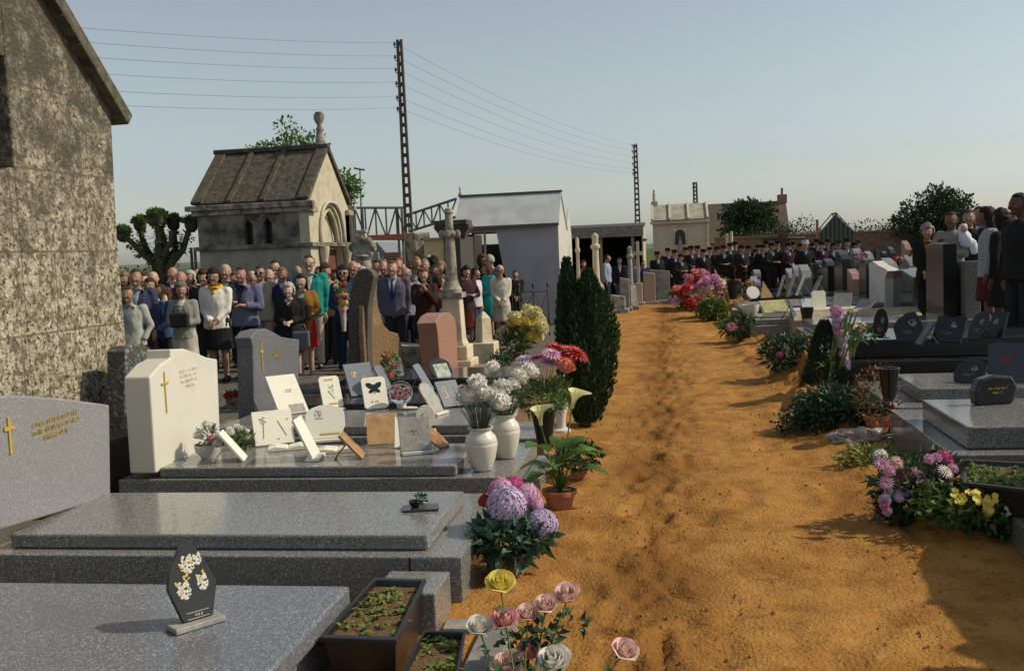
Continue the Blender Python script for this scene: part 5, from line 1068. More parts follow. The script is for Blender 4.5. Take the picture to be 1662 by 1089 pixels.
ns = 0; cn_ = {GR_GREY: 'grey', GR_DARK: 'dark grey', GR_BLUE: 'blue-grey', GR_PINK: 'pinkish', CREAM: 'cream', GR_BLACK: 'black'}
sn_ = ('peaked', 'round-topped', 'slant-topped', 'cross-bearing'); rnd = random.Random(4)
for cx_, ys_ in ((2.5, (27.4, 28.6, 29.8)), (3.4, (22.9, 24.3, 25.6, 27, 28.3, 29.6)), (4.2, (22.2, 23.6, 25, 26.4, 27.7, 29)), (5.1, (20.6, 21.9, 23.3, 24.7, 26, 27.4, 28.8, 30.2, 31.6)), (6.9, range(19, 38, 2)), (9.6, range(21, 52, 2)), (12.6, range(25, 54, 2)), (15.8, range(31, 54, 2)), (19, range(38, 54, 2))):
    for yy in ys_:
        st = rnd.choice([0, 1, 2, 2, 1, 3, 0]); m = rnd.choice([GR_GREY, GR_DARK, GR_BLUE, GR_DARK, GR_GREY, GR_BLACK, GR_GREY, GR_DARK, GR_BLACK, GR_PINK]); k = (st, m.name)
        if k not in made: made[k] = proto(st, m, ''); c_ = made[k]
        else: c_ = copy_tree(made[k])
        x_ = cx_+rnd.uniform(-.15, .15); y_ = yy+.35+rnd.uniform(-.2, .2); c_.location = (x_, y_, hz(x_, y_)); s_ = rnd.uniform(.85, 1.15); c_.scale = (s_, s_, s_*rnd.uniform(.75, 1.15)); c_.rotation_euler.z = -PI/2+rnd.uniform(-.04, .04)
        tag(c_, 'x', 'gravestone', 'rows of headstones in the right-hand ground'); HS.append((proj((x_, y_, 1))[0], cn_[m]+' '+sn_[st], c_))
cnt = {}
for u_, k_, c_ in sorted(HS, key=lambda q: q[0]):
    cnt[k_] = cnt.get(k_, 0)+1; c_['label'] = '%s from the left of the %s headstones in the right-hand rows' % (ORD[cnt[k_]-1], k_)
x, y = at(1272, 400, 33); t = MB(); H = zat(1272, 374, 33); t.tube([(0, 0, 0), (0, 0, H)], .05, 6); t.tube([(-.7, 0, H-.45), (.7, 0, H-.45)], .05, 6); t.tube([(-.3, 0, H-.25), (0, 0, H), (.3, 0, H-.25)], .03, 6); t.ell((0, 0, H-.45), (.2, .06, .2), 10, 8)
o = obj('wrought_cross', t, IRON, None, True, loc=(x, y, hz(x, y))); tag(o, 'black wrought iron cross standing above the caps of the band', 'cross')
x, y = at(1215, 420, 40)
for i, (u, vt) in enumerate(((1181, 379), (1188, 376))):
    x, y = at(u, 420, 44); H = zat(u, vt, 44); t = MB(); t.tube([(0, 0, 0), (0, 0, H)], .07, 6); tag(obj('stone_post', t, LIME, None, loc=(x, y, 0)), ('left', 'right')[i]+' one of two pale thin stone posts right of the funerary chapel', 'post', 'two pale stone posts')

# ================================================================== plaques, pots, flowers
def plaque(label, u, v, z, w_, h_, yaw, tilt, m, style='rect', th=.018, foot=None, deco=None, back=True, name='memorial_plaque', roll=0, cat='plaque'):
    if v > 600 and u < 800 and style != 'fan': w_ *= 1.14; h_ *= 1.12
    p = G(u, v, z); r = thing(name, label, cat, (p.x, p.y, z), R_(yaw), 'memorial plaques on the graves')
    rm = rotm(R_(-tilt), 0, 0) @ rotm(0, R_(roll), 0)
    if style == 'rect': pts = [(-w_/2, 0), (w_/2, 0), (w_/2, h_), (-w_/2, h_)]
    elif style == 'arch': pts = [(-w_*.36, 0), (w_*.36, 0), (w_/2, h_*.35), (w_/2, h_*.7)] + [(w_/2*math.cos(a), h_*.7+h_*.3*math.sin(a)) for a in [R_(k) for k in (25, 50, 75, 90, 105, 130, 155)]] + [(-w_/2, h_*.7), (-w_/2, h_*.35)]
    elif style == 'round': pts = [(-w_*.38, 0), (w_*.38, 0), (w_/2, h_*.06), (w_/2, h_*.92), (w_*.4, h_), (-w_*.4, h_), (-w_/2, h_*.92), (-w_/2, h_*.06)]
    elif style == 'oval': pts = [(w_/2*math.cos(a), h_*.52+h_*.48*math.sin(a)) for a in [k*PI/10 for k in range(20)]]
    elif style == 'book': pts = [(-w_/2, 0), (w_/2, .0), (w_/2, h_*.95), (w_*.25, h_), (0, h_*.88), (-w_*.25, h_), (-w_/2, h_*.95)]
    elif style == 'fan': pts = [(-w_*.26, 0), (w_*.34, 0), (w_*.52, h_*.42), (w_*.30, h_*.78), (w_*.12, h_), (-w_*.14, h_*.93), (-w_*.38, h_*.70), (-w_*.46, h_*.45)]
    elif style == 'tri': pts = [(-w_/2, 0), (w_/2, 0), (-w_*.1, h_)]
    z_up = .024 if foot is not None else .004
    t = MB(); t.prism(pts, -th/2, th/2, 'y'); t.V[0] = t.V[0] @ np.array(rm).T + np.array([0, 0, z_up]); pl_ = obj('plate', t, m, r, bevel=.003)
    if foot is not None: t = MB(); t.bb(-w_*.5, w_*.5, -.05, .05, 0, .022); obj('foot', t, foot, r, bevel=.004)
    elif back and tilt > 5:
        q = Vector(rm @ Vector((0, 0, h_*.65))); t = MB(); t.tube([(0, q.y+th*.5, q.z), (0, q.y+h_*.42, .006)], .007, 6); t.tube([(-.04, q.y+h_*.42, .006), (.04, q.y+h_*.42, .006)], .006, 6); obj('prop', t, m, r)
    if deco:
        for dn, dm, items in deco:
            t = MB()
            for it in items:
                if it[0] == 'leafy':
                    rr2 = random.Random(int(u)); 
                    for k in range(it[4]): a = rr2.uniform(0, 6.3); q = rr2.uniform(0, 1)**.5; t.ell((it[1]*w_+it[3]*w_*q*math.cos(a), 0, it[2]*h_+it[3]*h_*q*math.sin(a)), (w_*.034, .0012, h_*.013), 6, 4, rot=rotm(0, rr2.uniform(0, 3), 0))
                elif it[0] == 'ell': t.ell((it[1]*w_, 0, it[2]*h_), (it[3]*w_, .0015, it[4]*h_), 12, 6, rot=rotm(0, R_(it[5]), 0))
                elif it[0] == 'box': t.box((it[1]*w_, 0, it[2]*h_), (it[3]*w_, .003, it[4]*h_), rotm(0, R_(it[5]) if len(it) > 5 else 0, 0))
                elif it[0] == 'text': scribble(t, (it[1]*w_, 0, it[2]*h_), (1, 0, 0), (0, 0, 1), (0, -1, 0), it[3]*w_, it[4]*h_, it[5], int(u), .002)
            for i in range(len(t.V)): t.V[i] = (t.V[i]+np.array([0, -th/2-.002, 0])) @ np.array(rm).T + np.array([0, 0, z_up])
            obj(dn, t, dm, pl_)
    return r
ENG = mat('engraving', (.30, .29, .27), .8); GOLDP = mat('gilt_paint', (.55, .38, .10), .4, metal=.2); WOODP = mat('varnished_wood', (.42, .23, .09), .4, (.28, .14, .05), 14, (.4, .65), 4); WPL = mat('white_plaque', (.80, .77, .66), .4, (.7, .67, .56), 8, (.5, .75), 4)
BLP = mat('blue_grey_plaque', (.16, .18, .22), .25); BKP = mat('black_plaque', (.018, .018, .02), .12); GPL = mat('grey_plaque', (.36, .35, .32), .5, (.28, .27, .25), 20, (.4, .6), 4)
zC, zD, zE = .277, .302, .262
plaque('square white plaque with engraved rose, tilted back beside the flower bowl', 447, 722, zC, .27, .25, 32, 26, WPL, deco=[('engraved_rose', ENG, [('leafy', -.25, .72, .10, 16), ('box', -.25, .42, .02, .45, 6), ('box', .22, .45, .02, .5, -24)]), ('rivet', GOLD, [('box', .38, .7, .04, .04), ('box', .1, .15, .04, .04)])])
plaque('narrow white plaque seen edge-on on a small round foot', 512, 744, zC, .20, .27, 97, 24, WPL, foot=WPL)
plaque('white arched plaque with engraved flower and gold bar', 530, 716, zC, .27, .24, 22, 20, WPL, 'arch', foot=WPL, deco=[('engraved_flower', ENG, [('leafy', -.18, .75, .10, 14), ('box', -.15, .6, .2, .02)]), ('gold_bar', GOLDP, [('box', .1, .12, .5, .05)])])
plaque('orange-brown wooden plaque leaning edge-on to the left', 590, 742, zC, .16, .21, 100, 42, WOODP)
plaque('light wooden book-shaped plaque in the middle of the slab', 622, 722, zC, .21, .23, 18, 30, mat('light_wood', (.50, .30, .14), .45, (.34, .19, .08), 12, (.4, .65), 4), 'book')
for (lab, u, v, yw) in (('open white stone book lying flat in front of the square white plaque', 468, 728, 20), ('open white stone book lying flat before the white arched plaque', 548, 732, 12)):
    p = G(u, v, zC); r = thing('stone_book', lab, 'stone book', (p.x, p.y, zC), R_(yw), 'memorial plaques on the graves'); t = MB()
    t.prism([(-.15, 0), (.15, 0), (.15, .02), (.09, .034), (.01, .022), (0, .014), (-.01, .022), (-.09, .034), (-.15, .02)], -.08, .08, 'y'); obj('pages', t, WPL, r, bevel=.003)
plaque('thin white triangular plaque right of the wooden book', 652, 726, zC, .11, .22, 40, 18, WPL, 'tri')
plaque('grey square plaque turned away, on a pale blue foot', 676, 736, zC, .20, .215, 25, 16, GPL, foot=mat('pale_foot', (.5, .53, .56), .4), deco=[('engraving', ENG, [('text', -.1, .6, .3, .2, 2)])])
plaque('small white oval medallion plaque standing at the back of the slab', 692, 702, zC, .14, .18, 15, 8, WPL, 'oval', foot=WPL, deco=[('medallion', ENG, [('leafy', 0, .5, .25, 24)])])
plaque('honey-coloured wooden plaque leaning far back beside the white urn', 722, 726, zC, .13, .23, 62, 58, WOODP, 'arch')
plaque('white A-frame plaque seen from the side beside the flower bowl', 398, 746, zC, .16, .24, 106, 38, WPL)
plaque('large cream rectangular plaque leaning against the wavy-topped headstone', 478, 672, zD, .25, .42, 42, 46, WPL, deco=[('faint_engraving', ENG, [('text', -.1, .6, .35, .1, 2)]), ('corner_patch', GPL, [('box', .15, .12, .5, .2)])])
plaque('white rounded plaque with a grey rose and gold bar', 542, 666, zD, .17, .29, 34, 30, WPL, 'round', foot=WPL, deco=[('grey_rose', ENG, [('leafy', .05, .6, .16, 18), ('box', 0, .4, .03, .3, -30)]), ('gold_bar', GOLDP, [('box', 0, .88, .4, .05), ('box', 0, .12, .4, .05)])])
plaque('white rounded plaque with a black butterfly', 612, 664, zD, .20, .28, 30, 26, WPL, 'round', deco=[('butterfly', BKP, [('ell', -.16, .72, .20, .085, 35), ('ell', .16, .72, .20, .085, -35), ('ell', -.12, .56, .14, .06, -30), ('ell', .12, .56, .14, .06, 30), ('box', 0, .62, .03, .3)]), ('motto', GOLDP, [('text', -.3, .22, .6, .12, 1)])])
plaque('grey arched plaque leaning behind the glass globe', 712, 672, zD, .17, .27, 70, 34, GPL, 'arch', foot=WPL)
plaque('blue-grey plaque with gilded flower spray leaning at the slab end', 738, 660, zD, .20, .25, 42, 38, BLP, deco=[('gilded_spray', GOLDP, [('leafy', -.25, .65, .12, 14), ('leafy', -.2, .4, .1, 10), ('text', -.1, .3, .4, .1, 1)])])
plaque('large blue-grey plaque with gold rose beside the tall brown headstone', 592, 642, zE, .27, .34, 40, 32, BLP, deco=[('gold_rose', GOLDP, [('leafy', -.2, .65, .10, 14), ('text', -.05, .55, .4, .1, 1), ('text', .1, .2, .3, .08, 1)])])
plaque('thin grey plaque with a white disc, seen nearly edge-on', 634, 640, zE, .16, .30, 80, 26, BLP, 'round')
plaque('small blue plaque with orange flower motif', 645, 612, .35, .15, .20, 40, 22, BLP, 'round', deco=[('motif', GOLDP, [('leafy', 0, .6, .2, 16)])])
plaque('black-framed plaque with a painted landscape in front of the pink gravestone', 722, 617, .30, .24, .26, 42, 38, BKP, 'arch', deco=[('painting', mat('painted_landscape', (.35, .4, .42), .5, (.15, .22, .1), 14, (.45, .55), 3), [('box', .02, .42, .66, .62)])])
plaque('black grey-edged plaque leaning back left of the landscape plaque', 700, 636, .27, .18, .30, 85, 30, BLP, 'round')
FP = plaque('black fan-shaped plaque with white and gold flower sprays on a grey foot', 318, 1014, .302, .205, .30, 52, 12, BKP, 'fan', th=.022, foot=GPL, deco=[('white_flowers', P_WHITE, [('leafy', -.02, .72, .13, 60), ('leafy', -.16, .40, .13, 55), ('leafy', .22, .45, .11, 45), ('leafy', .18, .76, .08, 30)]), ('gold_leaves', GOLDP, [('leafy', -.05, .66, .17, 22), ('leafy', -.2, .45, .14, 18), ('leafy', .2, .5, .1, 14)]), ('motto_plate', GPL, [('box', .04, .10, .44, .012), ('box', .04, .02, .44, .012)]), ('motto', P_WHITE, [('text', -.14, .06, .38, .06, 1)])])

# --- flower kit (each head is a mesh of its own)
def dirv(a, e): return Vector((math.cos(a)*math.cos(e), math.sin(a)*math.cos(e), math.sin(e)))
def frame(d):
    d = Vector(d).normalized(); a = d.orthogonal().normalized(); return Matrix((a, d.cross(a), d)).transposed()
def head(kind, r, seed=0):
    rn = random.Random(seed); mb = MB()
    if kind == 'mum':       # incurved many-petalled ball
        mb.ell((0, 0, 0), (r*.68, r*.68, r*.62), 14, 9)
        for i in range(190):
            e = math.asin(min(1, max(-.5, -.5+1.5*(i+.5)/190))); a = i*2.39996
            d = dirv(a, e); o = Vector((d.x, d.y, d.z*.9))*r*.62; up_ = Vector((0, 0, 1))-d*d.z; mb.leaf(o, (d*.5+up_*.85+Vector((rn.uniform(-.25, .25), rn.uniform(-.25, .25), 0))).normalized(), d, r*rn.uniform(.36, .46), r*.22, 0, .45)
    elif kind == 'carn':
        mb.ell((0, 0, 0), (r*.74, r*.74, r*.58), 16, 10, f=lambda d: 1+.3*noise.noise(Vector(d)*5+Vector((seed, 0, 0))))
        for i in range(85):
            e = math.asin(-.1+1.08*rn.random()); a = rn.uniform(0, 6.3); d = dirv(a, e); mb.leaf(Vector((d.x, d.y, d.z*.8))*r*.55, d+Vector((rn.uniform(-.6, .6), rn.uniform(-.6, .6), rn.uniform(-.4, .4))), Vector((rn.random(), rn.random(), rn.random())), r*rn.uniform(.3, .46), r*.42, 0, rn.uniform(-.3, .3))
    elif kind == 'daisy':
        for ring, (n_, e) in enumerate(((16, .15), (14, .45), (9, .85))):
            for i in range(n_): a = 2*PI*i/n_+ring*.2; d = dirv(a, e); mb.leaf(d*r*.08, d, (0, 0, 1), r*(1-.2*ring), r*.30, 0, .12)
    elif kind == 'rose':    # layered cupped petals wrapped round a pointed bud
        for ring, (n_, R0_, H_, fl, hw) in enumerate(((5, .60, .92, .30, .85), (5, .50, 1.06, .14, .88), (4, .37, 1.10, .06, 1.0), (3, .22, 1.16, -.02, 1.25), (2, .11, 1.15, 0, 1.6))):
            for i in range(n_):
                a0 = 2*PI*i/n_+ring*.55+rn.uniform(-.12, .12); V = []; F = []; nu, nv = 10, 7; hk = H_*rn.uniform(.93, 1.05); fk = fl*rn.uniform(.7, 1.3)
                for iu in range(nu+1):
                    for iv in range(nv+1):
                        s_ = -1+2*iu/nu; tt = iv/nv; half = hw*(.35+.65*math.sin(PI*min(1, .12+.62*tt)))
                        rad = r*(R0_*math.sin(PI*.5*min(1, .12+tt*1.45))+fk*tt**4-.05*(1-abs(s_))*0+.03*abs(s_))
                        z = r*(hk*tt-.20*s_*s_*tt**2*hk-fk*.45*tt**6-.35); a = a0+s_*half
                        V.append((rad*math.cos(a), rad*math.sin(a), z))
                for iu in range(nu):
                    for iv in range(nv): q = iu*(nv+1)+iv; F.append((q, q+nv+1, q+nv+2, q+1))
                mb.add(V, F)
    elif kind == 'bud':
        mb.loft([(-.5*r, .1*r, .1*r, 0), (-.2*r, .5*r, .5*r, 0), (.3*r, .48*r, .48*r, 0), (.9*r, .15*r, .15*r, 0)], 10)
    elif kind == 'arum':
        V = []; F = []; n_ = 18; m_ = 9
        for i in range(m_+1):
            s = i/m_
            for j in range(n_+1):
                a = -PI*.97+2*PI*.97*j/n_; lip = (1+math.cos(a))*.5; rad = r*(.13+.50*s**2.2); z = r*(1.55*s)-(.18*r*s**5)
                V.append((rad*math.cos(a)+lip**6*.55*r*s**5, rad*math.sin(a), z+lip**6*.10*r*s**5))
        for i in range(m_):
            for j in range(n_): q = i*(n_+1)+j; F.append((q, q+1, q+n_+2, q+n_+1))
        mb.add(V, F); mb.tube([(0, 0, .4*r), (0, 0, 1.5*r)], r*.08, 6)
    elif kind == 'pansy':
        for i in range(5): a = 2*PI*i/5; mb.lathe([(.0, .0), (r*.45, r*.06), (r*.5, r*.1)], 9, cap=False, rot=rotm(.25*math.sin(a), -.25*math.cos(a), 0), loc=(r*.5*math.cos(a), r*.5*math.sin(a), .01*i))
    return mb
HM = {}
def flower(parent, kind, loc, r, m, d=(0, 0, 1), seed=0, name=None):
    k = (kind, round(r, 3), seed % 3)
    if k not in HM: HM[k] = head(kind, r, seed % 3).mesh(kind)
    me = HM[k].copy() if HM[k].materials and HM[k].materials[0] != m else HM[k]
    if not me.materials: me.materials.append(m)
    elif me.materials[0] != m: me.materials[0] = m
    if kind in ('rose', 'arum', 'bud'): me.polygons.foreach_set('use_smooth', [True]*len(me.polygons))
    o = bpy.data.objects.new(name or {'rose': 'rose_bloom', 'mum': 'chrysanthemum_bloom', 'arum': 'arum_bloom', 'bud': 'bud'}.get(kind, 'bloom'), me); COL.objects.link(o); o.parent = parent
    o.location = loc; o.rotation_euler = (frame(d) @ Matrix.Rotation(seed*1.3, 3, 'Z')).to_euler(); return o
def foliage(mb, c, r, n, L, W, up=.4, seed=0, inner=.3):
    rn = random.Random(seed)
    for i in range(n):
        d = Vector((rn.gauss(0, 1), rn.gauss(0, 1), rn.gauss(0, 1))).normalized(); q = inner+(1-inner)*rn.random()**.6
        p = Vector((c[0]+d.x*r[0]*q, c[1]+d.y*r[1]*q, c[2]+d.z*r[2]*q)); dd = (d+Vector((rn.gauss(0, .5), rn.gauss(0, .5), rn.gauss(0, .4)+up))).normalized()
        mb.leaf(p, dd, Vector((rn.gauss(0, 1), rn.gauss(0, 1), rn.gauss(0, 1)+1)), L*rn.uniform(.6, 1.3), W*rn.uniform(.7, 1.2), 0, rn.uniform(-.1, .4))
def pot(parent, r, h_, m, kind='pot', soil=True, z=0):
    t = MB()
    if kind == 'pot': pr = [(.001, .005), (r*.68, 0), (r*.9, h_*.75), (r*.9, h_*.76), (r, h_*.77), (r*1.02, h_), (r*.93, h_), (r*.9, h_*.86), (.001, h_*.86)]
    elif kind == 'urn': pr = [(.001, .002), (r*.55, 0), (r*.62, h_*.04), (r*.85, h_*.3), (r*.98, h_*.55), (r, h_*.62), (r*.97, h_*.64), (r*.99, h_*.66), (r*.9, h_*.78), (r*.66, h_*.88), (r*.62, h_*.92), (r*.76, h_*.97), (r*.78, h_), (r*.66, h_), (r*.56, h_*.9), (.001, h_*.88)]
    elif kind == 'cone': pr = [(.001, .002), (r*.55, 0), (r*.5, h_*.05), (r*.62, h_*.2), (r*.95, h_*.97), (r, h_), (r*.92, h_), (r*.85, h_*.9), (.001, h_*.88)]
    elif kind == 'slim': pr = [(.001, .002), (r*1.3, 0), (r*1.3, h_*.06), (r*.7, h_*.12), (r*.62, h_*.35), (r, h_*.7), (r*1.02, h_*.85), (r*.8, h_*.95), (r*.9, h_), (r*.75, h_), (.001, h_*.9)]
    elif kind == 'bowl': pr = [(.001, .002), (r*.5, 0), (r*.55, h_*.1), (r*.9, h_*.5), (r, h_), (r*.94, h_), (r*.85, h_*.55), (.001, h_*.5)]
    t.lathe(pr, 28, cap=False); o = obj({'pot': 'pot', 'urn': 'vase', 'cone': 'vase', 'slim': 'vase', 'bowl': 'bowl'}[kind], t, m, parent, 'auto', loc=(0, 0, z))
    if soil and kind in ('pot', 'bowl'): t = MB(); t.lathe([(.001, h_*.885), (r*.9, h_*.88)], 20, cap=False); obj('soil', t, SOIL, o)
    return o
def stems(mb, pairs, r=.003, sag=.0):
    for a, b in pairs:
        a, b = Vector(a), Vector(b); m_ = a.lerp(b, .5)+Vector((0, 0, sag)); mb.tube([a, m_, b], [r*1.2, r, r*.8], 5)
def bouquet(label, u, v, z, heads, pot_kind=None, pr=.08, ph=.12, pm=None, leaves=(200, .06, .02), lr=(.15, .15, .12), lc=.2, lm=None, group=None, name='potted_flowers', cat='flowers', stem_r=.003, gz=True):
    """heads: (du,dv in px from base, kind, radius, material, depth offset)"""
    p = G(u, v, z); 
    if gz and z == 0: p.z = ground_z(p.x, p.y)-.005
    r = thing(name, label, cat, p, R_(0), group); t_ = (p-Vector((0, 0, CZ))).dot(_f)
    if pot_kind: pot(r, pr, ph, pm or TERRA, pot_kind)
    root = Vector((0, 0, ph*.8 if pot_kind else 0)); ps = []
    for i, (du, dv, k, rr_, m, dy) in enumerate(heads):
        q = D(u+du, v+dv, t_+dy)-p; ps.append((root, q-Vector((0, 0, rr_*.3))))
        d = (q-root).normalized()+Vector((.25, -.45, .3)); flower(r, k, q, rr_, m, d, i)
    s_ = MB(); stems(s_, ps, stem_r); obj('stems', s_, STEM, r)
    f_ = MB(); foliage(f_, (0, 0, lc), lr, leaves[0], leaves[1], leaves[2], seed=int(u)); obj('foliage', f_, lm or LEAFG, r); return r

# bowl of silk flowers by the white headstone
bouquet('glass bowl of white and pink silk flowers at the foot of the white headstone', 338, 742, zC, [(-12, -38, 'carn', .055, P_WHITE, -.05), (8, -48, 'carn', .05, P_WHITE, .0), (20, -34, 'carn', .05, P_WHITE, -.08), (4, -30, 'carn', .035, P_PINK, -.12), (35, -42, 'carn', .045, P_WHITE, .0), (-4, -54, 'carn', .035, P_WHITE, 0), (14, -22, 'carn', .04, P_WHITE, -.12)], 'bowl', .10, .10, mat('frosted_glass', (.6, .6, .56), .15), (60, .07, .02), (.10, .08, .07), .15, name='flower_bowl')
bouquet('small bunch of white silk flowers behind the A-frame plaque', 398, 728, zC, [(-6, -32, 'carn', .035, P_WHITE, 0), (3, -28, 'carn', .03, P_WHITE, .03), (-14, -36, 'carn', .03, P_WHITE, .05), (5, -18, 'carn', .03, P_PALE, .0)], None, leaves=(80, .07, .02), lr=(.05, .05, .06), lc=.07, name='silk_bunch')
# two white urns with carnations
wh = [(-24, -118, 'carn', .10, P_WHITE, 0), (4, -122, 'carn', .085, P_WHITE, -.02), (26, -112, 'carn', .10, P_WHITE, -.05), (-8, -140, 'carn', .085, P_WHITE, .0), (-10, -112, 'carn', .045, P_WHITE, .1), (4, -80, 'carn', .045, P_WHITE, .1), (-24, -98, 'daisy', .03, P_PALE, .05), (-6, -96, 'bud', .02, P_PALE, 0)]
def feather(parent, c, r, n, L, seed, m):
    rn = random.Random(seed); mb = MB()
    for i in range(n):
        a = rn.uniform(0, 6.3); q = rn.random()**.5; p0 = Vector((c[0]+r*.25*q*math.cos(a), c[1]+r*.25*q*math.sin(a), c[2])); e = Vector((c[0]+r*q*math.cos(a), c[1]+r*q*math.sin(a), c[2]+L*rn.uniform(.6, 1)))
        mb.tube([p0, p0.lerp(e, .5)+Vector((0, 0, .03)), e], [.0022, .0018, .001], 3)
        for k in range(7): s = rn.uniform(.35, 1); q_ = p0.lerp(e, s); mb.leaf(q_, (rn.gauss(0, 1), rn.gauss(0, 1), .8), (0, 0, 1), .035, .004)
    return obj('feathery_foliage', mb, m, parent)
u1 = bouquet('white glazed urn of white carnations at the corner of the plaque-covered tomb', 783, 762, .205, wh[:4] + [(-32, -132, 'daisy', .05, P_PALE, 0)], 'urn', .115, .30, WHITE, (10, .05, .01), (.05, .05, .05), .33, lm=LEAFB, name='urn_of_carnations')
feather(u1, (0, 0, .28), .20, 90, .30, 1, LEAFB)
u2 = bouquet('second white glazed urn of white carnations, behind and right of the first', 822, 742, .205, [(-8, -112, 'carn', .095, P_WHITE, -.1), (22, -132, 'carn', .08, P_WHITE, 0), (38, -140, 'carn', .08, P_WHITE, .05), (-22, -146, 'carn', .065, P_WHITE, .1), (10, -118, 'carn', .07, P_WHITE, -.05), (30, -120, 'bud', .02, P_PALE, 0)], 'urn', .11, .32, WHITE, (10, .05, .01), (.05, .05, .05), .35, lm=LEAFB, name='urn_of_carnations')
feather(u2, (0, 0, .3), .22, 90, .30, 2, LEAFB)
bouquet('small white bowl with a withered plant between the urns and the path', 817, 760, .10, [(0, -55, 'bud', .012, P_PALE, 0)], 'bowl', .10, .14, WHITE, (60, .04, .02), (.06, .06, .06), .16, lm=mat('withered_leaf', (.22, .14, .06), .8, vary=.3), name='planted_bowl')
# black cone vase, slim white vase
bouquet('black conical vase of coral, red and lilac gerberas beside the path', 884, 722, .16, [(30, -140, 'daisy', .11, P_CORAL, 0), (18, -154, 'daisy', .11, P_RED, .05), (50, -146, 'daisy', .12, P_RED, 0), (4, -132, 'daisy', .10, P_LILAC, 0), (-32, -136, 'daisy', .10, P_PURP, .1), (-10, -138, 'daisy', .09, P_MAG, .1), (36, -150, 'daisy', .10, P_CORAL, .05), (12, -146, 'daisy', .09, P_LILAC, -.05), (34, -128, 'carn', .09, P_CORAL, -.1)], 'cone', .105, .28, BLACKM, (420, .09, .02), (.20, .2, .13), .38, LEAFG, name='vase_of_gerberas')
bouquet('slim white footed vase with ferny greenery right of the black conical vase', 911, 700, .12, [(4, -90, 'bud', .014, P_WHITE, 0)], 'slim', .065, .30, WHITE, (120, .09, .016), (.09, .09, .08), .34, LEAFG, name='slim_vase')
# arum pot
p = G(909, 825); ar = thing('potted_arum', 'terracotta pot of arum lilies with broad green leaves on the sand', 'potted plant', (p.x, p.y, ground_z(p.x, p.y)-.004)); pot(ar, .115, .125, TERRA)
t_ = (p-Vector((0, 0, CZ))).dot(_f); ps = []
for i, (u, v, dd) in enumerate(((878, 690, (-.5, -.35, .75)), (928, 662, (.35, -.3, .8)))):
    q = D(u, v, t_)-ar.location; fo = flower(ar, 'arum', q, .09, P_PYEL, dd, 0); fo.rotation_euler = (R_(12), R_(-6 if i == 0 else 16), R_(8)); ps.append(((0, 0, .1), q))
q = D(940, 655, t_+.05)-ar.location
s_ = MB(); stems(s_, ps, .006); obj('stems', s_, STEM, ar)
lf = MB(); rn = random.Random(5)
for i in range(15):
    a = rn.uniform(0, 6.3); e = rn.uniform(.75, 1.45); L = rn.uniform(.18, .34); st = dirv(a, e)*L*rn.uniform(.5, .95)+Vector((0, 0, .12)); lf.tube([(0, 0, .1), st*.5+Vector((0, 0, .08)), st], [.006, .005, .004], 5)
    d = dirv(a, e-.6); sd = d.cross(Vector((0, 0, 1))).normalized(); W_ = rn.uniform(.06, .10); Lf = rn.uniform(.15, .24); V = []; F = []
    for k in range(8):
        s = k/7; c = st+d*Lf*s+Vector((0, 0, -.10*s*s)); w_ = W_*math.sin(PI*min(1, s*.86+.14))**.8*(1 if s < 1 else 0); up_ = Vector((0, 0, 1))
        V += [c-sd*w_+up_*w_*.35, c, c+sd*w_+up_*w_*.35]
    for k in range(7):
        for j in (0, 1): q0 = 3*k+j; F.append((q0, q0+1, q0+4, q0+3))
    lf.add(V, F)
obj('leaves', lf, mat('arum_leaf', (.10, .22, .04), .4, vary=.35, transl=.3), ar, True)
bouquet('small dark-leaved shrub in a sunken pot behind the arum lilies', 940, 775, 0, [(0, -40, 'bud', .012, P_PINK, 0)], 'pot', .07, .07, TERRA, (260, .055, .035), (.17, .14, .10), .19, LEAFD, name='potted_shrub', cat='potted plant')
# mauve chrysanthemum
p = bouquet('pot of mauve and pink incurved chrysanthemums at the corner of the polished tomb', 832, 932, 0, [(-10, -112, 'mum', .130, P_PURP, -.03), (48, -80, 'mum', .105, P_PURP, -.05), (-18, -134, 'mum', .09, P_LILAC, .08), (24, -126, 'mum', .085, P_LILAC, .08), (2, -140, 'mum', .075, P_MAG, .12), (-44, -118, 'mum', .05, P_RED, .1), (36, -112, 'mum', .06, P_LILAC, .1)], 'pot', .10, .13, TERRA, (520, .085, .05), (.22, .2, .10), .20, mat('glaucous_leaf', (.06, .13, .075), .6, vary=.4, transl=.15), name='potted_chrysanthemum')
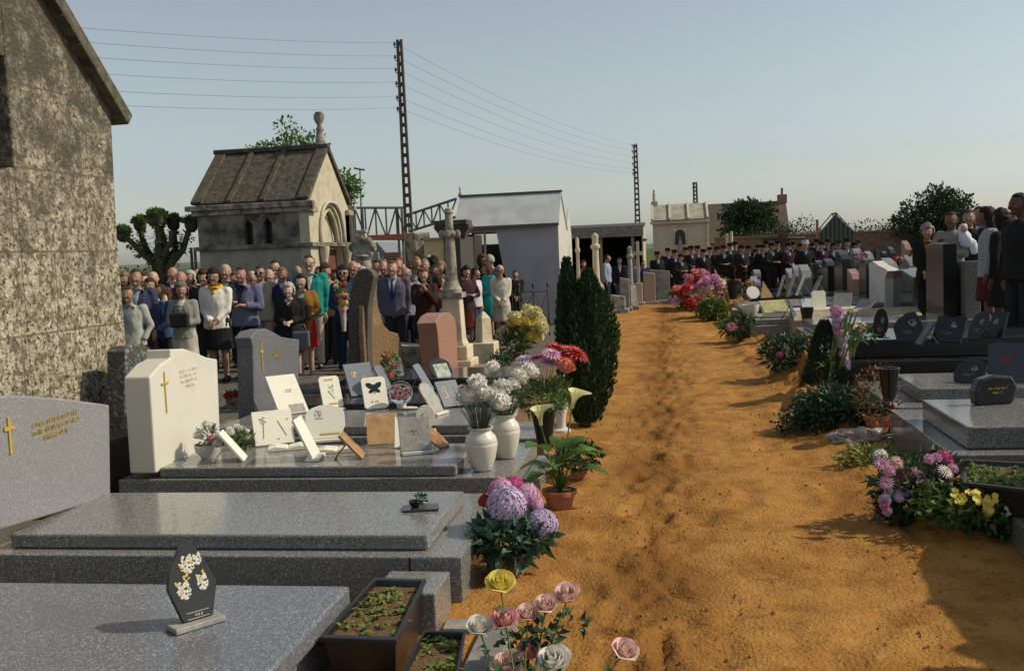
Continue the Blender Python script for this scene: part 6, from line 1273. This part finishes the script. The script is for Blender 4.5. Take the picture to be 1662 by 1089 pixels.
# silk roses at the bottom
rr = [(812, 950, .056, P_PYEL, .1, 'yellow'), (921, 968, .052, P_PALE, .15, ''), (886, 984, .045, P_PALE, .12, ''), (857, 998, .042, P_PALE, .1, ''), (820, 1008, .050, P_PINK, 0, ''), (778, 1020, .046, P_WHITE, 0, ''), (857, 1060, .044, P_PINK, 0, ''), (826, 1084, .06, P_PALE, -.1, ''), (900, 1076, .062, P_WHITE, -.12, ''), (1013, 1058, .05, P_PALE, 0, '')]
P_ROSE = petal('rose_pink_petal', (.80, .42, .42), .1); P_YELR = petal('rose_yellow_petal', (.80, .70, .18), .1)
bp = G(845, 1200); bp.z = 0; sr = thing('silk_roses', 'spray of pink, white and yellow silk roses at the bottom edge of the picture', 'silk flowers', bp); ps = []; lf = MB()
for i, (u, v, r_, m, dy, nm) in enumerate(rr):
    q = D(u, v, 3.95+dy)-bp; m = P_YELR if nm else (P_ROSE if m is P_PINK else m); d = Vector((random.uniform(-.3, .4), -.55, .75)) if i != 9 else Vector((.4, -.6, .5)); flower(sr, 'rose', q, r_*1.25, m, Vector((d.x*.8, -.42, .85)), i)
    b_ = Vector((random.uniform(-.03, .03), random.uniform(-.03, .03), .02)); mid = b_.lerp(q, .6)+Vector((0, 0, -.02)); ps.append((b_, mid, q-Vector((0, 0, .01))))
    for k in range(7 if i else 3):
        s = random.uniform(.35, .95); c_ = (mid.lerp(q, (s-.5)*2) if s > .5 else b_.lerp(mid, s*2)); lf.leaf(c_, (random.gauss(0, 1), random.gauss(0, 1), random.uniform(-.1, .4)), (0, 0, 1), .055, .036, 0, .2)
s_ = MB()
for a, b, c_ in ps: s_.tube([a, b, c_], [.004, .0035, .003], 6)
obj('stems', s_, mat('silk_stem', (.07, .12, .03), .5), sr, True)
for (u, v, k_) in ((885, 1030, 26), (850, 1030, 22), (925, 1010, 16), (870, 1075, 26), (835, 1050, 16)):
    q = D(u, v, 4.0)-bp; foliage(lf, q, (.07, .07, .05), k_, .05, .032, seed=k_+u)
obj('leaves', lf, LEAFD, sr)
# black planters
def planter(label, corners, z1, h_, n, seed):
    # corners: near-left, near-right, far-right, far-left rim pixels at z1
    P4 = [G(u, v, z1) for u, v in corners]; c = sum(P4, Vector())/4; r = thing('planter_trough', label, 'planter', (c.x, c.y, 0)); t = MB()
    def ring(k, z, ins): return [tuple((q-c)*k*Vector((1, 1, 0))+Vector((0, 0, z))) for q in P4]
    t.rings([ring(.82, z1-h_, 0), ring(.97, z1-.02, 0), ring(1.04, z1-.02, 0), ring(1.04, z1, 0), ring(.93, z1, 0), ring(.90, z1-.035, 0)]); obj('trough', t, BLACKM, r, bevel=.004)
    t = MB(); t.add([Vector(v_) for v_ in ring(.915, z1-.028, 0)], [(0, 1, 2, 3)]); obj('soil', t, SOIL, r)
    f_ = MB(); rn_ = random.Random(seed)
    for i in range(n):
        a, b = rn_.uniform(.06, .94), rn_.uniform(.1, .9); q = (P4[0]*(1-a)+P4[1]*a)*(1-b)+(P4[3]*(1-a)+P4[2]*a)*b-c
        for k in range(rn_.choice([3, 5, 7])): d = Vector((rn_.gauss(0, 1), rn_.gauss(0, 1), rn_.uniform(.2, 1.4))); f_.leaf(Vector((q.x, q.y, z1-.03)), d, (0, 0, 1), rn_.uniform(.02, .05), .02, 0, .3)
        if n < 60: obj('seedling', f_, LEAFY, r); f_ = MB()
    if n >= 60: obj('foliage', f_, LEAFY, r)
    return r
planter('large black plastic trough of seedlings beside the nearest slab', [(522, 1032), (642, 1036), (689, 940), (608, 938)], .25, .24, 46, 1)
planter('smaller black plastic trough of seedlings at the bottom edge', [(652, 1090), (742, 1092), (754, 1024), (688, 1023)], .17, .16, 26, 2)
q = G(702, 1030); t = MB(); t.bb(-.28, .02, .0, .32, -.04, .19); o = obj('granite_block', t, GR_GREY, None, bevel=.008, loc=(q.x, q.y, 0)); tag(o, 'grey granite block end behind the large black trough', 'granite block')
t = MB(); q = G(735, 1030); t.bb(0, .33, 0, .12, -.03, .03); t.bb(.18, .32, -.7, -.002, -.03, .03); o = obj('kerb_stone', t, GREYSTONE, None, bevel=.006, loc=(q.x-.05, q.y, 0)); tag(o, 'flat pale kerb stone lying on the sand right of the smaller trough', 'kerb')
# saucer with tiny plant on tomb B
p = G(674, 826, .312); sp_ = thing('succulent_dish', 'tiny potted succulent on a dark square dish on the polished slab', 'potted plant', (p.x, p.y, .312), R_(12)); t = MB(); t.bb(-.10, .10, -.065, .065, 0, .012); obj('dish', t, GR_DARK, sp_, bevel=.003)
pot(sp_, .035, .035, BLACKM, 'bowl', True, .012); sp_.children[-1].location.x = .03
f_ = MB(); foliage(f_, (.03, 0, .055), (.03, .03, .02), 60, .03, .014); obj('foliage', f_, LEAFD, sp_)
# glass globe with pink roses on tomb D
p = G(652, 664, zD); gl = thing('glass_globe', 'glass globe of pink roses on a white foot amid the plaques', 'glass globe', (p.x, p.y, zD)); t = MB(); t.ell((.06, 0, .012), (.10, .05, .012), 16, 6); t.lathe([(.05, .01), (.04, .03), (.05, .05)], 14); obj('foot', t, WHITE, gl, True)
GLASS = mat('clear_glass', (.97, .98, .98), .02, trans=1.0); GLASS.node_tree.nodes['Principled BSDF'].inputs['IOR'].default_value = 1.12
P_GLOBE = petal('globe_rose_petal', (.85, .55, .55), .1)
t = MB(); t.ell((0, 0, .155), (.11, .11, .11), 28, 18); t.ell((0, 0, .155), (.106, .106, .106), 28, 18); obj('globe', t, GLASS, gl, True)
for i, (x, y, z) in enumerate(((-.03, -.04, .15), (.04, -.03, .13), (0, -.05, .11), (-.02, 0, .18), (.045, .01, .165), (-.05, .01, .12))): flower(gl, 'rose', (x, y, z), .034, P_GLOBE, (x*4, -.6, .5), i)
# small orange bunch near the brown stone
bouquet('little bunch of orange and pink flowers at the tall brown headstone', 636, 622, .345, [(-6, -40, 'carn', .05, P_ORNG, 0), (4, -28, 'carn', .055, P_CORAL, -.05), (-14, -34, 'carn', .04, P_CORAL, 0), (-2, -12, 'carn', .045, P_CORAL, -.1)], None, leaves=(160, .07, .02), lr=(.1, .1, .14), lc=.18, name='flower_bunch')
bouquet('tiny orange pot of flowers left of the pink gravestone', 673, 600, 0, [(0, -14, 'carn', .06, P_ORNG, 0), (-3, -8, 'carn', .06, P_RED, 0)], 'pot', .07, .1, TERRA, (20, .05, .02), (.06, .06, .05), .12, name='potted_flowers')
bouquet('red flowers lying behind the white marble headstone', 378, 650, .25, [(-6, -8, 'carn', .07, P_RED, 0), (4, -10, 'carn', .06, P_RED, .05), (0, 4, 'carn', .05, P_PINK, 0)], None, leaves=(40, .06, .02), lr=(.15, .1, .05), lc=.05, name='flower_bunch')
# yellow lilies
hd = []
rn = random.Random(3)
for i in range(34):
    a = rn.uniform(0, 6.3); q = rn.random()**.5; hd.append((16+26*q*math.cos(a)+(8 if i % 5 == 0 else 0), -58+26*q*math.sin(a), 'carn', .12, P_PYEL if i % 3 else P_YEL, rn.uniform(-.2, .2)))
for i in range(7): hd.append((-22+rn.uniform(-9, 9), -44+rn.uniform(-9, 9), 'carn', .06, P_PYEL, .1))
bouquet('large bunch of pale yellow flowers beside the railing', 838, 585, 0, hd, 'pot', .12, .15, TERRA, (260, .12, .04), (.25, .25, .22), .28, LEAFD, name='yellow_bouquet')
bouquet('dark-leaved plant below the pale yellow flowers', 812, 600, 0, [(0, -25, 'bud', .02, P_WHITE, 0)], None, leaves=(160, .10, .03), lr=(.14, .14, .12), lc=.12, lm=LEAFD, name='leafy_plant', cat='plant')
# cypress: two-headed columnar conifer
p = G(950, 692); cy = thing('cypress', 'dark green two-tipped columnar conifer at the left edge of the path', 'conifer', (p.x, p.y, 0)); t = MB(); t.tube([(0, 0, -.05), (0, 0, .9)], [.06, .04], 8); obj('trunk', t, BARK, cy, True)
lf = MB(); VV = []; FF = []; c = 0; rn = random.Random(9)
t_ = (p-Vector((0, 0, CZ))).dot(_f)
def tipz(u, v): return (D(u, v, t_)-p)
tips = [tipz(916, 420), tipz(955, 438)]
def prof(s): return (.40+.60*sst(0, .36, s)) if s < .5 else max(.03, 1-((s-.5)/.51)**1.8)
cols = [(tips[0].x+.03, 0, tips[0].z, .125), (tips[1].x+.0, .02, tips[1].z, .255)]
for (tx, ty, H, Rr) in cols:
    for i in range(9500):
        s = rn.random()**.85; z = .03+s*(H-.06); a = rn.uniform(0, 2*PI); lob = 1+.16*math.sin(a*5+z*6)+.16*noise.noise(Vector((math.cos(a)*2, math.sin(a)*2, z*3.2)))+.1*noise.noise(Vector((math.cos(a)*6, math.sin(a)*6, z*7)))
        R = Rr*prof(s)*lob*(.80+.22*rn.random()); xx = tx*min(1, .35+s*.9)+R*math.cos(a); yy = ty+R*math.sin(a)
        d = Vector((math.cos(a)*.45, math.sin(a)*.45, 1)).normalized(); d = (d+Vector((rn.gauss(0, .2), rn.gauss(0, .2), 0))).normalized(); L = rn.uniform(.035, .075); sd = d.cross(Vector((rn.gauss(0, 1), rn.gauss(0, 1), 0))).normalized()*L*.16; q = Vector((xx, yy, z))
        VV += [q, q+d*L*.5+sd, q+d*L, q+d*L*.5-sd]; FF.append((c, c+1, c+2, c+3)); c += 4
lf.add(VV, FF)
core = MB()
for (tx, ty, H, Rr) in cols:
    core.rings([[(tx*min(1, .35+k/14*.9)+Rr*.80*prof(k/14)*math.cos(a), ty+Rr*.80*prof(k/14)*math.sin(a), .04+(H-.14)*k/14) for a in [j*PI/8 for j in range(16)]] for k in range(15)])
CYM = mat('cypress_green', (.022, .058, .014), .75, vary=.55, transl=.1); obj('foliage', lf, CYM, cy); obj('dark_core', core, mat('cypress_core_shade', (.012, .03, .010), .9), cy)  # solid filler core; inner shade of the foliage put into its dark colour

# --- right-hand flowers and things
RF = [P_PINK, P_LILAC, P_RED, P_PALE, P_WHITE, P_MAG]
rn = random.Random(12)
def heap(label, u0, v0, u1, v1, n, z, ub, vb, r_, cols_, leaves, lr, lc, kind='carn', pk=None, pr=.1, ph=.1, m=None, name='flower_heap', lm=None, dd=.3):
    hd = []
    for i in range(n):
        hd.append((rn.uniform(u0, u1)-ub, rn.uniform(v0, v1)-vb, kind if rn.random() < .75 else 'daisy', r_*rn.uniform(.8, 1.25), rn.choice(cols_), rn.uniform(-dd, dd)))
    return bouquet(label, ub, vb, z, hd, pk, pr, ph, m, leaves, lr, lc, lm, name=name)
heap('heap of pink and mauve geraniums and silk flowers at the near right grave', 1428, 738, 1548, 788, 30, 0, 1490, 850, .042, [P_PINK, P_LILAC, P_MAG, P_PALE, P_WHITE, P_LILAC], (500, .08, .03), (.28, .2, .16), .18, name='flower_heap', lm=LEAFD)
heap('dark red and mauve flowers drooping below the pink heap', 1428, 796, 1470, 832, 14, 0, 1462, 850, .035, [P_MAG, P_PINK, P_PURP, mat('maroon_petal', (.2, .02, .05), .6, vary=.2)], (260, .07, .03), (.16, .14, .1), .1, name='flower_heap', lm=LEAFD)
heap('yellow pansies in low dark foliage at the near right grave', 1542, 800, 1608, 834, 26, 0, 1575, 875, .030, [P_YEL], (620, .06, .03), (.32, .2, .12), .13, 'pansy', name='pansies')
heap('small red and violet pansies beside the pale kerb at the right', 1608, 825, 1640, 845, 5, 0, 1622, 880, .025, [P_RED, P_PURP, P_WHITE], (90, .05, .025), (.1, .1, .07), .07, 'pansy', name='pansies')
planter('black trough of yellow-green plants at the right edge', [(1566, 782), (1720, 800), (1700, 752), (1560, 745)], .34, .3, 190, 7)
heap('low green seedlings on the sand edge behind the pink heap', 1390, 730, 1440, 745, 3, 0, 1415, 760, .012, [P_YEL], (360, .07, .03), (.26, .18, .07), .06, 'bud', name='leafy_plant', lm=LEAFY)
# shrub and small conifer, pots
p = G(1335, 700); sb = thing('rose_bush', 'dark dense bush spilling over the right edge of the path', 'bush', (p.x+.1, p.y, .0)); f_ = MB()
foliage(f_, (0, 0, .20), (.36, .32, .20), 2300, .055, .032, seed=4, inner=.2); foliage(f_, (-.2, -.1, .1), (.35, .25, .14), 700, .05, .03, seed=5); obj('foliage', f_, LEAFD, sb); t = MB()
for i in range(7): a = i*.9; t.tube([(0, 0, 0), (.12*math.cos(a), .12*math.sin(a), .2), (.26*math.cos(a), .26*math.sin(a), .42)], .008, 5)
obj('trunk', t, BARK, sb)
p = G(1340, 650); dc = thing('dwarf_conifer', 'small dark pointed conifer in front of the purple gladiolus', 'conifer', (p.x, p.y, 0)); t_ = (p-Vector((0, 0, CZ))).dot(_f); H = D(1325, 518, t_).z; f_ = MB(); rn2 = random.Random(8)
for i in range(5200):
    s = rn2.random(); a = rn2.uniform(0, 6.3); R = .24*(1-s)**.7*(.7+.4*rn2.random())+.01; d = Vector((math.cos(a)*.6, math.sin(a)*.6, .8)); f_.leaf((R*math.cos(a), R*math.sin(a), .05+s*(H-.08)), d, (rn2.gauss(0, 1), rn2.gauss(0, 1), .3), .05, .012)
obj('foliage', f_, mat('conifer_dark', (.02, .045, .018), .8, vary=.5), dc); t = MB(); t.tube([(0, 0, -.02), (0, 0, H*.8)], [.03, .01], 6); obj('trunk', t, BARK, dc)
gd = [(14+i*1.6, -150+i*11, 'carn', .085, P_PURP if i % 3 else P_LILAC, .02*i) for i in range(9)]
g_ = bouquet('tall mauve gladiolus spike with sword leaves behind the dwarf conifer', 1345, 655, 0, [(a-2, b, k, r_, m, dy) for a, b, k, r_, m, dy in gd]+[(24-i, -140+i*12, 'carn', .07, P_PURP, .1) for i in range(6)], 'pot', .1, .15, BLACKM, (10, .1, .02), (.05, .05, .05), .3, name='gladiolus')
f_ = MB()
for i in range(22): a = rn.uniform(0, .9); f_.leaf((rn.uniform(.05, .25), rn.uniform(-.1, .1), rn.uniform(.2, .65)), (math.sin(a)*.6, rn.uniform(-.2, .2), 1), (0, 1, 0), rn.uniform(.22, .34), .022, 0, .1)
obj('sword_leaves', f_, LEAFG, g_)
bouquet('pink roses under a cellophane dome on the black granite tomb', 1393, 552, .605, [(-12, -12, 'rose', .07, P_PALE, 0), (2, -14, 'rose', .08, P_PALE, -.05), (14, -16, 'rose', .07, P_PALE, 0), (4, -24, 'rose', .06, P_WHITE, .1), (-8, -22, 'rose', .06, P_PALE, .1)], None, leaves=(160, .09, .04), lr=(.26, .16, .06), lc=.05, name='rose_wreath')
heap('pink and magenta flowers in a low dark bush at the sand bank', 1260, 560, 1300, 590, 9, 0, 1283, 618, .05, [P_PINK, P_MAG, P_PALE, P_WHITE], (700, .10, .035), (.34, .28, .22), .24, lm=LEAFD, name='potted_flowers')
heap('two bright pink hydrangea heads in a low plant by the cement tomb', 1186, 528, 1216, 536, 5, 0, 1202, 556, .11, [P_PINK, P_PINK, P_MAG], (420, .12, .05), (.35, .3, .2), .2, lm=LEAFG, name='hydrangea')
for i, (lab, u0, v0, u1, v1, n, ub, vb, cols_, lm_) in enumerate((
    ('left part of the big flower heap, red and pink carnations with orange lilies', 1095, 466, 1130, 492, 18, 1112, 503, [P_RED, P_PINK, P_RED, P_CORAL, P_LILAC], LEAFG), ('top of the big flower heap, pink lilies and red carnations', 1112, 440, 1150, 465, 20, 1130, 498, [P_PINK, P_CORAL, P_PINK, P_RED, P_LILAC], LEAFG),
    ('mauve and pink middle of the big flower heap', 1135, 452, 1172, 480, 24, 1150, 502, [P_LILAC, P_PINK, P_LILAC, P_PALE], LEAFG), ('cream and white right part of the big flower heap', 1160, 458, 1178, 485, 14, 1168, 500, [P_WHITE, P_PALE, P_PYEL], LEAFG),
    ('bright red flowers in green leaves at the near foot of the big flower heap', 1122, 482, 1172, 500, 16, 1148, 515, [P_RED, P_RED, P_MAG], LEAFY))):
    heap(lab, u0, v0, u1, v1, int(n*1.9), 0, ub, vb, .14, cols_, (260, .14, .06), (.42, .3, .28), .32, name='flower_heap', lm=lm_, dd=.5)
heap('round yellow-green leafy plant at the foot of the flower heap', 1150, 492, 1172, 505, 2, 0, 1158, 520, .05, [P_RED], (700, .13, .07), (.32, .3, .24), .26, lm=LEAFY, name='leafy_plant')
# white pot, white trough, plaques on the cement tomb
def wpot(lab, u, v, z, r_, h_, kind='bowl', m=WHITE, name='flower_pot'):
    p = G(u, v, z); r = thing(name, lab, 'pot', (p.x, p.y, z)); pot(r, r_, h_, m, kind); return r
wpot('empty white cup-shaped pot at the end of the cement tomb', 1218, 517, .405, .15, .24)
p = G(1255, 516, .405); r = thing('planter_trough', 'long low white trough on the cement tomb', 'planter', (p.x, p.y, .405)); t = MB(); t.bb(-.15, 1.55, 0, .5, 0, .13); obj('trough', t, WHITE, r, bevel=.03)
plaque('green and yellow slanted plaque on the white trough', 1262, 508, .54, .45, .3, 20, 50, mat('green_yellow_plate', (.25, .3, .14), .5, (.45, .38, .14), 5, (.4, .6), 3))
plaque('upright white round-topped plaque behind the white trough', 1330, 512, .41, .26, .42, 20, 4, WPL, 'round')
plaque('blue and white small plaque left of the upright white one', 1313, 512, .41, .2, .3, 20, 20, mat('blue_white_plate', (.5, .55, .62), .4, (.1, .2, .4), 8, (.5, .6), 2))
plaque('dark bird-shaped plaque on the white trough', 1292, 520, .41, .22, .4, 60, 20, BKP, 'tri')
wpot('dark flower vase leaning by the white trough', 1310, 528, .38, .11, .28, 'cone', BLACKM, 'vase')
wpot('tall black glazed vase with white rim between the right-hand tombs', 1443, 650, .36, .088, .27, 'cone', mat('black_glaze', (.012, .012, .013), .06), 'vase')
heap('dark vase with yellow and white blooms right of the flower heap', 1182, 462, 1196, 466, 3, .40, 1190, 486, .10, [P_YEL, P_WHITE], (30, .12, .04), (.12, .1, .1), .3, pk='cone', pr=.16, ph=.45, m=BLACKM, name='vase_of_flowers')
# black ornament block and leaning plaques
p = G(1613, 655, .452); r = thing('stone_ornament', 'black polished block ornament with curved top on the wide granite tomb', 'ornament', (p.x, p.y, .452), R_(15)); t = MB(); t.prism([(-.16, 0), (.13, 0), (.16, .13), (.12, .20), (-.02, .215), (-.13, .19), (-.17, .10)], -.05, .05, 'y'); obj('body', t, GR_BLACK, r, bevel=.02)
t = MB(); scribble(t, (-.08, -.053, .12), (1, 0, 0), (0, 0, 1), (0, -1, 0), .16, .06, 2, 4, .002); obj('inscription', t, GOLDP, r)
for i, (u, v, z, w_, h_, yw, tl, st, lab) in enumerate(((1428, 552, .605, .16, .34, -30, 14, 'oval', 'dark oval plaque at the left end of the black granite tomb'), (1470, 556, .605, .34, .34, -35, 25, 'fan', 'dark fan plaque with pale edge on the black granite tomb'), (1490, 560, .605, .14, .26, -80, 34, 'rect', 'blue-grey plaque seen edge-on leaning on the black granite tomb'),
    (1535, 556, .605, .32, .3, -45, 30, 'book', 'dark book plaque at the middle of the black granite tomb'), (1580, 552, .605, .22, .32, -60, 30, 'arch', 'dark arched plaque leaning right on the black granite tomb'), (1605, 548, .605, .3, .28, -50, 25, 'rect', 'square dark plaque at the right end of the black granite tomb'),
    (1565, 622, .395, .30, .24, -55, 42, 'arch', 'dark arched plaque leaning on the second grey tomb'), (1640, 622, .395, .36, .36, -20, 24, 'round', 'large grey plaque with a red flower at the right edge'))):
    plaque(lab, u, v, z, w_, h_, yw, tl, mat('dark_slate_plaque', (.055, .06, .075), .22) if i in (2, 7) else BKP, st, th=.022, deco=[('red_flower', P_RED, [('leafy', -.1, .6, .08, 20)])] if i == 7 else [('motto', GPL if i % 2 else GOLDP, [('text', -.2, .35, .42, .14, 2)]), ('engraved_spray', GPL, [('leafy', .12, .62, .11, 26)])])
for i, (u, v, z, w_, h_, yw, tl, st, m) in enumerate(((1365, 508, .43, .3, .4, -20, 35, 'rect', GPL), (1385, 512, .43, .3, .35, -70, 45, 'rect', BLP), (1398, 508, .43, .26, .3, -60, 45, 'rect', GPL), (1262, 482, .47, .12, .5, -70, 20, 'rect', GPL), (1278, 482, .47, .12, .55, -70, 20, 'rect', GPL), (1293, 480, .47, .12, .5, -70, 25, 'rect', WPL), (1318, 480, .47, .12, .5, -60, 30, 'rect', GPL), (1245, 484, .47, .3, .4, 20, 20, 'tri', WOODP), (1224, 486, .47, .3, .3, 20, 20, 'oval', P_WHITE))):
    plaque(('pale tilted plaque left of the white scooped headstone', 'blue leaning plaque left of the white scooped headstone', 'small grey plaque touching the white scooped headstone', 'first of four thin leaning plaques on the dark tombs', 'second of four thin leaning plaques on the dark tombs', 'third and whitest of four thin leaning plaques on the dark tombs', 'fourth of four thin leaning plaques on the dark tombs', 'ochre triangular plaque on the dark tomb by the flower heap', 'white statuette-like oval plaque on the dark tomb')[i], u, v, z, w_, h_, yw, tl, m, st)
# crumpled cellophane
p = G(1395, 722); cpm = MB(); cpm.ell((0, 0, .05), (.22, .16, .085), 26, 16, f=lambda d: 1+.5*noise.noise(Vector(d)*3.1)+.3*noise.noise(Vector(d)*7)); cpm.ell((.28, .02, .035), (.14, .09, .045), 20, 12, f=lambda d: 1+.6*noise.noise(Vector(d)*4+Vector((3, 0, 0))))
o = obj('cellophane_wrap', cpm, mat('cellophane', (.75, .74, .7), .12, (.45, .42, .38), 9, (.4, .6), 4, trans=.55), None, False, loc=(p.x, p.y, 0)); tag(o, 'crumpled clear cellophane wrap lying beside the withered plants', 'wrapping')
heap('tall withered brown plants in a pot in front of the right-hand tombs', 1410, 640, 1450, 690, 6, 0, 1425, 712, .02, [P_RED, P_ORNG, P_PALE], (520, .05, .018), (.20, .16, .28), .32, pk='pot', pr=.12, ph=.14, lm=mat('brown_stalks', (.16, .09, .04), .85, vary=.5), name='withered_plant')
planter('black low trough behind the dark bush', [(1362, 662), (1432, 662), (1428, 632), (1362, 634)], .25, .22, 30, 9)
# far coloured dots of flowers on distant graves
for i, (u, v, t_, m, lab) in enumerate(((1402, 400, 26, P_PINK, 'faint pink flowers on a distant grave left of the white-topped stones'), (1450, 410, 24, P_RED, 'crimson flowers on a distant grave behind the white scooped headstone'), (1435, 418, 21, P_YEL, 'yellow and orange blooms just above the white scooped headstone'), (1470, 405, 27, P_PYEL, 'pale yellow blooms on a distant grave'), (1208, 448, 26, P_ORNG, 'orange and pink lilies standing right of the flower heap'))):
    p = D(u, v, t_); r = thing('flower_bunch', lab, 'flowers', (p.x, p.y, hz(p.x, p.y)), 0); 
    for k in range(7): flower(r, 'carn', (rn.uniform(-.2, .2), rn.uniform(-.2, .2), (p.z-r.location.z)*.8+rn.uniform(-.06, .06)), .055, m, (0, -.3, 1), k)
    f_ = MB(); foliage(f_, (0, 0, (p.z-r.location.z)*.5), (.2, .2, .3), 160, .10, .04, seed=i); obj('foliage', f_, LEAFD, r)
# bouquet held by the curly-haired woman
root, h, SL = who('holding a bouquet'); p = handpos(root, SL); r = thing('bouquet', 'wrapped bouquet of mixed flowers held by the woman in the blue jacket', 'bouquet', (p.x+.02, p.y-.06, p.z-.02), R_(0)); t = MB(); t.lathe([(.03, -.28), (.045, -.1), (.05, .05), (.10, .28)], 14, cap=False); obj('wrapping', t, mat('printed_wrap', (.5, .42, .36), .4, (.5, .08, .08), 14, (.5, .6), 3), r, True)
for k in range(14): flower(r, 'carn', (rn.uniform(-.09, .09), rn.uniform(-.10, .02), rn.uniform(.12, .42)), .045, rn.choice([P_WHITE, P_RED, P_YEL, P_PINK, P_PALE]), (0, -1, .5), k)
f_ = MB(); foliage(f_, (0, 0, .27), (.1, .09, .15), 160, .07, .02); obj('foliage', f_, LEAFG, r)
